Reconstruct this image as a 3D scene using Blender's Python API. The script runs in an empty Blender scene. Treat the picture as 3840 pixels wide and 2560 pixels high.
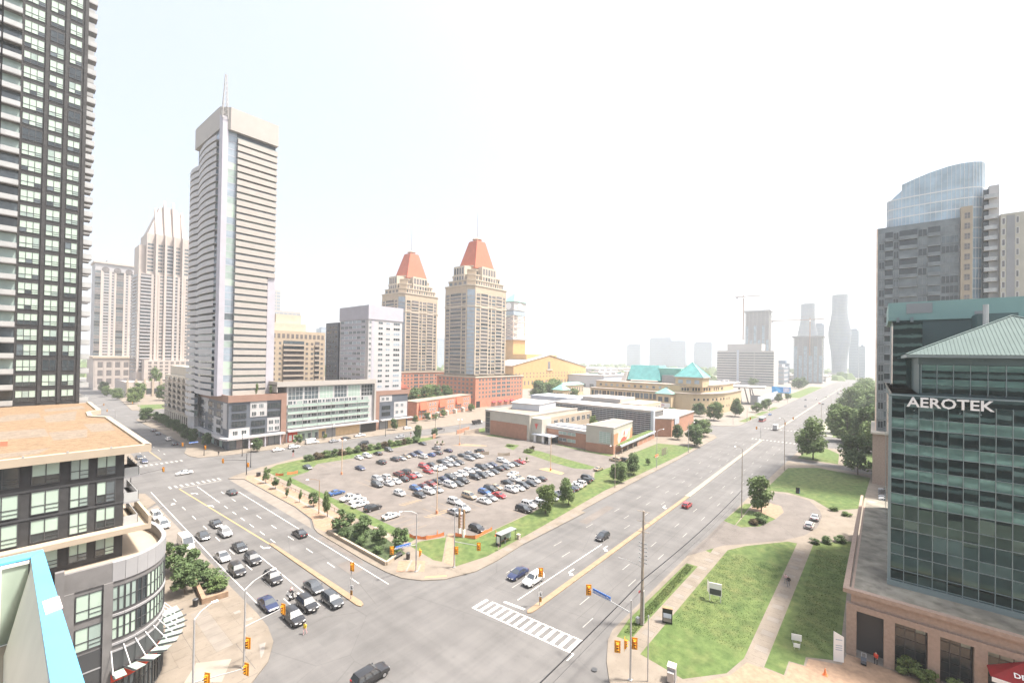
import bpy, bmesh, math, random
from mathutils import Matrix, Vector
R = math.radians
random.seed(7)
sc = bpy.context.scene
col = sc.collection
# ------------------------------------------------------------------ camera
cd = bpy.data.cameras.new('camera'); cam = bpy.data.objects.new('camera', cd); col.objects.link(cam)
cd.sensor_width = 36.0; cd.lens = 1604.0 / 3840.0 * 36.0
cd.shift_y = 46.0 / 3840.0; cd.clip_start = 0.1; cd.clip_end = 9000
AZ, PITCH, ROLL = R(40.3), R(0.52), R(0.93)
fw = Vector((math.cos(AZ), math.sin(AZ), 0)); rt = Vector((math.sin(AZ), -math.cos(AZ), 0)); up = Vector((0, 0, 1))
F_ = fw * math.cos(PITCH) + up * math.sin(PITCH); U_ = up * math.cos(PITCH) - fw * math.sin(PITCH)
R2 = rt * math.cos(ROLL) + U_ * math.sin(ROLL); U2 = U_ * math.cos(ROLL) - rt * math.sin(ROLL)
mw = Matrix.Identity(4)
for i in range(3):
    mw[i][0] = R2[i]; mw[i][1] = U2[i]; mw[i][2] = -F_[i]
mw[2][3] = 42.0
cam.matrix_world = mw
sc.camera = cam
# ------------------------------------------------------------------ sky, sun, exposure
SUN_EL, SUN_DIR = R(65), Vector((0.65, -0.76, 0)).normalized()
w = bpy.data.worlds.new('World'); sc.world = w; w.use_nodes = True
nt = w.node_tree; bg = nt.nodes['Background']
sky = nt.nodes.new('ShaderNodeTexSky'); sky.sky_type = 'NISHITA'; sky.sun_disc = False
sky.sun_elevation = SUN_EL; sky.sun_rotation = math.atan2(SUN_DIR.x, SUN_DIR.y)
sky.air_density = 1.0; sky.dust_density = 10.0; sky.ozone_density = 0.6; sky.altitude = 150
mixs = nt.nodes.new('ShaderNodeMix'); mixs.data_type = 'RGBA'; mixs.inputs[0].default_value = 0.62
nt.links.new(sky.outputs[0], mixs.inputs[6]); mixs.inputs[7].default_value = (2.0, 2.14, 2.3, 1)   # even veil of summer smoke
nt.links.new(mixs.outputs[2], bg.inputs[0]); bg.inputs[1].default_value = 0.105
sl = bpy.data.lights.new('sun', 'SUN'); sun = bpy.data.objects.new('sun', sl); col.objects.link(sun)
sl.energy = 2.3; sl.angle = R(6.0); sl.color = (1.0, 0.93, 0.84)
sv = Vector((SUN_DIR.x * math.cos(SUN_EL), SUN_DIR.y * math.cos(SUN_EL), math.sin(SUN_EL)))
sun.rotation_euler = sv.to_track_quat('Z', 'Y').to_euler(); sun.location = (60, -60, 300)
vs = sc.view_settings; vs.view_transform = 'Standard'; vs.look = 'None'; vs.gamma = 1; vs.use_curve_mapping = False
vs.exposure = 2.1
HAZE = 0.00024
cy = sc.cycles
cy.max_bounces = 6; cy.diffuse_bounces = 3; cy.glossy_bounces = 3; cy.transmission_bounces = 3; cy.transparent_max_bounces = 6
cy.volume_bounces = 1; cy.use_denoising = True; cy.caustics_reflective = False; cy.caustics_refractive = False
try: cy.denoiser = 'OPENIMAGEDENOISE'
except Exception: pass
# ------------------------------------------------------------------ materials
MATS = {}
def mat(name, c, rough=0.8, var=0.12, scale=0.5, metal=0.0, spec=0.5, bump=0.0, bscale=8.0, c2=None, coat=0.0, emit=0, alpha=None, tr=0.0, stretch=None):
    m = bpy.data.materials.new(name); m.use_nodes = True; MATS[name] = m
    n = m.node_tree.nodes; l = m.node_tree.links; b = n['Principled BSDF']
    b.inputs['Roughness'].default_value = rough; b.inputs['Metallic'].default_value = metal
    b.inputs['Specular IOR Level'].default_value = spec
    if coat: b.inputs['Coat Weight'].default_value = coat; b.inputs['Coat Roughness'].default_value = 0.06
    if tr: b.inputs['Transmission Weight'].default_value = tr
    if alpha is not None: b.inputs['Alpha'].default_value = alpha
    geo = n.new('ShaderNodeNewGeometry'); src = geo.outputs['Position']
    if stretch:
        mp = n.new('ShaderNodeMapping'); mp.inputs['Scale'].default_value = stretch; l.new(src, mp.inputs[0]); src = mp.outputs[0]
    cols = (c[0], c[1], c[2], 1)
    if var or c2:
        nz = n.new('ShaderNodeTexNoise'); nz.inputs['Scale'].default_value = scale; nz.inputs['Detail'].default_value = 6
        l.new(src, nz.inputs['Vector'])
        rp = n.new('ShaderNodeValToRGB'); e = rp.color_ramp.elements
        e[0].position = 0.3; e[1].position = 0.7
        lo = tuple(max(0, x * (1 - var)) for x in c); hi = tuple(min(1, x * (1 + var)) for x in (c2 or c))
        e[0].color = (*lo, 1); e[1].color = (*hi, 1)
        l.new(nz.outputs[0], rp.inputs[0]); l.new(rp.outputs[0], b.inputs['Base Color'])
    else: b.inputs['Base Color'].default_value = cols
    if bump:
        nb = n.new('ShaderNodeTexNoise'); nb.inputs['Scale'].default_value = bscale; nb.inputs['Detail'].default_value = 3
        l.new(src, nb.inputs['Vector'])
        bp = n.new('ShaderNodeBump'); bp.inputs['Strength'].default_value = bump; bp.inputs['Distance'].default_value = 0.05
        l.new(nb.outputs[0], bp.inputs['Height']); l.new(bp.outputs[0], b.inputs['Normal'])
    if emit:
        b.inputs['Emission Color'].default_value = cols; b.inputs['Emission Strength'].default_value = emit
    return m
mat('asphalt', (.138, .134, .131), .85, .16, .13, bump=.2, bscale=30)
mat('asphalt_dark', (.125, .122, .12), .85, .15, .3)
mat('lot_asphalt', (.152, .135, .123), .88, .15, .25, bump=.2, bscale=30)
mat('concrete', (.205, .182, .158), .85, .12, .5, bump=.1, bscale=12)
mat('sidewalk', (.205, .175, .142), .85, .10, .4, bump=.1, bscale=12)
mat('joint', (.095, .09, .085), .9, .1)
mat('paver', (.28, .19, .128), .85, .18, 1.5, bump=.2, bscale=6)
mat('paver_dark', (.24, .22, .20), .85, .12, 1.5)
mat('groundcover', (.035, .055, .022), .95, .4, 2.5, c2=(.06, .085, .035), bump=.8, bscale=6)
mat('grass', (.062, .110, .026), .95, .18, .6, c2=(.094, .138, .040), bump=.6, bscale=9)
mat('field', (.16, .19, .12), .95, .35, .012, c2=(.30, .28, .24))
mat('soil', (.07, .05, .035), .95, .3, 2)
mat('paint_white', (.78, .76, .72), .7, .18, 1.2)
mat('paint_faded', (.34, .33, .31), .8, .18, 1.2)
mat('paint_yellow', (.42, .29, .13), .8, .15, 1.0)
mat('median_tan', (.27, .195, .125), .85, .15, .8)
mat('concrete_light', (.28, .25, .21), .85, .08, .5)
mat('black_brick', (.042, .042, .044), .75, .25, 1.2, bump=.15, bscale=10)
mat('stone_grey', (.17, .165, .165), .8, .12, .8, bump=.15, bscale=18)
mat('stone_light', (.30, .30, .31), .8, .06, .4)
mat('frame_dark', (.06, .062, .066), .5, .05)
mat('frame_grey', (.25, .26, .27), .5, .05)
mat('frame_white', (.72, .72, .72), .5, .04)
mat('cream', (.40, .335, .26), .8, .06, .4)
mat('gravel_orange', (.235, .162, .098), .95, .2, 3.0, bump=.5, bscale=14)
mat('gravel_grey', (.215, .175, .135), .95, .2, 3.0, bump=.5, bscale=14)
mat('glass_dark', (.03, .04, .045), .06, .3, .8, spec=.9)
mat('glass_mid', (.10, .125, .14), .08, .3, .6, spec=.9)
mat('glass_sky', (.30, .36, .42), .10, .15, .4, spec=.9)
mat('blind', (.42, .53, .45), .35, .05, .6, spec=.7, coat=.3)
mat('blind2', (.30, .38, .35), .3, .12, .6, spec=.7, coat=.3)
mat('balcony_glass', (.40, .41, .41), .15, .1, .5, spec=.8)
mat('white_panel', (.46, .45, .455), .6, .04, .3)
mat('lilac_panel', (.43, .42, .47), .6, .05, .3)
mat('white_warm', (.405, .378, .352), .7, .04, .3)
mat('brown_panel', (.28, .17, .13), .7, .08, .4)
mat('slate_panel', (.10, .115, .14), .5, .12, .4)
mat('mint_glass', (.36, .46, .41), .2, .08, .4, spec=.8)
mat('shop', (.30, .25, .24), .6, .25, .3)
mat('plywood', (.58, .42, .24), .8, .12, .5)
mat('tan_stone', (.44, .36, .27), .8, .08, .4)
mat('tan_light', (.50, .43, .345), .8, .06, .4)
mat('taupe', (.38, .32, .27), .8, .08, .4)
mat('rose_stone', (.44, .39, .36), .8, .06, .2)
mat('brown_glass', (.16, .15, .15), .15, .25, .5, spec=.8)
mat('red_roof', (.45, .115, .06), .7, .08, .3)
mat('red_brick', (.47, .20, .13), .85, .12, .6, bump=.15, bscale=14)
mat('museum_brick', (.40, .21, .14), .85, .10, .6, bump=.15, bscale=14)
mat('brick_line', (.30, .15, .10), .9, .1)
mat('yellow_brick', (.50, .31, .13), .8, .06, .2)
mat('lib_stone', (.50, .39, .245), .8, .06, .2)
mat('copper', (.19, .41, .35), .55, .1, .3)
mat('copper_glass', (.13, .36, .35), .2, .15, .3, spec=.8)
mat('pale_stone', (.50, .45, .375), .8, .06, .3)
mat('grey_cream', (.46, .435, .375), .8, .06, .3)
mat('white_roof', (.44, .41, .385), .8, .05, .3)
mat('louvre', (.46, .50, .56), .5, .05, .3)
mat('roof_tan', (.28, .235, .19), .9, .1, .3)
mat('teal_glass', (.055, .10, .10), .02, .25, .35, metal=.9, bump=.035, bscale=.55, stretch=(1, 1, 1.6))
mat('teal_spandrel', (.17, .31, .28), .05, .2, .5, metal=.6, bump=.05, bscale=.7, stretch=(1, 1, 2))
mat('teal_glass_b', (.04, .075, .078), .02, .25, .35, metal=.9, bump=.03, bscale=.7, stretch=(1, 1, 1.4))
mat('teal_glass_c', (.09, .15, .15), .02, .25, .35, metal=.85, bump=.04, bscale=.5, stretch=(1, 1, 1.8))
mat('teal_frame', (.20, .25, .255), .4, .06)
mat('teal_roof', (.12, .16, .155), .85, .05, .5, spec=.15)
mat('teal_slab', (.20, .33, .315), .6, .04, .3)
mat('teal_wall', (.06, .105, .11), .5, .08, .3)
mat('granite', (.34, .25, .20), .7, .12, 2.5, bump=.1, bscale=20)
mat('podium_roof', (.25, .232, .20), .95, .3, .35, c2=(.27, .255, .21))
mat('blue_glass', (.36, .46, .54), .35, .25, .25, spec=.9)
mat('dark_curtain', (.16, .18, .19), .25, .3, .3, spec=.7)
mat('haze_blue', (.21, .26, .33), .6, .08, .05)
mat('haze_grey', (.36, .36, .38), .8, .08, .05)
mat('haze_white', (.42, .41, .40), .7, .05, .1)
mat('crane', (.36, .25, .21), .6, .05)
mat('orange_net', (.75, .22, .08), .8, .15, 2)
mat('signal_yellow', (.62, .27, .015), .5, .04)
mat('lamp_red', (.5, .02, .02), .3, 0)
mat('lamp_dark', (.02, .02, .02), .3, 0)
mat('sign_blue', (.05, .16, .50), .5, .05)
mat('sign_white', (.82, .80, .78), .5, .03)
mat('steel', (.42, .42, .42), .45, .08, 1, metal=.3)
mat('black_metal', (.025, .025, .027), .4, .05)
mat('wood_pole', (.33, .28, .23), .85, .15, 2)
mat('wood', (.30, .19, .11), .8, .15, 2)
mat('lamp_pole', (.60, .42, .28), .6, .1, 1)
mat('rubber', (.015, .015, .015), .8, 0)
mat('alloy', (.45, .45, .46), .3, 0, metal=.6)
mat('car_glass', (.11, .125, .14), .06, 0, spec=1.0, metal=.55)
mat('headlight', (.75, .76, .78), .1, 0, spec=.9)
mat('taillight', (.35, .01, .01), .15, 0, spec=.9)
for k, c in {'w': (.80, .79, .77), 'v': (.42, .43, .45), 'g': (.075, .082, .09), 'k': (.022, .022, .024), 'n': (.02, .03, .085), 'b': (.04, .11, .30), 'r': (.45, .02, .025), 'm': (.17, .03, .03), 't': (.48, .38, .27)}.items():
    mat('paint_' + k, c, .28, 0, spec=.6, coat=.7, metal=.3 if k in 'vgt' else 0)
mat('bark', (.11, .085, .065), .9, .25, 4)
def leafmat(name, c, c2):
    m = mat(name, c, .65, .25, .9, c2=c2, spec=.25)
    n = m.node_tree.nodes; l = m.node_tree.links; b = n['Principled BSDF']
    t = n.new('ShaderNodeBsdfTranslucent'); x = n.new('ShaderNodeMixShader'); x.inputs[0].default_value = .25
    l.new(b.inputs['Base Color'].links[0].from_socket, t.inputs[0])
    l.new(b.outputs[0], x.inputs[1]); l.new(t.outputs[0], x.inputs[2]); l.new(x.outputs[0], n['Material Output'].inputs[0])
leafmat('leaf', (.10, .16, .055), (.16, .22, .085))
leafmat('leaf_dark', (.075, .12, .052), (.12, .175, .072))
leafmat('leaf_light', (.11, .165, .045), (.16, .21, .075))
leafmat('leaf_red', (.08, .05, .035), (.11, .09, .045))
mat('film_blue', (.13, .50, .82), .35, .06, .8, spec=.6)
mat('tape', (.80, .74, .74), .6, .1, 6, c2=(.85, .55, .55))
mat('sill_white', (.74, .74, .68), .5, .06, 1.2)
mat('screen_glass', (.42, .52, .44), .05, .25, .7, spec=1.0)
mat('skin', (.45, .28, .20), .6, 0)
mat('cloth_black', (.02, .02, .022), .9, 0); mat('cloth_grey', (.20, .20, .22), .9, 0); mat('cloth_red', (.6, .06, .03), .9, 0)
mat('cloth_yellow', (.6, .42, .04), .9, 0); mat('cloth_pink', (.65, .42, .42), .9, 0); mat('cloth_green', (.5, .75, .1), .9, 0)
mat('awning_red', (.42, .025, .03), .7, .08, 2)
mat('mural_bg', (.74, .52, .40), .6, .1, .3, c2=(.80, .70, .62)); mat('mural_red', (.60, .10, .08), .6, .15, .4); mat('mural_orange', (.60, .26, .14), .6, .1, .3)
mat('screen_blue', (.05, .30, .80), .4, .3, .2, c2=(.10, .45, .85)); mat('screen_pale', (.6, .6, .75), .4, .3, .3)
def overlay(name, layers):
    """wear on a surface: each layer (noise scale vec, low, high, dark colour factor) multiplies the base colour"""
    m = MATS[name]; n = m.node_tree.nodes; l = m.node_tree.links; b = n['Principled BSDF']; src = b.inputs['Base Color'].links[0].from_socket
    geo = n.new('ShaderNodeNewGeometry')
    for kind, sc_, lo, hi, colr in layers:
        mp = n.new('ShaderNodeMapping'); mp.inputs['Scale'].default_value = sc_; l.new(geo.outputs['Position'], mp.inputs[0])
        if kind == 'n':
            t = n.new('ShaderNodeTexNoise'); t.inputs['Scale'].default_value = 1; t.inputs['Detail'].default_value = 5; f = t.outputs[0]
        else:
            t = n.new('ShaderNodeTexVoronoi'); t.feature = 'DISTANCE_TO_EDGE'; t.inputs['Scale'].default_value = 1; f = t.outputs[0]
        l.new(mp.outputs[0], t.inputs['Vector'])
        r = n.new('ShaderNodeMapRange'); r.inputs[1].default_value = lo; r.inputs[2].default_value = hi; r.inputs[3].default_value = 0; r.inputs[4].default_value = 1; l.new(f, r.inputs[0])
        mx = n.new('ShaderNodeMix'); mx.data_type = 'RGBA'; mx.blend_type = 'MULTIPLY' if kind != 'n2' else 'MIX'
        mx.inputs[0].default_value = 1; rp = n.new('ShaderNodeMix'); rp.data_type = 'RGBA'; l.new(r.outputs[0], rp.inputs[0]); rp.inputs[6].default_value = (*colr, 1); rp.inputs[7].default_value = (1, 1, 1, 1)
        l.new(src, mx.inputs[6]); l.new(rp.outputs[2], mx.inputs[7]); src = mx.outputs[2]
    l.new(src, b.inputs['Base Color'])
overlay('asphalt', [('n', (.012, .55, 1), .38, .60, (.87, .87, .875)), ('n', (.5, .014, 1), .36, .56, (.91, .91, .915)), ('v', (.05, .05, 1), .0, .003, (.80, .80, .80)), ('n', (.06, .06, 1), .34, .5, (.93, .93, .93)), ('n', (1.2, 1.2, 1), .30, .42, (.92, .92, .92))])
overlay('lot_asphalt', [('v', (.06, .06, 1), .0, .004, (.72, .72, .72)), ('n', (.08, .08, 1), .36, .52, (.86, .86, .86)), ('n', (.9, .9, 1), .30, .42, (.82, .82, .82))])
overlay('grass', [('n', (.05, .05, 1), .38, .58, (1.18, 1.02, 1.1)), ('n', (.35, .35, 1), .36, .50, (1.18, 1.04, 1.15)), ('n', (2.2, 2.2, 1), .36, .52, (.84, .87, .84))])
overlay('sidewalk', [('n', (.25, .25, 1), .34, .5, (.86, .85, .83)), ('n', (1.6, 1.6, 1), .28, .4, (.82, .81, .8))])
overlay('gravel_orange', [('n', (.9, .9, 1), .36, .55, (.82, .80, .78)), ('n', (9, 9, 1), .35, .55, (.75, .74, .72))])
overlay('gravel_grey', [('n', (.9, .9, 1), .36, .55, (.85, .84, .82)), ('n', (9, 9, 1), .35, .55, (.78, .76, .74))])
overlay('podium_roof', [('n', (.8, .8, 1), .36, .55, (.75, .74, .72)), ('n', (.2, .2, 1), .4, .55, (.8, .8, .8))])
# ------------------------------------------------------------------ mesh builder
class MB:
    def __init__(s): s.v = []; s.f = []; s.m = []
    def add(s, vs, fs, m=0):
        o = len(s.v); s.v += [tuple(p) for p in vs]
        for f in fs: s.f.append(tuple(i + o for i in f)); s.m.append(m)
        return s
    def box(s, x0, y0, z0, x1, y1, z1, m=0):
        if x1 < x0: x0, x1 = x1, x0
        if y1 < y0: y0, y1 = y1, y0
        return s.add([(x0, y0, z0), (x1, y0, z0), (x1, y1, z0), (x0, y1, z0), (x0, y0, z1), (x1, y0, z1), (x1, y1, z1), (x0, y1, z1)],
              [(0, 3, 2, 1), (4, 5, 6, 7), (0, 1, 5, 4), (1, 2, 6, 5), (2, 3, 7, 6), (3, 0, 4, 7)], m)
    def prism(s, pts, z0, z1, m=0, mt=None):
        a = sum(pts[i][0] * pts[(i + 1) % len(pts)][1] - pts[(i + 1) % len(pts)][0] * pts[i][1] for i in range(len(pts)))
        if a < 0: pts = pts[::-1]
        n = len(pts)
        s.add([(p[0], p[1], z0) for p in pts] + [(p[0], p[1], z1) for p in pts], [tuple(range(n))[::-1]] + [(i, (i + 1) % n, n + (i + 1) % n, n + i) for i in range(n)], m)
        s.add([(p[0], p[1], z1) for p in pts], [tuple(range(n))], m if mt is None else mt)
        return s
    def frustum(s, b, z0, t, z1, m=0):
        n = len(b)
        return s.add([(p[0], p[1], z0) for p in b] + [(p[0], p[1], z1) for p in t], [tuple(range(n))[::-1], tuple(range(n, 2 * n))] + [(i, (i + 1) % n, n + (i + 1) % n, n + i) for i in range(n)], m)
    def tube(s, a, b, r0, r1=None, n=7, m=0, cap=True):
        a = Vector(a); b = Vector(b); r1 = r0 if r1 is None else r1
        d = (b - a); 
        if d.length < 1e-6: return s
        d.normalize(); u = d.orthogonal().normalized(); v = d.cross(u)
        p = [a + (u * math.cos(k * 2 * math.pi / n) + v * math.sin(k * 2 * math.pi / n)) * r0 for k in range(n)]
        q = [b + (u * math.cos(k * 2 * math.pi / n) + v * math.sin(k * 2 * math.pi / n)) * r1 for k in range(n)]
        fs = [(i, (i + 1) % n, n + (i + 1) % n, n + i) for i in range(n)]
        if cap: fs += [tuple(range(n))[::-1], tuple(range(n, 2 * n))]
        return s.add(p + q, fs, m)
    def path(s, pts, r, n=6, m=0):
        for a, b in zip(pts, pts[1:]): s.tube(a, b, r, r, n, m)
        return s
    def merge(s, me, M, m):
        return s.add([M @ v.co for v in me.vertices], [tuple(p.vertices) for p in me.polygons], m)
    def mesh(s, name, smooth=None):
        me = bpy.data.meshes.new(name); me.from_pydata(s.v, [], s.f)
        me.polygons.foreach_set('material_index', s.m)
        if smooth:
            me.shade_smooth(); me.set_sharp_from_angle(angle=R(smooth))
        me.update(); return me
def getm(x): return MATS[x] if isinstance(x, str) else x
def setm(me, mats):
    if not len(me.materials):
        for x in (list(mats) if isinstance(mats, (list, tuple)) else [mats]): me.materials.append(getm(x))
    return me
def obj(name, me, mats, parent=None, loc=(0, 0, 0), rz=0.0, over=None):
    if isinstance(me, MB): me = me.mesh(name)
    setm(me, mats)
    o = bpy.data.objects.new(name, me); col.objects.link(o)
    o.location = loc; o.rotation_euler = (0, 0, rz)
    if parent is not None: o.parent = parent
    if over:
        for i, x in over.items():
            o.material_slots[i].link = 'OBJECT'; o.material_slots[i].material = getm(x)
    return o
def tag(o, label, cat, group=None):
    o['label'] = label; o['category'] = cat
    if group: o['group'] = group
    return o
def struct(name, me, m, z=0):
    o = obj(name, me, m); o.location.z = z; o['kind'] = 'structure'; return o
class Thing:
    """an empty with parts; past 300 of one part the rest is joined into one part of kind stuff"""
    def __init__(s, name, label, cat, loc=(0, 0, 0), rz=0.0, group=None):
        s.o = bpy.data.objects.new(name, None); col.objects.link(s.o); s.o.location = loc; s.o.rotation_euler = (0, 0, rz)
        s.o.empty_display_size = .2
        tag(s.o, label, cat, group); s.n = {}; s.bin = {}
    def part(s, name, me, mats, loc=(0, 0, 0), rz=0.0, over=None, parent=None, cap=300):
        if isinstance(me, MB): me = me.mesh(name)
        setm(me, mats)
        k = s.n.get(name, 0); s.n[name] = k + 1
        if k >= cap and parent is None:
            b = s.bin.setdefault(name, (MB(), []))
            M = Matrix.Translation(loc) @ Matrix.Rotation(rz, 4, 'Z')
            for p in me.polygons:
                mm = getm((over or {}).get(p.material_index) or me.materials[p.material_index])
                if mm not in b[1]: b[1].append(mm)
                b[0].add([M @ me.vertices[i].co for i in p.vertices], [tuple(range(len(p.vertices)))], b[1].index(mm))
            return None
        return obj(name, me, mats, parent or s.o, loc, rz, over)
    def done(s):
        for nme, (mb, ms) in s.bin.items():
            o = obj(nme, mb.mesh(nme), ms, s.o); o['kind'] = 'stuff'
        return s.o
def text_mesh(txt, size, ext=0.02, align='CENTER', bold=0.0):
    cu = bpy.data.curves.new('lettering', 'FONT'); cu.body = txt; cu.size = size; cu.extrude = ext; cu.align_x = align; cu.resolution_u = 2
    cu.offset = bold
    o = bpy.data.objects.new('tmp', cu); col.objects.link(o)
    me = bpy.data.meshes.new_from_object(o.evaluated_get(bpy.context.evaluated_depsgraph_get()))
    bpy.data.objects.remove(o); me.materials.clear(); me.name = 'lettering'; return me
def lettering(th, txt, size, loc, rz, m, ext=.02, bold=0.0, sx=1.0, parent=None):
    me = text_mesh(txt, size, ext, bold=bold); setm(me, m)
    o = bpy.data.objects.new('lettering', me); col.objects.link(o); o.parent = parent or (th.o if isinstance(th, Thing) else th)
    o.location = loc; o.rotation_euler = (R(90), 0, rz); o.scale = (sx, 1, 1); return o
# ------------------------------------------------------------------ the setting
def slab(name, pts, z0, z1, m): return struct(name, MB().prism(pts, z0, z1), m)
def sheet(name, pts, z, m):
    a = sum(pts[i][0] * pts[(i + 1) % len(pts)][1] - pts[(i + 1) % len(pts)][0] * pts[i][1] for i in range(len(pts)))
    if a < 0: pts = pts[::-1]
    return struct(name, MB().add([(p[0], p[1], z) for p in pts], [tuple(range(len(pts)))]), m)
def rect(x0, y0, x1, y1): return [(x0, y0), (x1, y0), (x1, y1), (x0, y1)]
sheet('ground', rect(-600, -600, 3000, 3000), -0.12, 'field')
road = sheet('road', rect(-150, -120, 1600, 900), 0.0, 'asphalt')
slab('pavement_lot_block', [(48, 100), (47.9, 79.4), (48.2, 72), (48.9, 67.8), (50.9, 64.3), (54, 61.5), (60, 59.3), (66.2, 59.2), (76.5, 60.2), (95, 61.3), (135, 62.6), (186, 63.2), (216, 64.5), (252, 65.6), (260, 69), (263, 76), (264, 178), (170, 178), (135, 181), (79, 178.6), (60.3, 172.2), (51, 167), (48.4, 164.5), (49.5, 162.5), (51.8, 160), (51.8, 121), (50.8, 109), (48.6, 103)], -.05, .14, 'sidewalk')
slab('pavement_north', [(48.3, 211), (50, 205.5), (60, 202.3), (118, 198.6), (170, 196), (262, 192), (264, 195), (264, 358), (62, 358), (54, 352), (51.5, 345), (53, 240), (51, 228), (48.3, 219)], -.05, .14, 'sidewalk')
slab('pavement_west', [(-120, 59.5), (18, 59.5), (20.9, 60.3), (23.7, 62.8), (25.8, 66.6), (26.6, 70.8), (26.8, 76), (26.6, 88), (27, 100), (23.4, 106), (23.4, 146), (27.4, 152), (27, 164), (22, 170), (-120, 171)], -.05, .14, 'sidewalk')
slab('pavement_northwest', [(-120, 207), (28, 207), (32.5, 212), (33.8, 240), (36, 360), (46, 560), (50, 860), (-120, 860)], -.05, .14, 'sidewalk')
slab('pavement_far_north', [(62, 398), (400, 398), (400, 860), (74, 860), (70, 600), (62, 470), (58, 404)], -.05, .14, 'sidewalk')
slab('pavement_southeast', [(50, -100), (49.6, 22), (51.3, 26), (54.5, 28.1), (58.7, 30.1), (61.3, 30.7), (94.5, 30.4), (142, 29.6), (250, 27), (260, 24), (262, 15), (262, -100)], -.05, .14, 'sidewalk')
slab('pavement_far_east', [(300, -100), (300, 15), (306, 24), (312, 27), (900, 26), (1500, 22), (1500, -100)], -.05, .14, 'field')
slab('pavement_south', [(-120, -100), (24, -100), (24, 20), (20, 27), (14, 29), (-120, 29)], -.05, .14, 'sidewalk')
slab('pavement_library', [(298, 76), (304, 69), (312, 67), (900, 66), (1500, 62), (1500, 860), (460, 860), (460, 392), (298, 392)], -.05, .14, 'concrete')
Z1, Z2, Z3 = .144, .148, .152
# lot block surfaces
sheet('parking_lot', [(63, 151), (62.3, 122), (61.8, 82), (62.6, 78.4), (67, 77), (71, 70.3), (92.7, 70.9), (121, 73), (133, 74.6), (140, 79), (150, 78), (168, 79), (169, 87), (169.3, 97), (173.5, 119), (172, 133), (164, 158), (150, 177), (141, 170.5), (118, 167), (91, 161.5), (77.4, 162.5), (70, 154)], Z1, 'lot_asphalt')
sheet('lawn_west', [(60.2, 166), (66.5, 172), (78.5, 174.3), (135.6, 177.5), (147.7, 172.4), (141, 170.5), (118, 167), (91, 161.5), (77.4, 162.5), (70, 154), (63, 151), (62.3, 122), (61.8, 82), (61.2, 80), (59.2, 79.4), (58.6, 107), (59.8, 116), (60.2, 141)], Z1, 'grass')
sheet('lawn_corner', [(58.2, 78.4), (61.5, 78), (66.3, 75.6), (68, 77), (58.1, 67.1), (57.4, 69)], Z2, 'grass')
sheet('lawn_south', [(58.6, 63.6), (69.2, 75.6), (71.2, 70), (92.7, 70.6), (121, 72.8), (133, 74.4), (141, 78.6), (162, 77.6), (168, 78.4), (172, 78), (176.7, 82.2), (212.4, 82.9), (216.8, 66.2), (190.7, 65.2), (124, 65.4), (82, 62.6), (66, 62.0)], Z2, 'grass')
sheet('garden_path', [(58.1, 66.6), (68.2, 76.8), (69.1, 75.8), (58.4, 64)], Z3, 'paver')
sheet('lawn_island', [(148.2, 118.3), (155.4, 118.2), (155.7, 114.2), (151.5, 98.2), (148.4, 82.4), (143.7, 81.9), (140.7, 87.7), (142.6, 98.3)], Z2, 'grass')
sheet('flower_bed', [(152.3, 132.9), (158.4, 135), (159.5, 129.7), (149, 124.7)], Z2, 'grass')
sheet('lawn_museum', [(165.6, 158), (171.2, 158.5), (171.4, 134.5), (173.3, 133)], Z2, 'grass')
sheet('lawn_museum_front', [(173, 118), (169.2, 97), (169, 87), (173, 87), (172, 98.8), (175, 118)], Z2, 'grass')
sheet('lawn_museum_side', [(186, 186-10), (200, 168), (172, 166), (168, 176)], Z1, 'grass')
sheet('traffic_island_paving', [(130.6, 96.5), (134, 95.2), (132.6, 86.4), (130, 86.1)], Z2, 'paint_yellow')
sheet('traffic_island_north', [(136, 152), (144, 150), (148, 140), (146, 139)], Z2, 'median_tan')
sheet('brick_paving_west', [(52.0, 160), (52.0, 121), (51, 109.4), (49, 103), (49.2, 99), (57, 99), (57.4, 122), (57.6, 160), (54, 164)], Z1, 'paver')
sheet('brick_band', [(54.3, 159), (54.3, 99.2), (55.1, 99.2), (55.1, 159)], Z2, 'paver_dark')
for i in range(13):
    y = 102.5 + i * 4.6
    sheet('paving_band', rect(51.2 if y < 110 else 52.2, y, 57.2, y + .3), Z3, 'paver_dark')
sheet('brick_corner', [(49.4, 70.5), (53.2, 66.6), (56.2, 70), (52.5, 74)], Z1, 'paver')
for a, b in (((50.8, 69.2), (54.4, 72.2)), ((52.4, 67.6), (54.6, 69.6))):
    d = (Vector(b) - Vector(a)).normalized() * .18; n = Vector((-d.y, d.x))
    sheet('paving_band', [(a[0] + n.x, a[1] + n.y), (b[0] + n.x, b[1] + n.y), (b[0] - n.x, b[1] - n.y), (a[0] - n.x, a[1] - n.y)], Z2, 'paver_dark')
sheet('lay_by', [(48.3, 163), (48.2, 103.4), (50.4, 109.3), (51.6, 121), (51.6, 159.6)], .006, 'concrete')
sheet('lay_by_west', [(27.3, 150), (27.1, 101.5), (23.6, 106.5), (23.6, 145.5)], .006, 'concrete')
sheet('bus_bay_dark', [(46.7, 97), (48, 97), (47.8, 80), (46.9, 78)], .006, 'lot_asphalt')
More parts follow.
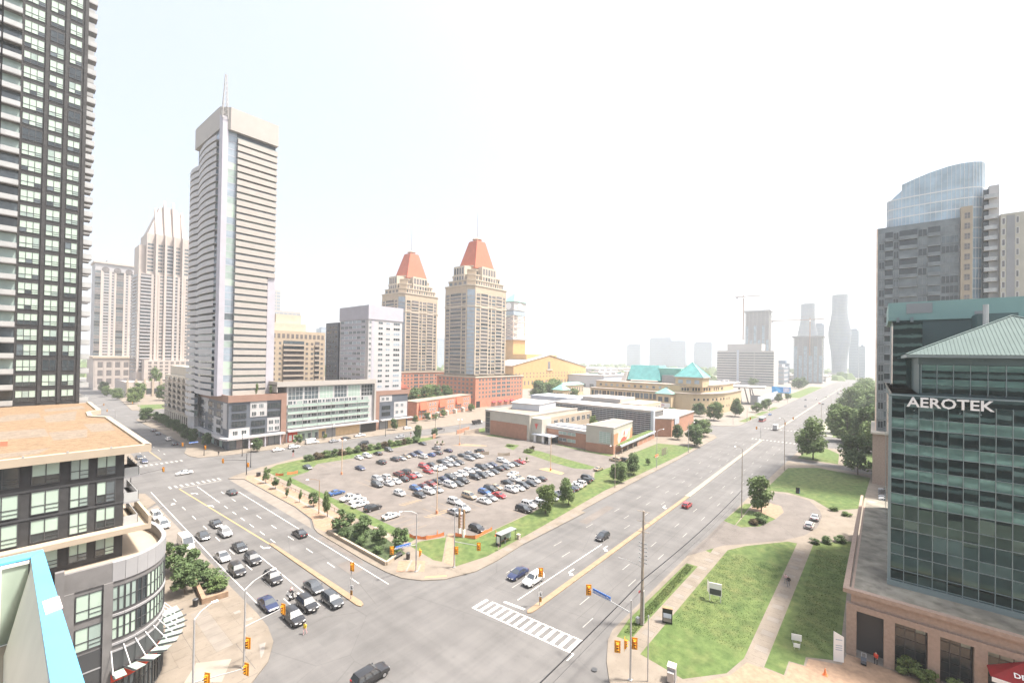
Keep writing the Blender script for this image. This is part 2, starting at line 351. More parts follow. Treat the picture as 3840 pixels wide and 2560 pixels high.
# southeast lawns and paths
sheet('lawn_verge', [(60.3, 29.5), (65.6, 30.0), (91.6, 29.4), (91.7, 27.2), (64.2, 27.6), (60.6, 27.6)], Z1, 'grass')
sheet('lawn_verge_east', [(101, 29.6), (105, 29.6), (103.6, 27.2), (100, 27.1)], Z1, 'grass')
sheet('lawn_verge_far', [(122.4, 30.0), (141, 29), (143, 27.2), (121, 27.0)], Z1, 'grass')
sheet('lawn_plaza', [(59, 25.2), (104, 24.6), (109, 22.2), (118.7, 15.2), (119, 13.4), (68, 13.8), (63.2, 14.9), (58.2, 19)], Z1, 'grass')
sheet('lawn_tower', [(67.9, 11.3), (121.8, 10.5), (129, 4.2), (129, 3.6), (76.4, 3.6), (74.2, 7.2), (72, 7.2), (71.6, 8.9), (68, 9)], Z1, 'grass')
sheet('driveway', [(94.5, 30.6), (108, 30.2), (122, 30.0), (120.6, 25.4), (124.6, 22), (133.6, 19.8), (141, 19), (146.4, 20.4), (148.2, 26.6), (150, 28), (158, 26), (161.2, 21.7), (158.1, 14.8), (149.6, 11.6), (144, 10.6), (133.5, 10.9), (125.6, 12.7), (118.7, 16.1), (109.7, 22.9), (106, 26)], Z2, 'lot_asphalt')
sheet('lawn_island_drive', [(120.4, 25.2), (125, 21.6), (133.4, 19.9), (136, 24), (136, 26.8), (121.4, 26.8)], Z1, 'grass')
sheet('paving_island_drive', [(136.2, 26.7), (136.2, 24), (133.6, 20), (141, 19.2), (146.2, 20.6), (147.8, 26.6)], Z1, 'paver')
sheet('brick_forecourt', [(63.2, 14.4), (67.3, 13.3), (67.9, 8.8), (71.4, 8.7), (71.9, 7), (74, 6.9), (75.7, 3.2), (79, 2.8), (79, -40), (52, -40), (52, 24), (56, 19)], Z1, 'paver')
sheet('lawn_east', [(200.8, 25.9), (209.5, 16.9), (205.3, .9), (160, 2.7), (152, 9), (160, 14), (163, 21), (160.5, 27), (166, 27)], Z1, 'grass')
sheet('lawn_triangle', [(224.4, 25.5), (223.2, 11.3), (247.9, 12.2), (259, 17.3), (256, 24)], Z1, 'grass')
sheet('lawn_shade', [(222, 0), (262, 0), (262, 9), (250, 10), (223, 9.6)], Z1, 'grass')
sheet('cross_drive', [(215.9, 28), (210.8, -.1), (220.3, .3), (221.2, 28)], Z1, 'asphalt')
for x0, x1, y0, y1 in ((330, 372, 67.6, 72), (380, 414, 67.4, 72), (424, 460, 67.2, 71), (600, 900, 67, 84)):
    sheet('lawn_boulevard', rect(x0, y0, x1, y1), Z1, 'grass')
sheet('lawn_park', rect(302, -90, 1400, 18), Z1, 'grass')
sheet('lawn_north', [(64, 402), (110, 402), (110, 430), (66, 440)], Z1, 'grass')
# medians and markings: pieces of the road
def mark(name, pts, m='paint_white', z=.006):
    a = sum(pts[i][0] * pts[(i + 1) % len(pts)][1] - pts[(i + 1) % len(pts)][0] * pts[i][1] for i in range(len(pts)))
    if a < 0: pts = pts[::-1]
    return obj(name, MB().add([(p[0], p[1], z) for p in pts], [tuple(range(len(pts)))]), m, road)
def vline(name, x, y0, y1, w=.13, m='paint_white', x1=None):
    x1 = x if x1 is None else x1; mark(name, [(x - w / 2, y0), (x + w / 2, y0), (x1 + w / 2, y1), (x1 - w / 2, y1)], m)
def hline(name, y, x0, x1, w=.13, m='paint_white', y1=None):
    y1 = y if y1 is None else y1; mark(name, [(x0, y - w / 2), (x1, y1 - w / 2), (x1, y1 + w / 2), (x0, y + w / 2)], m)
slab('median_left_street', [(38.0, 101.5), (38.7, 101.5), (39.75, 66.4), (39.5, 65.4), (38.9, 65.2), (38.6, 66)], 0, .15, 'median_tan')
slab('median_main_road', [(56.0, 43.3), (56.6, 42.85), (57.6, 42.75), (136, 43.2), (136, 44.3), (57.6, 43.8), (56.6, 43.75)], 0, .15, 'median_tan')
slab('median_concrete', [(136.2, 43.0), (262, 45.2), (263, 45.8), (262, 46.6), (136.2, 44.6)], 0, .16, 'concrete_light')
slab('median_far', [(314, 45), (900, 42), (900, 43.4), (314, 46.4)], 0, .16, 'concrete_light')
vline('edge_line', 27.9, 77, 101); vline('edge_line', 27.9, 101, 165, x1=28.5); vline('edge_line', 46.1, 68, 147)
vline('lane_line', 34.6, 70.5, 98.5); vline('lane_line', 39.25, 140, 162)
for y in (75.6, 84.3, 93.6, 103.5, 113, 122.5, 132, 141.8, 151.4): vline('lane_dash', 31.45, y - 1.6, y + 1.6)
for y in (73.7, 82.7, 92.1, 101.5, 111.1, 120.7, 130.2, 139.8, 149.4): vline('lane_dash', 42.6, y - 1.5, y + 1.5)
for y in (134.8, 128.1, 122, 115.8, 109.1, 103): vline('lane_dash', 39.3, y - 1.4, y + 1.4)
vline('centre_line', 34.9, 163, 101.8, .3, 'paint_yellow', 38.2)
for y in (223, 233, 243, 253, 263, 273, 285, 300, 320): vline('lane_dash', 42.5, y - 1.5, y + 1.5); vline('lane_dash', 36.3, y - 1.5, y + 1.5)
vline('centre_line', 39.4, 212, 340, .3, 'paint_yellow')
hline('stop_line', 163.6, 35.2, 46.5, .4, 'paint_faded'); hline('stop_line', 209, 33.6, 38.6, .4, 'paint_faded')
for i in range(10): mark('crosswalk_bar', rect(33 + i * 1.45, 164.8, 33.6 + i * 1.45, 168), 'paint_faded')
for i in range(9): mark('crosswalk_bar', rect(32 + i * 1.5, 203.6, 32.7 + i * 1.5, 206.4), 'paint_faded')
for i in range(14):
    t = i / 13.0; y = 51.0 - t * 17.6; xo = 51.25 + t * 1.6
    mark('crosswalk_bar', [(xo, y - .28), (xo + 3.35, y - .28), (xo + 3.35, y + .28), (xo, y + .28)])
hline('crosswalk_line', 32.4, 52.85, 51.1); mark('crosswalk_edge', [(51.1, 51.3), (51.3, 51.3), (52.95, 32.4), (52.75, 32.4)]); mark('crosswalk_edge', [(54.6, 49.6), (54.8, 49.6), (56.3, 32.8), (56.1, 32.8)])
for i in range(5): mark('crosswalk_bar', rect(48.6 - i * 1.5, 22.2, 49.2 - i * 1.5, 25.4))
hline('crosswalk_line', 25.7, 50.2, 30.5, .18, 'paint_faded'); hline('crosswalk_line', 21.9, 49.6, 30.5, .18, 'paint_faded')
mark('stop_line', [(55.8, 48.4), (56.3, 48.4), (56.9, 44.4), (56.4, 44.4)])
hline('lane_line', 47.0, 58, 88)
for x in (62, 78.3, 92.5, 107.6, 122, 137, 152, 167, 182, 197, 212, 227, 242): hline('lane_dash', 50.3, x - 1.6, x + 1.6, .13, 'paint_faded'); hline('lane_dash', 54.6, x + 1.6, x + 4.8, .13, 'paint_faded'); hline('lane_dash', 34.6, x - 3, x + .2, .13, 'paint_faded'); hline('lane_dash', 38.2, x + 2, x + 5.2, .13, 'paint_faded')
for x in range(100, 250, 12): hline('lane_dash', 47.2, x, x + 3, .13, 'paint_faded')
for x in range(320, 760, 18): hline('lane_dash', 34.5, x, x + 3, .16, 'paint_faded'); hline('lane_dash', 38.6, x, x + 3, .16, 'paint_faded'); hline('lane_dash', 50.8, x, x + 3, .16, 'paint_faded'); hline('lane_dash', 54.6, x, x + 3, .16, 'paint_faded')
for i in range(12): mark('crosswalk_bar', rect(262.2, 31 + i * 1.75, 265.4, 31.7 + i * 1.75), 'paint_faded'); mark('crosswalk_bar', rect(309.4, 33 + i * 1.75, 312.2, 33.7 + i * 1.75), 'paint_faded')
def arrow(x, y, a, turn):
    M = Matrix.Rotation(a, 4, 'Z'); out = []
    for px, py in [(-.12, -1.4), (.12, -1.4), (.12, .2), (.7, .55), (.7, .2), (1.25, .85), (.7, 1.45), (.7, 1.05), (-.12, .5)]:
        v = M @ Vector((px * turn, py, 0)); out.append((x + v.x, y + v.y))
    mark('turn_arrow', out)
arrow(37.2, 154.2, 0, -1); arrow(37.1, 138.6, 0, -1); arrow(36.5, 100.8, R(180), -1)
arrow(86.7, 45.6, R(90), -1); arrow(72.6, 45.6, R(90), -1); arrow(122.4, 45.9, R(90), -1)
# parking stall lines: pieces of the lot
lot = [o for o in col.objects if o.name == 'parking_lot'][0]
def lotmark(name, pts, m='paint_yellow'):
    o = mark(name, pts, m, Z1 + .005); o.parent = lot
for y0, y1, xs in ((83, 94.6, range(74, 122, 3)), (101.6, 114, range(78, 134, 3)), (119, 131, range(75, 130, 3))):
    for x in xs: lotmark('stall_line', rect(x + .5, y0, x + .62, y1), 'median_tan')
for x in range(74, 120, 3): lotmark('stall_line', rect(x + .5, 155.5, x + .62, 161), 'median_tan')
for y in range(84, 124, 3): lotmark('stall_line', rect(62.6, y + .5, 68, y + .62), 'median_tan')
for x in range(90, 134, 3): lotmark('stall_line', rect(x + .1, 71.4 + (x - 90) * .06, x + .22, 76.5 + (x - 90) * .06), 'median_tan')
for i in range(8): lotmark('hatch_line', [(71 + i * 1.1, 89.6), (71.2 + i * 1.1, 89.6), (72 + i * 1.1, 87.4), (71.8 + i * 1.1, 87.4)])
for i in range(6): lotmark('hatch_line', [(72 + i * 1.1, 102), (72.2 + i * 1.1, 102), (73 + i * 1.1, 99.8), (72.8 + i * 1.1, 99.8)])
# joints in the pavement near the west corner
pw = bpy.data.objects['pavement_west']
for i in range(9):
    y = 61.5 + i * 4.5
    o = mark('pavement_joint', rect(14.6 if i > 2 else 10, y, 26.3 if i > 1 else 22, y + .06), 'joint', Z1); o.parent = pw
for x in (17.5, 22.0):
    o = mark('pavement_joint', rect(x, 62.5, x + .06, 104), 'joint', Z1 + .002); o.parent = pw
o = mark('pavement_patch', [(15.2, 66.5), (18.4, 63.2), (20.6, 67), (17.2, 69.6)], 'concrete_light', Z1 + .003); o.parent = pw
o = mark('tactile_plate', [(23.2, 64), (23.9, 64.9), (25.0, 67.2), (24.2, 67.4)], 'paver_dark', Z1 + .003); o.parent = pw
pl = bpy.data.objects['pavement_lot_block']
o = mark('tactile_plate', [(51.6, 64.6), (52.2, 65), (55.2, 62.4), (54.9, 61.9)], 'mural_orange', Z1 + .003); o.parent = pl
for i in range(24):
    x = 70 + i * 6
    o = mark('pavement_joint', rect(x, 61.4 + i * .1, x + .06, 62.5 + i * .1), 'joint', Z1); o.parent = pl

# worn seams and patches in the asphalt
def seam(pts, w=.05, m='joint'):
    for a, b in zip(pts, pts[1:]):
        d = (Vector(b) - Vector(a)).normalized(); n_ = Vector((-d.y, d.x)) * w; mark('tar_seam', [(a[0] + n_.x, a[1] + n_.y), (b[0] + n_.x, b[1] + n_.y), (b[0] - n_.x, b[1] - n_.y), (a[0] - n_.x, a[1] - n_.y)], m, .004)
seam([(27.4, 69.4), (30.2, 66.6), (33.6, 66.9), (37.8, 64.2)]); seam([(28.2, 73), (31.2, 72.4), (35, 71), (38.4, 70.2)]); seam([(41, 64), (43, 74), (43.4, 88), (42.8, 104)], .04); seam([(33, 100), (33.4, 118), (32.8, 140)], .04); seam([(60, 36.4), (84, 36.2), (120, 36.6), (150, 36.2)], .04); seam([(58, 52.4), (90, 52.8), (130, 52.2)], .04)
mark('asphalt_patch', [(43.2, 76), (46, 76.2), (46.1, 82), (43.4, 81.8)], 'lot_asphalt', .003); mark('asphalt_patch', [(30.2, 60), (36, 60.6), (35.6, 63.8), (30, 63)], 'asphalt_dark', .003); mark('asphalt_patch', [(70, 32), (82, 32), (82, 34), (70, 34)], 'asphalt_dark', .003); mark('asphalt_patch', [(96, 55.6), (112, 56), (112, 58.4), (96, 58)], 'lot_asphalt', .003)
# paving slabs one can tell apart close to the camera
def slabs(parent, x0, y0, x1, y1, nx, ny, z=.142, th=.012, ms=('sidewalk', 'concrete', 'sidewalk')):
    dx, dy = (x1 - x0) / nx, (y1 - y0) / ny; me = MB().box(.02, .02, 0, dx - .02, dy - .02, th).mesh('paving_slab'); setm(me, 'sidewalk'); par = bpy.data.objects[parent]
    for i in range(nx):
        for j in range(ny): obj('paving_slab', me, None, par, (x0 + i * dx, y0 + j * dy, z + .001 * ((i * 7 + j * 3) % 3)), 0, {0: ms[(i * 5 + j * 3) % 3]})
slabs('pavement_southeast', 60.5, 25.45, 103, 27.05, 28, 1); slabs('pavement_southeast', 68, 11.5, 118, 13.2, 32, 1); slabs('pavement_west', 15.4, 70, 26, 83.2, 5, 6); slabs('pavement_lot_block', 67, 60.0, 103, 61.9, 20, 1)
for sx, sy in ((24.3, 78), (24.9, 74.6)):
    o = mark('grate', rect(sx, sy, sx + .9, sy + .8), 'paver_dark', .165); o.parent = bpy.data.objects['pavement_west']
# ------------------------------------------------------------------ buildings
rnd = random.Random(11)
def win_mesh(w, h, nx=1, nz=1, fr=.07, proud=.08):
    mb = MB(); mb.box(fr / 2, -.03, fr / 2, w - fr / 2, .02, h - fr / 2, 1)
    for i in range(nx + 1):
        x = i * (w - fr) / nx; mb.box(x, -proud, 0, x + fr, .0, h, 0)
    for j in range(nz + 1):
        z = j * (h - fr) / nz; mb.box(fr, -proud + .004, z, w - fr, .0, z + fr, 0)
    return mb.mesh('window')
def bal_mesh(w, h, d=1.3, rail=1.05, curve=0.0):
    mb = MB(); mb.box(.02, -.02, .1, w - .02, .03, h - .12, 2)
    if curve:
        n = 6; pts = [(0, 0)] + [(w * i / n, -d - curve * math.sin(math.pi * i / n)) for i in range(n + 1)] + [(w, 0)]
        mb.prism(pts, -.16, .06, 0)
        for i in range(n):
            a, b = pts[i + 1], pts[i + 2]; mb.prism([a, b, (b[0], b[1] + .07), (a[0], a[1] + .07)], .06, rail, 1)
    else:
        mb.box(0, -d, -.16, w, 0, .06, 0); mb.box(0, -d, .06, w, -d + .06, rail, 1)
        mb.box(0, -d + .06, .06, .05, 0, rail, 1); mb.box(w - .05, -d + .06, .06, w, 0, rail, 1)
    return mb.mesh('balcony')
class Bld(Thing):
    def __init__(s, name, label, b, group=None, cat='building'):
        super().__init__(name, label, cat, (b[0], b[1], 0), 0, group); s.b = b
    def vol(s, name, mb, mats, parent=None):
        return s.part(name, mb.mesh(name), mats, (0, 0, 0) if parent else (-s.b[0], -s.b[1], 0), parent=parent)
    def box(s, name, x0, y0, z0, x1, y1, z1, m): return s.vol(name, MB().box(x0, y0, z0, x1, y1, z1), m)
    def put(s, name, me, mats, face, plane, u, z, over=None):
        if face == 'S': loc, rz = (u, plane, z), 0
        elif face == 'W': loc, rz = (plane, u, z), R(-90)
        elif face == 'N': loc, rz = (u, plane, z), R(180)
        else: loc, rz = (plane, u, z), R(90)
        return s.part(name, me, mats, (loc[0] - s.b[0], loc[1] - s.b[1], loc[2]), rz, over)
    def run(s, face, plane, start, length, z0, nz, dz, pat, wall='concrete', frame='frame_grey', glass=(('glass_mid', 1),), top=None):
        tot = sum(p[1] for p in pat); sg = -1 if face in 'WN' else 1; u = 0
        names = [g[0] for g in glass]; wts = [g[1] for g in glass]
        for p in pat:
            k, wd = p[0], p[1] * length / tot; o = p[2] if len(p) > 2 else {}
            if k == 'w':
                m = o.get('m', .14) * wd; hh = o.get('h', .62) * dz; zo = o.get('z', .22) * dz
                me = win_mesh(wd - 2 * m, hh, o.get('nx', 2), o.get('nz', 1), o.get('fr', .08), o.get('pr', .08)); setm(me, (o.get('frame', frame), names[0]))
                for j in range(nz): s.put('window', me, None, face, plane, start + sg * (u + m), z0 + j * dz + zo, {1: rnd.choices(names, wts)[0]})
            elif k == 'b':
                me = bal_mesh(wd * .98, dz, o.get('d', 1.2), o.get('rail', 1.1), o.get('curve', 0)); setm(me, (o.get('slab', wall), o.get('railm', wall), names[0]))
                for j in range(nz): s.put('balcony', me, None, face, plane, start + sg * (u + wd * .01), z0 + j * dz, {2: rnd.choices(names, wts)[0]})
            elif k == 'p':
                me = MB().box(0, -o.get('d', .3), 0, wd, 0, nz * dz + o.get('up', 0)).mesh('pier'); s.put('pier', me, o.get('mat', wall), face, plane, start + sg * u, z0)
            elif k == 'g':
                me = MB().box(0, -.05, .0, wd, 0, dz - .25, 1).box(0, -.09, dz - .25, wd, 0, dz, 0).mesh('glazing'); setm(me, (o.get('frame', frame), names[0]))
                for j in range(nz): s.put('glazing', me, None, face, plane, start + sg * u, z0 + j * dz, {1: rnd.choices(names, wts)[0]})
            u += wd
BL = (('blind', 6), ('blind2', 3), ('glass_mid', 1))
# --- black brick tower on the left
t = Bld('apartment_tower', 'black brick apartment tower with mint blinds at the left edge', (11, 140))
t.box('wall', -14, 140, 0, 10.9, 168, 158, 'black_brick')
FH = 3.33; Z0 = 30.2
panes = {}
def paned(t, face, plane, u, z, wd, h, nx, split=True, dark=.12, part=None):
    """a window whose panes are pieces of their own: upper lights with blinds, lower vents"""
    me = win_key.setdefault((wd, h, nx), None)
    if me is None:
        mb = MB(); fr = .08
        for i in range(nx + 1): mb.box(i * (wd - fr) / nx, -.1, 0, i * (wd - fr) / nx + fr, 0, h)
        for z_ in (0, h * .36, h - fr): mb.box(fr, -.096, z_, wd - fr, 0, z_ + fr)
        k = nx - 1; mb.box(k * (wd - fr) / nx + fr, -.094, h * .18, wd - fr, 0, h * .18 + .06)
        me = win_key[(wd, h, nx)] = setm(mb.mesh('window'), 'frame_dark')
        a = (wd - fr) / nx - fr
        pane_key[(wd, h, nx)] = (MB().box(0, -.04, 0, a, .0, h * .36 - fr).mesh('pane'), MB().box(0, -.04, 0, a, .0, h * .64 - 2 * fr).mesh('pane'))
    w_ = t.put('window', me, None, face, plane, u, z)
    lo, hi = pane_key[(wd, h, nx)]; fr = .08
    op = rnd.random()
    for i in range(nx):
        x = i * (wd - fr) / nx + fr
        gh = 'glass_dark' if op < dark else rnd.choices(['blind', 'blind2', 'glass_mid'], [12, 1.2, .2])[0]
        gl = 'glass_dark' if op < dark + .18 else rnd.choices(['blind', 'blind2', 'glass_dark', 'glass_mid'], [6, 2, 1, 1])[0]
        if t.n.get('pane', 0) < 300 and w_ is not None:
            for me_, z_, g in ((lo, fr, gl), (hi, h * .36 + fr, gh)):
                setm(me_, 'blind'); t.part('pane', me_, None, (x, 0, z_), 0, {0: g}, parent=w_)
        else:
            for me_, z_, g in ((lo, fr, gl), (hi, h * .36 + fr, gh)):
                setm(me_, 'blind')
                if face == 'S': t.n['pane'] = 999; t.part('pane', me_, None, (u + x - t.b[0], plane - t.b[1], z + z_), 0, {0: g})
win_key = {}; pane_key = {}
bm1 = setm(bal_mesh(2.6, FH, 1.4, 1.05), ('stone_grey', 'balcony_glass', 'glass_dark')); bm2 = setm(bal_mesh(2.4, FH, 1.5, 1.05), ('stone_light', 'balcony_glass', 'glass_dark'))
for j in range(30):
    z = Z0 + j * FH
    for x0, wd, nx in ((1.15, 3.0, 3), (4.95, 2.15, 2), (7.95, 2.0, 2)): paned(t, 'S', 140, x0, z + .55, wd, 2.5, nx, dark=.35 if j < 3 else .05)
    t.part('spandrel', MB().box(1.0, 139.96, z + .28, 10.9, 140, z + .36).mesh('spandrel') if j == 0 else t_sp, 'frame_dark', (-11, -140, (j) * FH if j else 0))
    if j == 0: t_sp = bpy.data.meshes['spandrel']
    t.put('balcony', bm1, None, 'S', 140, -1.75, z, {2: rnd.choice(['glass_dark', 'glass_mid', 'blind2'])})
    t.put('balcony', bm1, None, 'S', 140, -4.6, z)
    t.put('balcony', bm2, None, 'E', 10.9, 140.3, z)
    if j % 1 == 0: t.put('balcony', bm2, None, 'E', 10.9, 145, z)
for x in (.85, 4.3, 7.3, 10.3): t.box('pier', x, 139.8, Z0, x + (.25 if x < 1 else .5), 140, 158, 'black_brick')
t.done()
# --- near podium building with orange gravel roof
t = Bld('podium_building', 'dark brick building with orange gravel roof and curved stone corner', (9.75, 72))
t.vol('wall', MB().prism([(-20, 72), (9.75, 72), (9.75, 138), (-20, 138)], 0, 29.3), 'black_brick')
rf = t.vol('roof', MB().prism([(-20, 71), (12.1, 71), (12.1, 106), (10.2, 109.5), (10.6, 117), (12.3, 119), (12.6, 139.5), (-20, 139.5)], 29.3, 29.9), 'gravel_orange')
for p in ([(-3, 109.4), (4.1, 113.6), (4.1, 122), (.2, 121.7)], [(4.4, 116), (9.2, 122), (7.8, 106), (4.4, 105.4)], [(-6, 98.5), (3.9, 97.6), (4.0, 88.4), (-6, 90)], [(4.1, 92.6), (8.2, 92.8), (7.4, 84), (4.2, 84)], [(8.3, 99.4), (11.4, 98.6), (10.9, 88.8), (8.3, 89)], [(-8, 76), (3.6, 77.8), (2.5, 74.4), (-8, 73)], [(5, 130), (10.8, 133), (10.8, 126), (5, 124)]):
    a = MB().add([(x, y, 29.905) for x, y in p], [tuple(range(len(p)))]); t.vol('gravel_patch', a, 'gravel_grey', parent=rf)
edge = [(-20, 71), (12.1, 71), (12.1, 106), (10.2, 109.5), (10.6, 117), (12.3, 119), (12.6, 139.5)]
mb = MB()
for a, b in zip(edge, edge[1:]):
    d = (Vector(b) - Vector(a)).normalized(); n = Vector((-d.y, d.x)) * .55
    o_ = n * -.2; mb.prism([(a[0] + o_.x, a[1] + o_.y), (b[0] + o_.x, b[1] + o_.y), (b[0] + n.x, b[1] + n.y), (a[0] + n.x, a[1] + n.y)], 29.25, 30.15)
t.vol('parapet', mb, 'cream')
for x in (-2.5, 1.2, 4.6, 8.3): t.box('roof_anchor', x, 70.9, 30.15, x + .18, 71.1, 30.35, 'steel')
t.box('roof_hatch', -3, 83, 29.9, .2, 84.2, 30.5, 'red_brick')
for z, h in ((26.75, 2.6), (23.45, 2.6), (20.35, 2.5), (16.95, 2.35)):
    for x0, wd in ((-5.5, 2.2), (-1.4, 2.5), (1.95, 2.25), (5.0, 1.6), (7.25, 1.75)): paned(t, 'S', 72, x0, z, wd, h, 2, dark=.07)
for z in (26.2, 23.1): t.box('floor_band', -20, 71.93, z - .1, 9.75, 72, z + .12, 'frame_dark')
t.vol('ledge', MB().prism([(-20, 70.6), (12.3, 70.6), (12.3, 80), (9.75, 80), (9.75, 72), (-20, 72)], 19.45, 20.1), 'cream')
t.box('ledge_upstand', 12.0, 70.6, 20.1, 12.3, 80, 21.1, 'cream')
for z in (23.0, 26.2):
    t.box('balcony', 9.75, 72, z - .2, 11.3, 80, z, 'stone_light')
for z in (20.1, 23.0, 26.2):
    t.box('balcony_railing', 11.1, 72.1, z + .01, 11.16, 79.9, z + 1.1, 'balcony_glass')
    t.box('balcony_railing', 9.8, 72.04, z + .01, 11.1, 72.1, z + 1.1, 'balcony_glass')
    for i in range(6): t.box('post', 11.17, 72.2 + i * 1.5, z, 11.23, 72.26 + i * 1.5, z + 1.15, 'frame_dark')
# curved stone podium
curve = [(8.3, 67.0)]
for i in range(1, 11):
    a = R(-90 + i * 9.0); curve.append((9.0 + 5.2 * math.cos(a), 72.2 + 5.2 * math.sin(a) + (0 if i else 0)))
curve = [(8.3, 67.0), (9.4, 67.02), (10.5, 67.35), (11.5, 67.95), (12.4, 68.8), (13.1, 69.8), (13.65, 70.9), (14.0, 72.0), (14.2, 73.2), (14.25, 75.0), (14.2, 77.0), (13.9, 79.0), (13.4, 81.0), (13.0, 84)]
base = [(3.95, 67.0)] + curve + [(13.0, 138), (9.75, 138), (9.75, 72), (3.95, 72)]
t.vol('podium', MB().prism(base, 0, 15.9), 'stone_grey')
t.vol('terrace', MB().prism(base, 15.9, 16.35), 'cream')
def ring(t, name, pts, z0, z1, m, th=.35, out=0.0):
    mb = MB()
    for a, b in zip(pts, pts[1:]):
        d = (Vector(b) - Vector(a)).normalized(); n = Vector((-d.y, d.x)); o_ = n * -out; n = n * th
        mb.prism([(a[0] + o_.x, a[1] + o_.y), (b[0] + o_.x, b[1] + o_.y), (b[0] + n.x, b[1] + n.y), (a[0] + n.x, a[1] + n.y)], z0, z1)
    return t.vol(name, mb, m)
ring(t, 'parapet', curve, 15.4, 17.6, 'stone_light', .35, .12)
t.box('parapet', 3.95, 66.9, 15.4, 8.3, 67.4, 17.6, 'stone_grey')
t.box('pier', 3.7, 66.6, 0, 4.4, 67.2, 18.1, 'stone_grey'); t.box('pier', 7.55, 66.75, 0, 8.35, 67.2, 15.4, 'stone_grey'); t.box('pier', 4.4, 66.75, 0, 5.2, 67.0, 15.4, 'stone_grey')
for z, h in ((12.0, 2.9), (8.6, 2.6)): paned(t, 'S', 67.0, 5.3, z, 2.2, h, 2, dark=0)
t.box('panel', 5.3, 66.95, 0, 7.5, 67, 8.2, 'frame_dark'); t.box('panel_trim', 5.3, 66.9, 6.0, 7.5, 67, 6.15, 'stone_light')
def seg_win(t, a, b, z, h, m, nz=2, name='window'):
    d = Vector((b[0] - a[0], b[1] - a[1])); L = d.length; me = win_mesh(L * .96, h, 1, nz, .07, .1); setm(me, ('frame_dark', m))
    t.part(name, me, None, (a[0] + d.x * .02 - t.b[0], a[1] + d.y * .02 - t.b[1], z), math.atan2(d.y, d.x))
cs = curve[:11]
for i, (a, b) in enumerate(zip(cs, cs[1:])):
    mid = ((a[0] + b[0]) / 2, (a[1] + b[1]) / 2)
    for z, h in ((11.9, 2.9), (8.7, 2.5)):
        g = 'glass_dark' if i == 2 else rnd.choices(['blind', 'blind2', 'glass_mid'], [7, 2, 1 if i < 5 else 4])[0]
        for p, q in ((a, mid), (mid, b)): seg_win(t, p, q, z, h, g)
    for p, q in ((a, mid), (mid, b)): seg_win(t, p, q, .4, 4.4, 'glass_mid' if i % 2 else 'glass_dark', 2, 'shop_window')
ring(t, 'band', cs, 8.0, 8.25, 'stone_light', .1, .14); ring(t, 'band', cs, 11.35, 11.6, 'stone_light', .1, .14); ring(t, 'band', cs, 7.2, 7.4, 'stone_light', .1, .1)
ring(t, 'fascia', cs, 5.0, 7.2, 'frame_dark', .1, .05)
# glass canopy on stays, red sign panels below
for i, (a, b) in enumerate(zip(cs, cs[1:])):
    d = (Vector(b) - Vector(a)).normalized(); n = Vector((d.y, -d.x)); m_ = (Vector(a) + Vector(b)) / 2
    def P(v, k, z): return (v[0] + n.x * k - t.b[0], v[1] + n.y * k - t.b[1], z)
    mb = MB().add([P(a, .3, 5.0), P(b, .3, 5.0), P(b, 2.3, 5.25), P(a, 2.3, 5.25), P(a, .3, 5.06), P(b, .3, 5.06), P(b, 2.3, 5.31), P(a, 2.3, 5.31)], [(0, 1, 2, 3), (7, 6, 5, 4), (0, 4, 5, 1), (1, 5, 6, 2), (2, 6, 7, 3), (3, 7, 4, 0)])
    t.part('canopy_pane', mb, 'mint_glass')
    t.part('canopy_beam', MB().tube(P(a, 0, 5.2), P(a, 2.6, 5.45), .09), 'frame_dark'); t.part('canopy_stay', MB().tube(P(a, 0, 7.8), P(a, 1.8, 5.5), .05), 'frame_white')
    if i < 5:
        sg = t.part('sign_panel', MB().add([P(a, .2, 3.9), P(b, .2, 3.9), P(b, .2, 5.0), P(a, .2, 5.0), P(a, .3, 3.9), P(b, .3, 3.9), P(b, .3, 5.0), P(a, .3, 5.0)], [(0, 3, 2, 1), (4, 5, 6, 7), (3, 7, 6, 2), (0, 1, 5, 4)]), 'cloth_red')
t.vol('entrance_sign', MB().tube((8.9, 66.0, 2.2), (9.1, 66.02, 2.2), .8, .8, 14), 'sign_white')
t.done()
# --- our own block behind the camera: only its film-covered corner is in the picture, the rest shows in reflections
t = Bld('condo_building', 'blue film covered parapet of the white condo building in the near corner', (-1, 6))
t.box('wall', -40, -50, 0, -.9, 4.5, 74, 'frame_dark')
for j in range(22): t.box('slab_edge', -40, -50, 3.3 * j + 2, -.75, 4.6, 3.3 * j + 3.1, 'white_panel')
K = 38.0
t.vol('wall_corner', MB().prism([(-14, 4.6), (.42, 4.6), (.40, 12.45), (-14, 12.9)], 0, K - 1.55), 'sill_white')
t.vol('sill', MB().add([(.40, 4.6, K - .06), (.62, 4.6, K - .02), (.52, 12.6, K - .02), (.38, 12.3, K - .06), (.02, 4.6, K - 1.5), (.05, 11.9, K - 1.5)], [(0, 1, 2, 3), (4, 0, 3, 5)]), 'sill_white')
t.vol('parapet_cap', MB().prism([(.43, 4.6), (.74, 4.6), (.53, 12.72), (.36, 12.42)], K - .04, K), 'film_blue')
t.vol('parapet_cap', MB().prism([(.355, 12.42), (.525, 12.73), (-14, 13.15), (-14, 12.82)], K - .04, K), 'film_blue')
t.vol('outer_panel', MB().prism([(.50, 4.6), (.70, 4.6), (.50, 12.66), (.36, 12.6)], K - 2.4, K - .045), 'sill_white')
t.vol('tape', MB().prism([(.44, 9.55), (.625, 9.6), (.61, 10.1), (.425, 10.05)], K, K + .012), 'tape')
t.vol('glass_screen', MB().prism([(.33, 12.36), (.33, 12.4), (-14, 12.8), (-14, 12.76)], K - 1.5, K - .08), 'screen_glass')
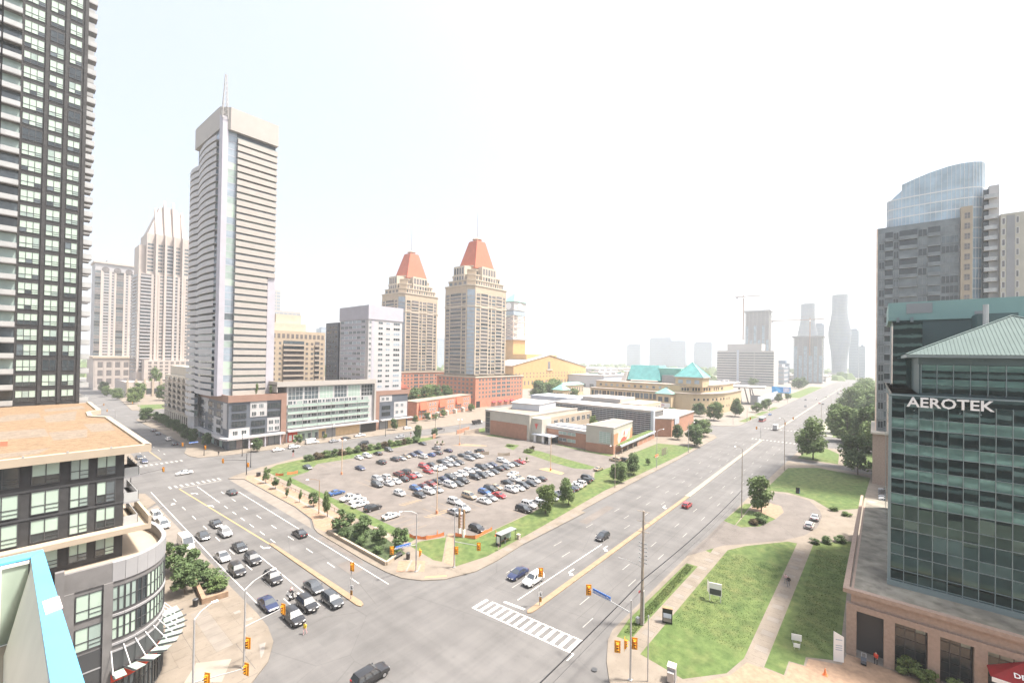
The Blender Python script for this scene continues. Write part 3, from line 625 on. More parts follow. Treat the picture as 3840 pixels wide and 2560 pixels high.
t.vol('screen_rail', MB().prism([(.34, 12.33), (.34, 12.37), (-14, 12.77), (-14, 12.73)], K - .09, K - .04), 'sign_white')
t.vol('screen_post', MB().prism([(-.03, 12.3), (.0, 12.3), (.0, 12.36), (-.03, 12.36)], K - 1.5, K - .08), 'sign_white')
t.vol('terrace_floor', MB().prism([(-14, 4.6), (.04, 4.6), (.06, 11.9), (.3, 12.3), (-14, 12.7)], K - 1.6, K - 1.5), 'concrete_light')
for y in (6.6, 7.0, 8.6, 9.0): t.vol('screw', MB().tube((.2, y, K - .82), (.215, y, K - .81), .02, .02, 6), 'wood')
t.done()
# --- white tower with podium and two wings
t = Bld('residential_tower', 'tall white balcony tower with lattice mast above dark podium', (62, 212))
t.vol('podium', MB().prism([(62, 212), (85, 212), (85, 262), (62, 262)], 0, 22.6), 'slate_panel')
t.vol('podium_frame', MB().box(61.6, 211.5, 20.6, 85.6, 212.0, 23.6).box(83.2, 211.5, 0, 85.6, 212.0, 20.6).box(61.6, 212.0, 20.6, 62.0, 262, 23.6).box(61.6, 258, 0, 62, 262, 20.6), 'brown_panel')
t.box('roof_terrace', 62, 212, 22.6, 85, 262, 22.9, 'roof_tan')
for (x0, z0, x1, z1) in ((70.3, 13.6, 77.2, 20.4), (77.4, 6.2, 82.8, 12.6), (62.2, 5.6, 70.2, 9.2)): t.box('cladding', x0, 211.86, z0, x1, 212, z1, 'white_panel')
for (y0, z0, y1, z1) in ((240, 14, 256, 20.4), (222, 5.6, 232, 13), (214, 9, 219, 20)): t.box('cladding', 61.86, y0, z0, 62, y1, z1, 'white_panel')
wm = setm(win_mesh(2.0, 2.0, 3, 1, .09), ('frame_white', 'glass_mid')); wl = setm(win_mesh(5.6, 2.3, 5, 1, .09), ('frame_dark', 'glass_dark'))
for (x, z, k) in ((63.2, 17, 1), (63.2, 13.4, 1), (63.2, 10, 1), (70.9, 17.4, 0), (73.8, 17.4, 0), (70.9, 14, 0), (74.2, 14, 0), (77.4, 17, 1), (77.4, 13.2, 1), (70.9, 9.6, 1), (70.9, 6, 1), (78, 9.6, 0), (80.6, 9.6, 0), (78, 6.6, 0), (80.6, 6.6, 0), (63.6, 6.2, 0), (67, 6.2, 0)):
    t.put('window', wl if k else wm, None, 'S', 211.86, x, z, {1: rnd.choice(['glass_dark', 'glass_mid', 'glass_dark'])})
for j in range(4):
    for i in range(7): t.put('window', wl if i % 2 else wm, None, 'W', 61.86, 259.5 - i * 6.4, 6.2 + j * 3.6, {1: rnd.choice(['glass_dark', 'glass_mid'])})
t.vol('canopy', MB().prism([(61.0, 209.2), (60.0, 210.2), (59.4, 212.4), (59.4, 262), (62, 262), (62, 212), (84.5, 212), (84.5, 209.2)], 4.7, 5.5), 'white_panel')
for i in range(8): t.box('shop_window', 62.6 + i * 2.6, 211.9, .4, 64.9 + i * 2.6, 212, 4.4, ['glass_mid', 'shop', 'glass_dark', 'shop', 'brown_glass', 'shop', 'frame_grey', 'frame_grey'][i])
for i in range(12): t.box('shop_window', 61.9, 216 + i * 3.8, .4, 62, 219.2 + i * 3.8, 4.4, ['glass_mid', 'mint_glass', 'glass_dark'][i % 3])
for i in range(3): t.box('column', 69.2 + i * 6.5, 209.6, .14, 69.7 + i * 6.5, 210.1, 4.7, 'lilac_panel')
# tower shaft
FHT = 3.08; ZB = 23.0; NF = 39
t.vol('shaft', MB().prism([(59.6, 222.4), (63.2, 221.4), (82, 221.4), (82, 256), (59.6, 256)], ZB, 144), 'slate_panel')
t.vol('corner_fin', MB().prism([(58.9, 221.6), (59.8, 220.4), (62.0, 220.4), (62.2, 221.8), (59.8, 223)], ZB, 147), 'lilac_panel')
t.box('side_fin', 79.6, 220.8, ZB, 83, 223, 79, 'lilac_panel')
GW = (('glass_mid', 2), ('glass_sky', 5), ('blind2', 4))
t.run('S', 221.4, 62.2, 3.4, ZB, NF, FHT, [('g', 1)], frame='lilac_panel', glass=(('blind', 2), ('glass_sky', 4), ('blind2', 2), ('glass_mid', 1)))
NL = 18
t.run('S', 221.4, 65.6, 13.8, ZB, NL, FHT, [('b', 1, dict(d=1.3, rail=2.0, railm='white_warm', slab='white_warm'))], glass=GW)
t.run('S', 221.4, 65.6, 17.2, ZB + NL * FHT, NF - NL - 1, FHT, [('b', 1, dict(d=1.3, rail=2.0, railm='white_warm', slab='white_warm'))], glass=GW)
t.run('W', 59.6, 250, 26.5, ZB, NF - 1, FHT, [('b', 1, dict(d=1.2, rail=1.95, railm='white_panel', slab='white_panel', curve=.9))], glass=GW)
t.run('W', 60.2, 268, 17, ZB - 12, NF + 1, FHT, [('b', 1, dict(d=1.3, rail=1.95, railm='white_panel', slab='white_panel', curve=1.0))], glass=GW)
t.box('rear_wing', 60.2, 256, 0, 82, 268, ZB + (NF - 4) * FHT, 'white_panel')
t.vol('crown', MB().prism([(58.0, 252), (59.2, 223), (62.6, 219.4), (82.6, 219.4), (82.6, 256), (58, 256)], 141.5, 151.5), 'white_warm')
mb = MB()
for k in range(4):
    sx, sy = ((-1, -1), (1, -1), (1, 1), (-1, 1))[k]; mb.tube((60.6 + sx * 1.1, 221.2 + sy * 1.1, 146), (60.9 + sx * .25, 221.2 + sy * .25, 166), .16, .1, 5)
for j in range(9):
    z = 146 + j * 2.2; r = 1.1 - .85 * (j * 2.2 / 20); q = [(60.7 + a * r, 221.2 + b * r, z) for a, b in ((-1, -1), (1, -1), (1, 1), (-1, 1))]
    r2 = 1.1 - .85 * ((j + 1) * 2.2 / 20); q2 = [(60.7 + a * r2, 221.2 + b * r2, z + 2.2) for a, b in ((-1, -1), (1, -1), (1, 1), (-1, 1))]
    for k in range(4): mb.tube(q[k], q[(k + 1) % 4], .07, .07, 4); mb.tube(q[k], q2[(k + 1) % 4], .06, .06, 4)
t.vol('mast', mb, 'haze_white')
t.done()
# --- long mint-glass wing
t = Bld('apartment_block', 'long low white apartment block with mint glass balconies and shops', (85.7, 212))
t.box('wall', 85.7, 212, 0, 132, 236, 27, 'white_panel')
t.vol('roof', MB().prism([(81, 211.2), (132.6, 211.2), (132.6, 236), (81, 236)], 27, 27.5), 'roof_tan')
t.vol('fascia', MB().box(81, 210.8, 26.6, 132.6, 211.2, 29.0).box(131.6, 210.8, 6, 132.6, 212, 26.6).box(81, 211.2, 24, 81.4, 236, 29), 'white_warm')
t.run('S', 212, 86, 45.4, 19.9, 1, 6.5, [('w', 1, dict(m=.04, h=.94, z=.02, nx=4, nz=3, fr=.1, frame='frame_white'))] * 6, glass=(('mint_glass', 3), ('glass_mid', 2), ('glass_dark', 1)))
t.run('S', 212, 85.9, 43, 6.9, 4, 3.25, [('b', 1, dict(d=.9, rail=1.15, railm='mint_glass', slab='white_panel'))] * 6, glass=(('white_panel', 1),))
t.run('S', 211.98, 86.2, 42.6, 6.9, 4, 3.25, [('w', 1.2, dict(m=.06, h=.5, z=.4, nx=2)), ('w', 1, dict(m=.2, h=.5, z=.4, nx=1)), ('w', 1.6, dict(m=.06, h=.5, z=.4, nx=3))] * 6, frame='frame_white', glass=(('glass_dark', 4), ('glass_mid', 3), ('blind2', 3)))
t.vol('canopy', MB().box(85.8, 209.4, 5.2, 134, 212, 6.0), 'white_panel')
for i, (x0, x1, m) in enumerate(((86.5, 91, 'cloth_red'), (91.6, 97.5, 'mint_glass'), (98, 101, 'mint_glass'), (101.4, 105, 'plywood'), (105.4, 110, 'frame_grey'), (110.2, 123.6, 'plywood'), (124.2, 133.6, 'lamp_dark'))):
    t.box('shop_front', x0, 211.85, .2, x1, 212, 4.9, m)
for x in (87, 89, 93, 96, 99.5, 103): t.box('shop_window', x, 211.8, .6, x + 1.4, 211.85, 3.4, 'glass_mid' if x > 92 else 'sign_white')
t.done()
# --- white fifteen-storey slab
t = Bld('apartment_slab', 'white fifteen storey slab with grey flank and lilac top', (133, 216))
t.box('wall', 131.5, 218, 0, 154, 250, 66, 'white_panel')
t.box('penthouse', 131.2, 217.6, 62.5, 154.4, 250.4, 70.5, 'lilac_panel')
t.box('flank', 131.6, 252, 0, 150, 268, 62, 'slate_panel')
t.box('side_wall', 131.4, 221, 24, 131.5, 249, 62.4, 'lilac_panel')
t.box('recess', 133.6, 217.9, 22, 135.2, 218, 62.4, 'lilac_panel')
GS = (('glass_mid', 4), ('glass_dark', 3), ('glass_sky', 3))
t.run('S', 218, 136.8, 16.8, 22.5, 13, 3.05, [('w', 1, dict(m=.2, h=.5, z=.3)), ('w', 1, dict(m=.22, h=.42, z=.3)), ('w', 1.4, dict(m=.18, h=.5, z=.3, nx=3))], frame='frame_white', glass=GS)
t.run('S', 218, 131.6, 2.0, 22.5, 13, 3.05, [('w', 1, dict(m=.15, h=.5, z=.3))], frame='frame_white', glass=GS)
t.run('W', 131.4, 249, 28, 26, 12, 3.05, [('w', 1, dict(m=.03, h=.55, z=.3, nx=3))] * 6, frame='frame_white', glass=(('glass_sky', 5), ('glass_mid', 3)))
t.run('W', 131.6, 267, 14, 24, 12, 3.05, [('w', 1, dict(m=.2, h=.5, z=.3))] * 4, frame='frame_grey', glass=(('glass_dark', 3), ('glass_mid', 1)))
t.vol('base', MB().box(134, 214, 0, 156, 224, 21), 'slate_panel')
t.vol('base_frame', MB().box(133.6, 213.6, 19.4, 157, 214, 22).box(133.6, 213.6, 0, 136.6, 214, 19.4).box(133.6, 214, 0, 134, 224, 22), 'brown_panel')
t.box('cladding', 137, 213.9, 15.6, 145, 214, 19.2, 'white_panel'); t.box('cladding', 146.5, 213.9, 6.2, 155.6, 214, 15, 'white_panel')
for (x, z) in ((138, 16.2), (141, 16.2), (147.5, 12), (151, 12), (147.5, 8), (151, 8)): t.put('window', wm, None, 'S', 213.9, x, z)
for (x, z) in ((138.4, 11), (138.4, 7.4)): t.put('window', wl, None, 'S', 213.9, x, z)
t.box('canopy', 137, 211.6, 5, 158.6, 214, 5.6, 'white_panel')
for x0, x1, m in ((137.4, 142, 'frame_grey'), (142.6, 149, 'plywood'), (149.5, 155, 'plywood')): t.box('shop_front', x0, 213.88, .2, x1, 214, 4.8, m)
t.done()
# --- mid-rise with stone balconies behind the podium
t = Bld('balcony_midrise', 'beige midrise with rows of rounded stone balconies beside the tree lined street', (64, 290))
t.box('wall', 65, 288, 0, 92, 344, 28, 'pale_stone'); t.box('setback', 67, 292, 28, 90, 340, 33.5, 'pale_stone')
t.run('W', 65, 343, 54, 8, 6, 3.2, [('b', 1, dict(d=1.4, rail=1.0, railm='taupe', slab='pale_stone', curve=.7)), ('p', .25, dict(d=.5))] * 5, wall='pale_stone', glass=(('glass_dark', 3), ('brown_glass', 2)))
t.run('W', 65, 343, 54, .3, 1, 7, [('w', 1, dict(m=.2, h=.75, z=.05, nx=2, nz=2))] * 12, frame='pale_stone', glass=(('glass_dark', 1),))
t.done()
# --- beige mid-rise behind the long wing
t = Bld('terraced_block', 'tan stone midrise with brown balconies behind the long wing', (108, 290))
t.box('wall', 107, 290, 0, 142, 325, 57, 'tan_stone'); t.box('setback', 110, 293, 57, 130, 320, 62, 'tan_light'); t.box('penthouse', 112, 296, 62, 128, 318, 68, 'tan_light')
t.run('S', 290, 107.5, 34, 21, 9, 3.3, [('w', 1, dict(m=.3, h=.5)), ('w', 1, dict(m=.3, h=.5)), ('b', 4, dict(d=1.2, rail=1.05, railm='taupe', slab='tan_light')), ('w', 1, dict(m=.25, h=.5)), ('w', 1, dict(m=.25, h=.5)), ('b', 1, dict(d=.8, railm='taupe', slab='tan_light')), ('w', 1, dict(m=.25, h=.5))], frame='taupe', glass=(('brown_glass', 2), ('glass_mid', 1)))
t.run('S', 290, 107.5, 34, 51, 1, 5, [('w', 1, dict(m=.2, h=.6))] * 12, frame='taupe', glass=(('brown_glass', 1),))
t.done()
for nm, lb, x0, y0, x1, y1, z1, m in (('glass_penthouse', 'white framed glass block rising behind the tan midrise', 154, 420, 181, 440, 82, 'haze_white'), ('distant_tower', 'pale hazy tower peeking out beside the white balcony tower', 154, 470, 182, 490, 108, 'haze_white')):
    t = Bld(nm, lb, (x0, y0)); t.box('wall', x0, y0, 0, x1, y1, z1, m); t.run('S', y0, x0, x1 - x0, z1 - 9 if z1 < 100 else 60, 2 if z1 < 100 else 14, 3.3 if z1 > 100 else 4, [('w', 1, dict(m=.1, h=.6))] * 7, frame='haze_white', glass=(('glass_sky', 1),)); t.done()
# --- twin towers with red pyramid roofs
def twin(lbl, x0, y0, W, D, zb, ztop, podium):
    t = Bld('pyramid_roof_tower', lbl, (x0, y0), 'twin towers with red pyramid roofs')
    x1, y1 = x0 + W, y0 + D; c = 5
    def octo(i, cc=c): return [(x0 + i + cc, y0 + i), (x1 - i - cc, y0 + i), (x1 - i, y0 + i + cc), (x1 - i, y1 - i - cc), (x1 - i - cc, y1 - i), (x0 + i + cc, y1 - i), (x0 + i, y1 - i - cc), (x0 + i, y0 + i + cc)]
    t.vol('shaft', MB().prism(octo(0), 0, ztop), 'tan_stone')
    nz = int((ztop - 4 - zb) / 3.2)
    G = (('brown_glass', 4), ('glass_dark', 2), ('glass_mid', 1))
    t.run('S', y0, x0 + c, W - 2 * c, zb, nz, 3.2, [('p', .2), ('w', .8, dict(m=.03, h=.72, z=.14)), ('p', .16), ('b', 1.5, dict(d=.5, rail=.9, slab='tan_light', railm='taupe')), ('p', .16), ('w', .5, dict(m=.04, h=.72, z=.14, nx=1)), ('p', .16), ('w', .8, dict(m=.03, h=.72, z=.14)), ('p', .16), ('b', 1.3, dict(d=.5, rail=.9, slab='tan_light', railm='taupe')), ('p', .16), ('w', .6, dict(m=.04, h=.72, z=.14, nx=1)), ('p', .2)], wall='tan_light', frame='taupe', glass=G)
    t.run('W', x0, y1 - c, D - 2 * c, zb, nz, 3.2, [('p', .2), ('w', .8, dict(m=.04, h=.72, z=.14)), ('p', .16), ('b', 2.4, dict(d=.5, rail=.9, slab='tan_light', railm='taupe')), ('p', .16), ('w', .8, dict(m=.04, h=.72, z=.14)), ('p', .2)], wall='tan_light', frame='taupe', glass=G)
    t.vol('corner_glazing', MB().prism([(x0 + .2, y0 + c - .2), (x0 + c - .2, y0 + .2), (x0 + c - .6, y0 - .2), (x0 - .2, y0 + c - .6)], zb, ztop - 4), 'glass_sky')
    mb = MB()
    for j in range(nz): mb.prism([(x0 + .1, y0 + c - .1), (x0 + c - .1, y0 + .1), (x0 + c - .6, y0 - .4), (x0 - .4, y0 + c - .6)], zb + 3.2 * j, zb + 3.2 * j + .5)
    o = t.vol('corner_spandrel', mb, 'taupe'); o['kind'] = 'stuff'
    for z in (ztop - .6, zb + (ztop - zb) * .76): 
        pts = octo(-.5); t.vol('cornice', MB().prism(pts, z, z + 1.1), 'tan_light')
    for i, (ins, h) in enumerate(((2.0, 5), (4.4, 5), (6.8, 5), (9.2, 4))):
        z = ztop + sum((5, 5, 5, 4)[:i]); t.vol('setback', MB().prism(octo(ins), z, z + h), 'tan_stone'); t.vol('cornice', MB().prism(octo(ins - .4), z + h - .5, z + h + .3), 'tan_light')
        wd = W - 2 * (ins + c)
        if wd > 3: t.run('S', y0 + ins, x0 + ins + c, wd, z, 1, h - .6, [('w', 1, dict(m=.2, h=.75, z=.1, nx=1))] * max(2, int(wd / 3)), frame='tan_light', glass=G); t.run('W', x0 + ins, y1 - ins - c, D - 2 * (ins + c), z, 1, h - .6, [('w', 1, dict(m=.2, h=.75, z=.1, nx=1))] * 4, frame='tan_light', glass=G)
    # the gables over each side, then the red pyramid
    cx, cy = (x0 + x1) / 2, (y0 + y1) / 2
    t.vol('gable', MB().box(cx - 9, y0 + 3, ztop, cx + 9, y0 + 14, ztop + 18), 'tan_light'); t.vol('gable', MB().box(x0 + 3, cy - 7, ztop, x0 + 14, cy + 7, ztop + 18), 'tan_light')
    for k in range(2): t.run('S', y0 + 3, cx - 8.5, 17, ztop + 3 + k * 7.4, 1, 7, [('w', 1, dict(m=.14, h=.8, z=.05, nx=1))] * 5, frame='tan_light', glass=G); t.run('W', x0 + 3, cy + 6.5, 13, ztop + 3 + k * 7.4, 1, 7, [('w', 1, dict(m=.14, h=.8, z=.05, nx=1))] * 4, frame='tan_light', glass=G)
    r0, r1 = W * .26, W * .105
    zr = ztop + 17
    rf = t.vol('roof', MB().frustum([(cx - r0, cy - r0 * .85), (cx + r0, cy - r0 * .85), (cx + r0, cy + r0 * .85), (cx - r0, cy + r0 * .85)], zr, [(cx - r1, cy - r1), (cx + r1, cy - r1), (cx + r1, cy + r1), (cx - r1, cy + r1)], zr + 27), 'red_roof')
    t.vol('roof_fin', MB().frustum([(cx - r0 - .6, cy - 2), (cx - r0 * .7, cy - 2), (cx - r0 * .7, cy + 2), (cx - r0 - .6, cy + 2)], zr - 3, [(cx - r1 - .6, cy - 1), (cx - r1, cy - 1), (cx - r1, cy + 1), (cx - r1 - .6, cy + 1)], zr + 24), 'red_roof')
    t.vol('lantern', MB().tube((cx, cy, zr + 27), (cx, cy, zr + 29), 3.2, 3.2, 8).tube((cx, cy, zr + 29), (cx, cy, zr + 29.6), 4.8, 4.4, 8), 'tan_light')
    t.vol('spire', MB().tube((cx, cy, zr + 29), (cx, cy, zr + 54), .35, .1, 5), 'taupe')
    if podium:
        px0, py0, px1, py1, pz = podium
        t.box('podium', px0, py0, 0, px1, py1, pz, 'red_brick'); t.box('podium_cornice', px0 - .5, py0 - .5, pz - 1.2, px1 + .5, py1 + .5, pz, 'tan_light')
        t.run('S', py0, px0 + 3, px1 - px0 - 4, 7, 5, 3.5, [('w', 1, dict(m=.22, h=.62, nx=2))] * 4 + [('w', 1.6, dict(m=.12, h=.7, nx=2))] * 4 + [('w', 1, dict(m=.22, h=.62, nx=2))] * 4, frame='tan_light', glass=(('brown_glass', 2), ('glass_mid', 2)))
        t.run('W', px0, py1 - 2, py1 - py0 - 4, 7, 5, 3.5, [('w', 1, dict(m=.22, h=.62, nx=2))] * 9, frame='tan_light', glass=(('brown_glass', 2), ('glass_mid', 2)))
        t.box('archway', px0 + 1.2, py0 - .08, 0, px0 + 5.6, py0, 5.4, 'lamp_dark')
        for i in range(4): t.vol('awning', MB().add([(px0 + 20 + i * 8, py0 - 1.5, 3.2), (px0 + 25 + i * 8, py0 - 1.5, 3.2), (px0 + 25 + i * 8, py0, 4.6), (px0 + 20 + i * 8, py0, 4.6), (px0 + 20 + i * 8, py0, 3.2), (px0 + 25 + i * 8, py0, 3.2)], [(0, 1, 2, 3), (0, 3, 4), (1, 5, 2)]), 'awning_red')
    t.done()
twin('nearer sandstone tower with red pyramid roof above red brick podium', 254, 262, 50, 38, 27, 104, (250, 251, 312, 300, 26))
twin('farther left sandstone tower with red pyramid roof behind the white slab', 247, 352, 50, 38, 27, 104, (238, 344, 300, 392, 27))
# --- red roofed block below the farther tower
t = Bld('red_roof_house', 'low building with salmon hipped roof below the farther pyramid tower', (205, 330))
t.box('wall', 205, 330, 0, 240, 345, 12, 'red_brick')
t.vol('roof', MB().frustum([(203, 328), (242, 328), (242, 347), (203, 347)], 12, [(212, 336), (233, 336), (233, 339), (212, 339)], 20), 'red_roof')
t.run('S', 330, 206, 33, 5, 2, 3.2, [('w', 1, dict(m=.25))] * 8, frame='tan_light', glass=(('brown_glass', 1),)); t.done()
# --- red brick townhouses
t = Bld('townhouse_row', 'row of orange brick townhouses with mansard roofs behind street trees', (177, 232))
t.vol('wall', MB().prism([(172, 226), (238, 244), (236, 254), (170, 238)], 0, 12), 'red_brick')
t.vol('roof', MB().prism([(171.6, 225.6), (238.4, 243.8), (236.2, 254.4), (169.8, 238.4)], 12, 12.4), 'roof_tan')
ang = math.atan2(18, 66); ca, sa = math.cos(ang), math.sin(ang)
def TP(u, o_, z): return (172 + u * ca + o_ * sa - 177, 226 + u * sa - o_ * ca - 232, z)
for i in range(6):
    u = 2 + i * 11
    if i % 2 == 0:
        t.part('mansard', MB().add([TP(u, 1.6, 6.6), TP(u + 9, 1.6, 6.6), TP(u + 8, .1, 12), TP(u + 1, .1, 12), TP(u, 0, 6.6), TP(u + 9, 0, 6.6)], [(0, 1, 2, 3), (0, 3, 4), (1, 5, 2), (0, 4, 5, 1)]), 'red_roof')
    for k in range(3):
        for z in (1.6, 4.8, 8.4):
            if z > 7 and i % 2 == 0: continue
            me = setm(bpy.data.meshes.get('townhouse_window') or win_mesh(1.7, 2.0, 2, 1, .1), ('frame_white', 'brown_glass')); me.name = 'townhouse_window'
            t.part('window', me, None, TP(u + .8 + k * 3, .02, z), ang)
    t.part('porch', MB().add([TP(u + 8.4, 2.2, 0), TP(u + 10.4, 2.2, 0), TP(u + 10.4, 0, 0), TP(u + 8.4, 0, 0), TP(u + 8.4, 2.2, 3), TP(u + 10.4, 2.2, 3), TP(u + 10.4, 0, 3.6), TP(u + 8.4, 0, 3.6)], [(0, 1, 5, 4), (1, 2, 6, 5), (3, 0, 4, 7), (4, 5, 6, 7)]), 'pale_stone')
t.done()
# --- arts centre: brick and cream blocks, dark glass wall
t = Bld('arts_centre', 'brick and cream arts centre with long dark glass wall and mural', (173, 88))
def crs(x0, x1, z0, z1, dz=.45):
    mb = MB(); z = z0 + dz
    while z < z1: mb.box(x0, -.012, z, x1, 0, z + .05); z += dz
    return mb
t.box('wall', 171.4, 133, 0, 217, 164, 12.6, 'grey_cream'); t.box('roof', 171.8, 133.4, 12.6, 216.6, 163.6, 12.75, 'roof_tan')
t.vol('parapet', MB().box(171.2, 132.8, 12.6, 171.9, 164.2, 13.2).box(171.9, 132.8, 12.6, 217, 133.4, 13.2).box(171.9, 163.6, 12.6, 217, 164.2, 13.2), 'white_roof')
t.box('brick_panel', 171.2, 134.6, .2, 171.4, 160, 7.8, 'museum_brick'); t.put('brick_course', crs(0, 25.4, .4, 7.8).mesh('brick_course'), 'brick_line', 'W', 171.2, 160, 0)
t.run('W', 171.4, 163.6, 3.2, .6, 4, 2.9, [('w', 1, dict(m=.02, h=.95, z=.02, nx=2, nz=3))], frame='frame_dark', glass=(('glass_dark', 1),))
t.vol('plant_room', MB().prism([(189, 140), (212, 145), (209, 168), (187, 158)], 12.7, 16.4), 'louvre'); t.vol('plant_roof', MB().prism([(188.8, 139.6), (213, 144.8), (209.2, 169), (186, 158.2)], 16.4, 16.6), 'white_roof')
t.box('window_wing', 178, 128.6, 0, 226, 133, 11, 'cream'); t.box('wing_roof', 178, 128.8, 11, 226, 133, 11.15, 'roof_tan')
t.run('S', 128.6, 180, 45, 6.6, 1, 4, [('w', 1, dict(m=.2, h=.62, z=.1, nx=2, nz=3, frame='frame_white'))] * 8, frame='frame_white', glass=(('glass_dark', 1),))
t.run('S', 128.6, 180, 45, 1.6, 1, 4, [('w', 1, dict(m=.25, h=.4, z=.2))] * 8, frame='frame_white', glass=(('glass_dark', 1),))
t.box('entry_block', 173, 126.4, 0, 181, 133, 11.6, 'grey_cream'); t.box('entry_canopy', 170.6, 118.6, 3.6, 178.6, 131, 4.1, 'louvre')
for y in (120, 124, 129): t.box('entry_column', 171.4, y, .14, 172.1, y + 1.2, 3.6, 'sign_white')
t.box('entry_doors', 176.5, 119, .2, 176.7, 127, 3.5, 'glass_dark'); 
t.vol('emblem', MB().add([(172.9, 129.8, 6.0), (172.9, 128.6, 9.2), (172.9, 129.4, 8.7), (172.9, 129.8, 9.4), (172.9, 130.2, 8.7), (172.9, 131, 9.2)], [(0, 1, 2, 3, 4, 5)]), 'mural_red')
t.vol('link_block', MB().prism([(174.6, 100.6), (190, 100.6), (190, 126.4), (177.2, 126.4), (176.6, 119)], 0, 6.9), 'museum_brick'); t.vol('link_parapet', MB().prism([(174.4, 100.6), (190, 100.6), (190, 126.6), (177, 126.6), (176.4, 119)], 6.9, 8.2), 'white_roof')
t.run('W', 175.3, 118, 10, 1.2, 2, 3.2, [('w', 1, dict(m=.04, h=.5, z=.2, nx=2, frame='frame_white'))] * 2, frame='frame_white', glass=(('glass_mid', 2), ('blind2', 1)))
t.vol('skylight', MB().box(179, 104, 8.2, 186, 122, 8.9), 'louvre')
t.vol('gallery_block', MB().prism([(173.4, 87.6), (200, 91), (200, 101), (172.6, 101)], 3.9, 11.4), 'grey_cream'); t.vol('gallery_base', MB().prism([(173.2, 87.4), (200, 90.8), (200, 101), (172.4, 101)], 0, 3.9), 'museum_brick')
t.vol('gallery_roof', MB().prism([(173.2, 87.4), (200.2, 90.8), (200.2, 101.2), (172.4, 101.2)], 11.4, 11.9), 'white_roof'); t.vol('gallery_roof_bed', MB().prism([(174, 88.4), (199.6, 91.6), (199.6, 100.6), (173.2, 100.6)], 11.9, 11.95), 'roof_tan')
t.put('gallery_window', win_mesh(5.6, 5.0, 3, 6, .08), ('frame_white', 'mint_glass'), 'W', 172.9, 94.4, 4.6)
ga = math.atan2(3.4, 26.6)
def GP(u, o_, z): return (173.4 + u * math.cos(ga) + o_ * math.sin(ga) - 173, 87.6 + u * math.sin(ga) - o_ * math.cos(ga) - 88, z)
def gpanel(name, pts, o_, m): return t.part(name, MB().add([GP(u, o_, z) for u, z in pts], [tuple(range(len(pts)))]), m)
t.part('mural', MB().add([GP(.2, .05, 3.9), GP(26.4, .05, 3.9), GP(26.4, .05, 9.0), GP(.2, .05, 9.0), GP(.2, .12, 3.9), GP(26.4, .12, 3.9), GP(26.4, .12, 9.0), GP(.2, .12, 9.0)], [(0, 3, 2, 1), (4, 5, 6, 7), (0, 4, 7, 3), (1, 2, 6, 5), (3, 7, 6, 2), (0, 1, 5, 4)]), 'mural_bg')
gpanel('mural_edge', [(.3, 4), (6, 4), (5, 6), (6.4, 8.9), (.3, 8.9)], .13, 'mural_orange'); gpanel('mural_edge', [(22, 4), (26.3, 4), (26.3, 8.9), (24, 8.9)], .13, 'mural_orange')
gpanel('mural_shape', [(8, 4), (17, 4.1), (19, 5.2), (16, 5.4), (14.5, 6.2), (12, 6.0), (10, 5.2)], .135, 'mural_red'); gpanel('mural_shape', [(13, 6.6), (14.6, 6.4), (15.4, 7.4), (15, 8.6), (13.8, 8.7), (13.1, 7.6)], .135, 'mural_red'); gpanel('mural_shape', [(18.5, 5.2), (19.6, 5.2), (21.4, 7.6), (20.8, 7.8)], .135, 'mural_orange')
# covered walkway
mb = MB().prism([(176, 85.2), (225, 89.6), (225, 93), (200, 91.4), (176, 87.4)], 3.6, 4.0); t.vol('walkway_roof', mb, 'grass'); t.vol('walkway_edge', MB().prism([(175.6, 84.8), (225.4, 89.2), (225.4, 89.7), (175.6, 85.3)], 3.3, 4.1), 'louvre')
for i in range(7): t.box('walkway_post', 178 + i * 7, 85.6 + i * .62, .14, 178.4 + i * 7, 86 + i * .62, 3.4, 'taupe')
t.vol('walkway_wall', MB().prism([(198, 87.4), (225, 89.8), (225, 90.1), (198, 87.7)], .14, 2.2), 'museum_brick')
# dark glass wall
t.box('glass_hall', 228, 93, 0, 246, 157, 13.2, 'glass_dark'); t.box('hall_roof', 227.6, 92.6, 13.2, 246, 158, 14.4, 'white_roof'); t.box('hall_end', 227.4, 91.4, 0, 229.6, 93, 14.4, 'louvre')
for j in range(11): t.box('glass_louvre', 227.75, 93, .9 + j * 1.14, 228, 157, 1.16 + j * 1.14, 'louvre')
for j in range(27): t.box('mullion', 227.9, 94 + j * 2.35, .2, 228, 94.1 + j * 2.35, 13, 'frame_grey')
t.box('upper_block', 246, 150, 0, 268, 190, 15.4, 'louvre'); t.box('upper_block', 250, 122, 0, 272, 149.5, 17, 'white_roof'); t.box('upper_block', 246, 106, 0, 276, 121.5, 15, 'cream')
t.run('S', 106, 247, 28, 9.6, 1, 5, [('w', 1, dict(m=.25, h=.45, z=.2))] * 6, frame='frame_white', glass=(('glass_mid', 1),))
t.vol('east_wing', MB().prism([(229.7, 92.4), (235, 84.4), (282, 87.4), (282, 104), (246, 104)], 0, 9.6), 'museum_brick'); t.vol('east_wing_roof', MB().prism([(229.6, 92.6), (235, 84.0), (282.4, 87), (282.4, 104.4), (246, 104.4)], 9.6, 10.2), 'white_roof')
t.box('east_door', 236.6, 84.2, .14, 238.4, 84.6, 3.6, 'glass_dark'); t.box('east_panel', 240, 84.3, 6.4, 247, 84.7, 9.6, 'louvre')
t.done()
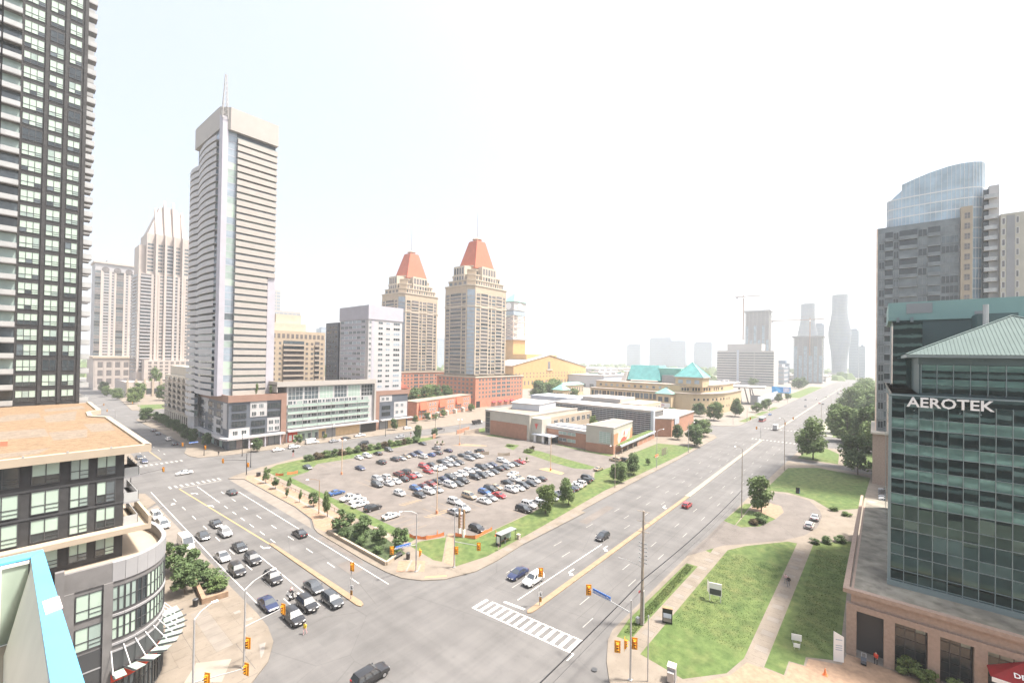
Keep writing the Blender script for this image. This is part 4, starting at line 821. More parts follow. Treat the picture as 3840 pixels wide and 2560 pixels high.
# low brick garden walls by the arts centre
for i, (p, lb) in enumerate((([(158, 172), (171, 176), (171, 176.4), (158, 172.4)], 'low orange brick wall beside the driveway entrance'), ([(160, 168), (171, 168.4), (171, 168.8), (160, 168.4)], 'taupe garden wall running up to the arts centre corner'), ([(140.6, 171), (143, 171.8), (143, 172.2), (140.6, 171.4)], 'short brick wall between the two shrubs at the lot corner'))):
    o = obj('garden_wall', MB().prism([(x - p[0][0], y - p[0][1]) for x, y in p], 0, 2.2), 'museum_brick' if i != 1 else 'taupe', None, (p[0][0], p[0][1], .14)); tag(o, lb, 'wall')
# --- library with copper pyramids
t = Bld('civic_library', 'tan stone civic building with teal pyramid roofs and curved corner', (345, 116))
q = [(345, 116)] + [(345 + 46 * (1 - math.cos(a)), 116 - 24 * math.sin(a)) for a in (R(15), R(30), R(45), R(60), R(75), R(90))]
t.vol('wall', MB().prism(q + [(430, 92), (430, 198), (345, 198)], 0, 15.6), 'lib_stone'); t.vol('cornice', MB().prism([(x - .6, y - .6) for x, y in q] + [(430, 91.4), (430, 198), (344.4, 198)], 15.6, 16.3), 'taupe')
q2 = [(352, 124)] + [(352 + 42 * (1 - math.cos(a)), 120 - 22 * math.sin(a)) for a in (R(0), R(20), R(40), R(60), R(80), R(90))]
t.vol('upper_storey', MB().prism(q2 + [(428, 98), (428, 196), (352, 196)], 16.3, 21.6), 'lib_stone'); t.vol('cornice', MB().prism([(x - .5, y - .5) for x, y in q2] + [(428, 97.4), (428, 196.4), (351.4, 196.4)], 21.6, 22.4), 'taupe')
t.run('W', 345, 197, 62, 2.5, 2, 6.2, [('w', .6, dict(m=.12, h=.72, z=.15, nx=1)), ('w', 1, dict(m=.1, h=.72, z=.15, nx=2))] * 8, frame='taupe', glass=(('glass_dark', 2), ('glass_mid', 1)))
t.run('W', 352, 194, 66, 17.2, 1, 3.6, [('w', 1, dict(m=.3, h=.6))] * 12, frame='taupe', glass=(('glass_mid', 1), ('glass_sky', 1)))
for (z, qq) in ((4.5, q), (10.5, q), (17.6, q2)):
    for a, b in zip(qq[1:], qq[2:]):
        d = Vector((b[0] - a[0], b[1] - a[1])); L = d.length
        me = win_mesh(1.7, 1.9 if z < 17 else 2.6, 1, 1, .12); setm(me, ('taupe', 'glass_dark'))
        for f in ((.3, .72) if z < 17 else (.15, .4, .65)): t.part('window', me, None, (a[0] + d.x * f - 345, a[1] + d.y * f - 116, z), math.atan2(d.y, d.x))
t.box('tower', 353, 103, 21, 371, 124, 28, 'lib_stone'); t.box('tower_eave', 352, 102, 28, 372, 125, 28.8, 'taupe')
t.vol('pyramid_roof', MB().frustum([(352, 102), (372, 102), (372, 125), (352, 125)], 28.8, [(361.8, 113.2), (362.2, 113.2), (362.2, 113.8), (361.8, 113.8)], 40.5), 'copper_glass')
for (x, y) in ((352, 102), (372, 102), (372, 125), (352, 125)): t.vol('roof_hip', MB().tube((x, y, 28.9), (362, 113.5, 40.7), .25, .2, 5), 'copper')
t.run('W', 353, 123, 19, 23, 1, 4, [('w', 1, dict(m=.2, h=.8, z=.1))] * 3, frame='taupe', glass=(('glass_sky', 1),))
t.vol('skylight', MB().add([(366, 142, 24), (366, 172, 24), (366, 148, 24), (374, 146, 37), (374, 172, 37), (390, 146, 37), (390, 172, 37), (390, 172, 24), (390, 142, 24)], [(0, 3, 4, 1), (3, 5, 6, 4), (0, 8, 5, 3), (1, 4, 6, 7)]), 'copper_glass')
t.vol('hall_roof', MB().prism([(372, 126), (410, 126), (410, 146), (372, 146)], 22, 35), 'copper'); t.box('hall_front', 366, 128, 22, 372, 140, 29, 'frame_grey')
t.vol('skylight_end', MB().add([(364, 173, 22), (376, 173, 22), (374, 173, 31), (368, 173, 31), (364, 178, 22), (376, 178, 22), (374, 175, 31), (368, 175, 31)], [(0, 1, 2, 3), (0, 3, 7, 4), (2, 6, 7, 3), (4, 7, 6, 5), (1, 5, 6, 2)]), 'white_roof')
t.box('porch', 338, 122, 0, 345, 134, 14.6, 'lib_stone'); t.box('porch_eave', 337.4, 121.4, 14.6, 346, 134.6, 15.4, 'taupe'); t.vol('porch_roof', MB().frustum([(337, 121), (347, 121), (347, 135), (337, 135)], 15.4, [(342, 127.6), (342.4, 127.6), (342.4, 128.4), (342, 128.4)], 19.8), 'copper')
t.run('W', 338, 133, 10, 8.6, 1, 5, [('w', 1, dict(m=.15, h=.8, z=.05, nx=1))] * 2, frame='taupe', glass=(('glass_dark', 1),)); t.box('banner', 337.8, 122.6, 4.6, 338, 133.6, 8.0, 'sign_white'); t.box('banner_print', 337.75, 127, 5.9, 337.8, 132.6, 6.9, 'cloth_pink'); t.box('doorway', 337.9, 124.6, .2, 338, 131, 4.2, 'glass_dark')
t.done()
for nm, lb, x0, y0, x1, y1, z, zr, m in (('copper_pavilion', 'small tan pavilion with copper roof left of the library', 330, 218, 341, 229, 13, 18, 'lib_stone'), ('garden_pavilion', 'long low copper roofed arcade between the trees and city hall', 372, 262, 440, 272, 12, 15, 'lib_stone'), ('low_annex', 'low mint roofed annex in front of the copper pavilion', 300, 218, 322, 232, 9, 10, 'white_roof')):
    t = Bld(nm, lb, (x0, y0)); t.box('wall', x0, y0, 0, x1, y1, z, m); cx, cy = (x0 + x1) / 2, (y0 + y1) / 2; dx = max(0, (x1 - x0 - (y1 - y0)) / 2)
    t.vol('roof', MB().frustum([(x0 - 1, y0 - 1), (x1 + 1, y0 - 1), (x1 + 1, y1 + 1), (x0 - 1, y1 + 1)], z, [(cx - dx - .3, cy - .3), (cx + dx + .3, cy - .3), (cx + dx + .3, cy + .3), (cx - dx - .3, cy + .3)], zr), 'copper')
    t.run('S', y0, x0, x1 - x0, 2, 1, z - 3, [('w', 1, dict(m=.25, h=.6))] * max(3, int((x1 - x0) / 5)), frame='taupe', glass=(('glass_mid', 1),)); t.run('W', x0, y1, y1 - y0, 2, 1, z - 3, [('w', 1, dict(m=.25, h=.6))] * 3, frame='taupe', glass=(('glass_mid', 1),)); t.done()
# --- city hall: gabled yellow block and clock tower
t = Bld('city_hall', 'yellow brick gabled city hall with small square windows', (430, 360))
t.vol('wall', MB().add([(428, 360, 0), (612, 360, 0), (612, 360, 28.5), (508, 360, 45.5), (428, 360, 31.5), (428, 400, 0), (612, 400, 0), (612, 400, 28.5), (508, 400, 45.5), (428, 400, 31.5)], [(0, 1, 2, 3, 4), (9, 8, 7, 6, 5), (0, 4, 9, 5), (1, 6, 7, 2)]), 'yellow_brick')
t.vol('roof', MB().add([(424, 359, 31.4), (508, 359, 46.4), (616, 359, 28.6), (424, 402, 31.4), (508, 402, 46.4), (616, 402, 28.6)], [(0, 1, 4, 3), (1, 2, 5, 4)]), 'white_roof'); t.vol('roof_block', MB().box(470, 372, 40, 545, 400, 47), 'yellow_brick')
wq = setm(win_mesh(2.6, 2.4, 1, 1, .2), ('yellow_brick', 'brown_glass'))
for i in range(23):
    for z in (19.6, 15): 
        if 432 + i * 7.7 < 606: t.put('window', wq, None, 'S', 360, 432 + i * 7.7, z)
wr = setm(win_mesh(3.4, 6, 1, 1, .2), ('yellow_brick', 'brown_glass'))
for i in range(21): t.put('window', wr, None, 'S', 360, 434 + i * 8.2, 5)
t.box('tall_window', 505, 359.8, 26, 511, 360, 37, 'brown_glass'); t.box('ledge', 502, 359, 24.6, 516, 360, 26, 'pale_stone'); t.done()
t = Bld('clock_tower', 'pale clock tower with lattice shaft and green pyramid top', (488, 400))
t.box('base', 474, 400, 0, 502, 420, 68, 'yellow_brick'); t.box('gallery', 471, 398, 68, 505, 422, 71, 'haze_grey'); t.box('core', 477, 404, 71, 488, 418, 103, 'haze_white')
mb = MB(); c4 = [(475, 401), (501, 401), (501, 419), (475, 419)]
for x, y in c4: mb.tube((x, y, 71), (x, y, 104), .9, .9, 5)
for j in range(4):
    for k in range(4):
        a, b = c4[k], c4[(k + 1) % 4]; mb.tube((*a, 71 + j * 8), (*b, 71 + j * 8), .5, .5, 4); mb.tube((*a, 71 + j * 8), (*b, 79 + j * 8), .4, .4, 4); mb.tube((*b, 71 + j * 8), (*a, 79 + j * 8), .4, .4, 4)
t.vol('lattice', mb, 'mural_bg'); t.box('blue_band', 473.6, 399.6, 104, 502.4, 420.4, 110, 'glass_sky'); t.box('clock_room', 474, 400, 111, 502, 420, 124, 'haze_white')
t.vol('clock_face', MB().tube((488, 399.9, 117.5), (488, 399.6, 117.5), 5.2, 5.2, 20), 'sign_white'); t.vol('clock_face', MB().tube((473.9, 410, 117.5), (473.6, 410, 117.5), 5.2, 5.2, 20), 'sign_white')
t.vol('pyramid_roof', MB().frustum([(472.6, 398.6), (503.4, 398.6), (503.4, 421.4), (472.6, 421.4)], 124, [(487.8, 409.8), (488.2, 409.8), (488.2, 410.2), (487.8, 410.2)], 138), 'copper'); t.done()
# --- spire tower and neighbours on the far left
t = Bld('spire_tower', 'slender beige tower with vertical fins and stepped spire crown on the left', (82, 540))
t.box('shaft', 80, 540, 0, 122, 575, 118, 'rose_stone'); t.box('upper_shaft', 86, 542, 118, 120, 573, 158, 'rose_stone'); t.box('shoulder', 81, 546, 118, 88, 570, 146, 'rose_stone')
t.vol('crown', MB().frustum([(87, 543), (120, 543), (120, 572), (87, 572)], 158, [(97, 551), (111, 551), (111, 564), (97, 564)], 188), 'rose_stone')
for x in (92.5, 99.5, 106.5, 113.5): t.vol('fin', MB().box(x, 538.6, 20, x + 1.8, 541.4, 158).add([(x, 541, 158), (x + 1.8, 541, 158), (x + 1.8, 550, 186 + (9 if 98 < x < 108 else 0)), (x, 550, 186 + (9 if 98 < x < 108 else 0)), (x, 545, 158), (x + 1.8, 545, 158), (x + 1.8, 553, 184), (x, 553, 184)], [(0, 1, 2, 3), (4, 7, 6, 5), (0, 3, 7, 4), (1, 5, 6, 2), (3, 2, 6, 7)]), 'rose_stone')
t.run('S', 540, 80, 42, 22, 29, 3.3, [('p', .3), ('b', 1.4, dict(d=.8, railm='haze_grey', slab='rose_stone')), ('p', .3), ('w', .6, dict(m=.1)), ('p', .2), ('w', .6, dict(m=.1)), ('p', .3), ('b', 1.6, dict(d=.8, railm='haze_grey', slab='rose_stone')), ('p', .3), ('w', .6, dict(m=.1)), ('p', .2), ('w', .6, dict(m=.1)), ('p', .3)], wall='rose_stone', frame='taupe', glass=(('brown_glass', 2), ('glass_mid', 2)))
t.run('S', 542, 86, 34, 120, 8, 3.6, [('w', 1, dict(m=.1)), ('p', .2), ('w', 1, dict(m=.1)), ('b', 1.4, dict(d=.6, railm='haze_grey', slab='rose_stone')), ('w', 1, dict(m=.1)), ('p', .2), ('w', 1, dict(m=.1))], wall='rose_stone', frame='taupe', glass=(('brown_glass', 1), ('glass_mid', 2)))
t.run('W', 80, 574, 33, 22, 29, 3.3, [('w', 1, dict(m=.15)), ('b', 2, dict(d=.8, railm='haze_grey', slab='rose_stone')), ('w', 1, dict(m=.15))], wall='rose_stone', frame='taupe', glass=(('brown_glass', 1), ('glass_mid', 1)))
t.vol('podium', MB().box(70, 520, 0, 124, 580, 14), 'rose_stone'); t.box('podium_upper', 84, 528, 14, 124, 540, 34, 'rose_stone')
for i in range(9): t.box('column', 70.6 + i * 6, 518.8, 0, 72 + i * 6, 520, 16.5, 'cream')
t.run('S', 520, 72, 52, 1, 1, 11, [('w', 1, dict(m=.15, h=.5, z=.1, nx=1))] * 9, frame='taupe', glass=(('glass_dark', 1),))
t.run('S', 528, 86, 34, 16, 5, 3.4, [('w', 1, dict(m=.2))] * 8, frame='rose_stone', glass=(('brown_glass', 1),)); t.done()
t = Bld('arched_tower', 'hazy grey tower with arched top bays behind the black tower', (66, 700))
t.box('shaft', 65, 700, 0, 104, 730, 146, 'haze_grey'); t.box('cornice', 63.6, 698.6, 146, 105.4, 732, 148, 'rose_stone'); t.box('penthouse', 76, 706, 148, 94, 724, 152, 'haze_grey')
t.run('S', 700, 65, 39, 36, 29, 3.5, [('g', .9), ('p', .4), ('w', 1, dict(m=.1)), ('p', .3), ('w', .5, dict(m=.15)), ('p', .3), ('g', 1.2), ('p', .3), ('w', .5, dict(m=.15)), ('p', .3), ('w', 1, dict(m=.1)), ('p', .4)], wall='rose_stone', frame='taupe', glass=(('glass_mid', 2), ('brown_glass', 2), ('glass_dark', 1)))
for x in (74, 84.5, 95): t.vol('arch', MB().tube((x, 699.9, 139), (x, 699.6, 139), 3.4, 3.4, 14), 'brown_glass')
t.box('podium', 60, 640, 0, 104, 700, 34, 'rose_stone'); t.box('podium_cornice', 59, 639, 34, 105, 700, 36, 'cream')
t.run('S', 640, 61, 42, 4, 3, 9, [('p', .25), ('w', 1, dict(m=.12, h=.7, nx=1))] * 6, wall='rose_stone', frame='taupe', glass=(('brown_glass', 1),)); t.done()
# --- blue glass tower on the right
t = Bld('curved_glass_tower', 'tower with swept blue glass top and dark gridded flank on the right', (200, 0))
t.box('dark_block', 200, -21, 0, 232, -.6, 90, 'dark_curtain'); t.box('end_fin', 200, -.6, 18, 214, -.2, 90, 'mural_bg'); t.vol('cream_pier', MB().box(198.6, -23.6, 0, 226, -21, 93), 'cream')
FR = 3.3
t.run('W', 200, -.8, 20, 19, 21, FR, [('w', .55, dict(m=.05, h=.75, z=.1, nx=2)), ('b', .7, dict(d=.7, railm='dark_curtain', slab='frame_grey')), ('w', .5, dict(m=.05, h=.75, z=.1)), ('b', 1.5, dict(d=.8, railm='dark_curtain', slab='frame_grey')), ('w', .8, dict(m=.05, h=.75, z=.1, nx=2)), ('b', 1, dict(d=.7, railm='dark_curtain', slab='frame_grey')), ('w', 1.4, dict(m=.04, h=.75, z=.1, nx=4))], wall='dark_curtain', frame='frame_grey', glass=(('glass_dark', 4), ('dark_curtain', 3), ('glass_mid', 1)))
t.run('W', 198.6, -21.6, 1.6, 19, 22, FR, [('w', 1, dict(m=.08, h=.6, z=.2, nx=2, nz=2))], frame='taupe', glass=(('brown_glass', 1),))
# swept glass body
arc = [(203.6, -3.0), (202.4, -3.6), (201.8, -4.6), (201.5, -6.85), (201.4, -6.9), (201.0, -10), (200.8, -14), (200.8, -18), (201.0, -21), (201.8, -24), (203.4, -26.2), (206, -27.2), (215, -27.4)]
def ztop(y):
    f = min(1, max(0, (-y - 6.9) / 15)); return 104.6 + 3.4 * math.sin(f * 1.5708) if y < -6.87 else 99.6
body = MB(); fin = MB()
for a, b in zip(arc, arc[1:]):
    za, zb_ = ztop(a[1]), ztop(b[1])
    body.add([(a[0], a[1], 0), (b[0], b[1], 0), (b[0], b[1], zb_), (a[0], a[1], za)], [(0, 1, 2, 3)])
    d = Vector((b[0] - a[0], b[1] - a[1])); n = 3
    for i in range(n):
        f = i / n; x, y = a[0] + d.x * f, a[1] + d.y * f; fin.box(x - .12, y - .05, 60, x + .05, y + .05, za + (zb_ - za) * f + .2)
    for z in [60 + FR * k for k in range(13)]:
        fin.prism([(a[0] - .1, a[1]), (b[0] - .1, b[1]), (b[0] + .1, b[1]), (a[0] + .1, a[1])], z, z + .35)
body.add([(p[0], p[1], ztop(p[1])) for p in arc] + [(230, -27.4, 108), (230, -3.6, 100)], [tuple(range(len(arc) + 2))])
t.vol('curtain_wall', body, 'blue_glass'); o = t.vol('mullion_grid', fin, 'frame_white'); o['kind'] = 'stuff'
bc = setm(bal_mesh(3.0, FR, 1.6, 1.1, .3), ('white_panel', 'balcony_glass', 'glass_dark'))
for j in range(24): t.put('balcony', bc, None, 'W', 201.4, -26.2, 19 + FR * j)
t.vol('side_wing', MB().box(201, -29.6, 0, 225, -27.4, 99), 'white_panel'); t.box('rear_wing', 199, -45, 0, 228, -29.6, 89, 'grey_cream')
t.run('W', 199, -29.6, 4, 19, 21, FR, [('w', 1, dict(m=.2, h=.6, nx=1)), ('p', 1.4, dict(mat='stone_light', d=.1)), ('w', .9, dict(m=.2, h=.6, nx=1))], frame='frame_white', glass=(('brown_glass', 1),))
t.box('podium', 196, -20, 0, 232, .4, 17.6, 'granite'); t.box('podium_coping', 195, -20, 17.6, 232, .9, 18.2, 'pale_stone'); t.done()
t = Bld('pale_tower', 'sliver of pale tower at the far right edge', (320, -60)); t.box('wall', 320, -75, 0, 345, -52, 92, 'haze_white'); t.run('W', 320, -52, 22, 10, 24, 3.3, [('w', 1, dict(m=.15))] * 6, frame='haze_white', glass=(('glass_sky', 1),)); t.done()
# --- teal glass office with AEROTEK lettering
t = Bld('glass_office', 'dark teal mirror glass office with white lettering and granite podium', (85.6, -2))
XG = 85.6; YG = -1.9
t.vol('podium', MB().prism([(79.6, 2.4), (136, 1.6), (136, -2.4), (86, -1.6), (86, -45), (79.6, -45)], 7.4, 9.2), 'granite')
t.vol('podium_roof', MB().prism([(79.9, 2.1), (136, 1.3), (136, -2.2), (85.9, -1.9), (85.9, -45), (79.9, -45)], 9.2, 9.26), 'podium_roof')
t.vol('podium_coping', MB().prism([(79.0, 3.3), (137, 2.4), (137, 1.9), (79.9, 2.6), (79.9, -45), (79.0, -45)], 8.9, 9.5), 'granite')
t.box('podium_lintel', 79.2, -45, 6.6, 79.9, 2.9, 7.4, 'granite')
for y in (2.9, -1.2, -5.6, -9.8, -14.6, -19.4, -24.2):
    p = t.box('podium_pier', 79.2, y - 1.15, 0.1, 80.4, y, 6.6, 'granite')
for i, y in enumerate((-2.35, -6.75, -10.95, -15.75, -20.55)):
    wd = (3.2, 3.0, 3.6, 3.6, 3.6)[i]
    mb = MB()
    for k in range(4): mb.box(k * (wd - .1) / 3, -.08, 0, k * (wd - .1) / 3 + .1, 0, 6.4)
    for z in (0, 1.3, 2.6, 3.9, 5.2, 6.3): mb.box(.1, -.076, z, wd - .1, 0, z + .09)
    w_ = t.put('shop_window', mb.mesh('shop_window'), 'frame_dark', 'W', 80.9, y, .15)
    for k in range(3):
        for j in range(5):
            a = (wd - .1) / 3 - .1; t.part('pane', MB().box(0, -.03, 0, a, 0, 1.2), 'glass_dark' if not (j == 4 and (k == 2 or i == 2)) else 'blind2', (k * (wd - .1) / 3 + .1, 0, .09 + j * 1.3), 0, parent=w_)
t.box('podium_back', 81.2, -45, .1, 82, 1.8, 7.4, 'frame_dark'); t.vol('podium_side', MB().box(82, 1.2, .1, 136, 1.6, 7.4), 'granite')
t.box('loggia_floor', 79.2, -1.2, .12, 81.2, 2.9, .15, 'paver_dark')
# curtain wall
t.vol('core', MB().box(XG + .12, -45, 9.2, 130, YG - .12, 37.6), 'teal_wall')
MW, Z00, FHG = 1.5, 10.2, 3.72
pane_v = MB().box(0, -.02, 0, MW - .08, 0, 2.05).mesh('glass_pane'); pane_s = MB().box(0, -.02, 0, MW - .08, 0, 1.45).mesh('spandrel_pane')
setm(pane_v, 'teal_glass'); setm(pane_s, 'teal_spandrel')
for j in range(7):
    z = Z00 + j * FHG
    for i in range(19):
        y = YG - .08 - i * MW
        if j < 7:
            gp = t.put('glass_pane', pane_v, None, 'W', XG + .1, y, z + 1.55, {0: rnd.choices(['teal_glass', 'teal_glass_b', 'teal_glass_c'], [5, 4, 2])[0]}); gp.rotation_euler.z += rnd.gauss(0, .004); gp.rotation_euler.x = rnd.gauss(0, .004); sp = t.put('spandrel_pane', pane_s, None, 'W', XG + .1, y, z + .04, {0: 'teal_spandrel' if j > 2 else rnd.choice(['teal_glass', 'teal_glass_b', 'teal_glass_c'])}); sp.rotation_euler.z += rnd.gauss(0, .004); sp.rotation_euler.x = rnd.gauss(0, .004)
    t.box('transom', XG - .03, -31, z - .05, XG + .12, YG, z + .04, 'teal_frame'); t.box('transom', XG - .03, -31, z + 1.48, XG + .12, YG, z + 1.54, 'teal_frame')
for i in range(20):
    y = YG - i * MW; t.box('mullion', XG - .05, y - .08, 9.9, XG + .13, y, Z00 + 7 * FHG, 'teal_frame')
t.box('corner_post', XG - .1, YG - .1, 9.2, XG + .5, YG + .25, 37.2, 'teal_frame'); t.box('base_rail', XG - .35, -45, 9.26, XG + .1, YG + .3, 9.95, 'teal_frame')
for i in range(12):
    for j in range(7): t.put('side_pane', MB().box(0, -.02, 0, 2.9, 0, 3.5).mesh('side_pane') if (i, j) == (0, 0) else bpy.data.meshes['side_pane'], 'teal_glass', 'N', YG - .1, XG + 3.4 + i * 3, Z00 + j * FHG + .1)
t.box('parapet', XG - .02, -45, Z00 + 7 * FHG, XG + .4, YG + .2, 37.3, 'teal_glass_b'); t.box('parapet_rail', XG - .12, -45, 37.3, XG + .42, YG + .22, 37.5, 'teal_frame'); t.vol('roof_terrace', MB().box(XG + .4, -45, 37.2, 130, YG, 37.6), 'podium_roof')
lettering(t, 'AEROTEK', 1.95, (XG - .5 - 85.6, -7.9 + 2, 35.85), R(-90), 'sign_white', .12, .035, 1.0)
for y in (-4.4, -9, -11): t.box('letter_rail', XG - .35, y - .1, 35.2, XG, y, 35.35, 'teal_frame')
# set-back storeys and hip roof
t.vol('upper_core', MB().box(87.2, -27.2, 37.6, 108, -5.0, 43.1), 'teal_wall')
for j in range(2):
    for i in range(13): t.put('glass_pane', MB().box(0, -.02, 0, 1.55, 0, 1.1).mesh('upper_pane') if (i, j) == (0, 0) else bpy.data.meshes['upper_pane'], 'teal_glass', 'W', 87.1, -5.3 - i * 1.66, 37.9 + j * 2.05)
    for i in range(13): t.put('spandrel_pane', MB().box(0, -.02, 0, 1.55, 0, .8).mesh('upper_spandrel') if (i, j) == (0, 0) else bpy.data.meshes['upper_spandrel'], 'teal_spandrel', 'W', 87.1, -5.3 - i * 1.66, 39.05 + j * 2.05)
for i in range(14): t.box('mullion', 86.98, -5.3 - i * 1.66 + .02, 37.7, 87.2, -5.3 - i * 1.66 + .1, 42, 'teal_frame')
t.box('frieze', 86.9, -27.4, 42, 87.2, -4.9, 43.1, 'teal_wall')
t.vol('eave', MB().box(85.8, -28.4, 43.0, 109, -3.6, 43.4), 'teal_frame')
t.vol('roof', MB().frustum([(85.7, -28.6), (109.2, -28.6), (109.2, -3.5), (85.7, -3.5)], 43.4, [(96.9, -16.0), (97.6, -16.0), (97.6, -15.2), (96.9, -15.2)], 49.4), 'teal_roof')
mb = MB()
for i in range(60):
    y = -3.9 - i * .41; f = min((-3.5 - y) / 12.1, (y + 28.6) / 12.9, 1.0); mb.tube((85.72, y, 43.43), (85.7 + 11.2 * f, y, 43.43 + 6 * f), .045, .045, 4, cap=False)
o = t.vol('roof_seam', mb, 'teal_roof'); o['kind'] = 'stuff'
for (x, y) in ((85.7, -28.6), (85.7, -3.5), (109.2, -3.5)): t.vol('roof_ridge', MB().tube((x, y, 43.45), (97, -15.6, 49.5), .14, .14, 6), 'teal_roof')
t.box('penthouse_wall', 112.5, -60, 37.6, 128, -2.6, 50.6, 'teal_wall'); t.box('penthouse_slab', 112, -60, 50.4, 130, -2.0, 53.9, 'teal_slab')
t.box('louvre_vent', 111.9, -8.2, 51.7, 112, -4.6, 53.6, 'frame_grey'); t.box('louvre_vent', 111.9, -15.2, 50.9, 112, -13.6, 51.7, 'frame_grey')
for y in (-3.2, -5.2): t.box('bracket', 111.6, y - .4, 48.8, 112.5, y, 51, 'teal_frame')
t.box('roof_plant', 105, -17.6, 46, 110, -13, 50.6, 'teal_wall'); t.vol('flue', MB().tube((104, -13.9, 48), (104, -13.9, 52), .35, .35, 8), 'steel')
t.vol('stair_tower', MB().box(104, -6.4, 37.6, 112.5, -2.5, 49.5), 'teal_glass')
# red dentist awning
aw = MB().add([(76.6, -10.8, 4.95), (76.6, -17.5, 4.95), (79.1, -17.5, 7.0), (79.1, -14.2, 7.0), (79.1, -10.8, 4.95)], [(0, 1, 2, 3), (0, 3, 4), (3, 2, 1, 0), (4, 3, 0)])
t.vol('awning', aw, 'awning_red'); t.vol('awning_valance', MB().box(76.5, -17.5, 4.45, 76.58, -10.9, 4.95), 'sign_white')
me = text_mesh('DENTIST', .8, .01, bold=.015); setm(me, 'sign_white'); o = bpy.data.objects.new('lettering', me); col.objects.link(o); o.parent = t.o
v_up = Vector((2.5, 0, 2.05)).normalized(); v_x = Vector((0, -1, 0)); v_n = v_x.cross(v_up); Mx = Matrix((v_x, v_up, v_n)).transposed().to_4x4(); o.matrix_local = Matrix.Translation((77.15 - 85.6 + v_n.x * .05, -14.3 + 2, 5.42 + v_n.z * .05)) @ Mx
t.done()
# --- striped white office and the towers along the road
t = Bld('striped_office', 'white office block with dark ribbon windows beyond the library', (844, 180))
t.box('wall', 844, 131, 0, 890, 221, 61, 'haze_white'); t.box('plant_room', 848, 150, 61, 880, 205, 73, 'haze_white'); t.box('stair_shaft', 843, 185, 0, 844, 188, 62, 'louvre')
for j in range(12):
    for y0, y1 in ((131, 160), (161, 184), (189, 221)): t.box('ribbon_window', 843.7, y0, 6 + j * 4.5, 844, y1, 7.8 + j * 4.5, 'glass_mid')
t.done()
def core_tower(lb, x0, y0, x1, y1, z, crane):
    t = Bld('unfinished_tower', lb, (x0, y0), 'towers under construction'); t.box('core', x0 + 2, y0 + 2, 0, x1 - 2, y1 - 2, z, 'haze_grey')
    n = int(z / 4)
    for j in range(n): t.box('floor_slab', x0, y0, j * 4 + 3.4, x1, y1, j * 4 + 4, 'haze_white')
    for k in range(7):
        y = y0 + .2 + k * (y1 - y0 - 1) / 6; t.box('column', x0 + .1, y, 0, x0 + .9, y + .8, z, 'haze_white')
    for k in range(6):
        y = y0 + 1 + k * (y1 - y0) / 6; t.box('glazing_bay', x0 + 1.6, y, 4, x0 + 2, y + (y1 - y0) / 9, z * (.8 if k % 2 else .6), 'blue_glass')
    t.box('formwork', x0 - 2, y0 - 2, z, x1 + 2, y1 + 2, z + 2.5, 'haze_grey'); t.done()
    cx, cy, ch, j0, j1 = crane
    c = Bld('tower_crane', 'pale tower crane above ' + lb.split(' ', 1)[1], (cx, cy), 'tower cranes', 'crane')
    c.vol('mast', MB().box(cx - 1, cy - 1, z * .6, cx + 1, cy + 1, ch + 4), 'crane'); c.vol('jib', MB().box(cx - .7, j0, ch, cx + .7, j1, ch + 1.4).tube((cx, cy, ch + 8), (cx, j0 + 4, ch + 1), .25, .25, 4).tube((cx, cy, ch + 8), (cx, j1 - 2, ch + 1), .25, .25, 4), 'crane'); c.vol('counterweight', MB().box(cx - 1.6, j1 - 6, ch - 3, cx + 1.6, j1 - 2, ch), 'haze_grey'); c.vol('cab', MB().box(cx - 2.5, cy - 1.5, ch - 3, cx - 1, cy + 1, ch - .4), 'sign_white'); c.done()
core_tower('the tall unfinished concrete tower behind the striped office', 978, 160, 1012, 204, 143, (975, 206, 174, 172, 222))
core_tower('the shorter unfinished concrete tower beside the road', 1040, 78, 1075, 128, 93, (1036, 99, 127, 76, 168))
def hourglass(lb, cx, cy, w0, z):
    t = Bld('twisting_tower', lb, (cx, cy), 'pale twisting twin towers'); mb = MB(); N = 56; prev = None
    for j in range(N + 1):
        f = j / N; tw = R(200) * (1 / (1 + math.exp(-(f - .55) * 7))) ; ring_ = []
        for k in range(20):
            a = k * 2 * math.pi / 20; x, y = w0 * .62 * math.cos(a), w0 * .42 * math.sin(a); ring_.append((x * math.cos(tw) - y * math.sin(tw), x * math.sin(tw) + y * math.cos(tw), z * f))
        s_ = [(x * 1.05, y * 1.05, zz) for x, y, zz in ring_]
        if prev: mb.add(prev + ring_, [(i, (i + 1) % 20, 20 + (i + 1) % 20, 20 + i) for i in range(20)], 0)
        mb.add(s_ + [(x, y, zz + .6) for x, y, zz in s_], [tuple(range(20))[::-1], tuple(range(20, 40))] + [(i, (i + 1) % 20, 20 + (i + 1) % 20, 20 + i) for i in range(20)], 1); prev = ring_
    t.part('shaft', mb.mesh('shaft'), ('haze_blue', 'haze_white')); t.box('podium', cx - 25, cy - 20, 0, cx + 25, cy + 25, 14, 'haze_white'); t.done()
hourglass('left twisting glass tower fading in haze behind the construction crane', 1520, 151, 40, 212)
hourglass('right twisting glass tower fading in haze above the road', 1520, 76, 42, 232)
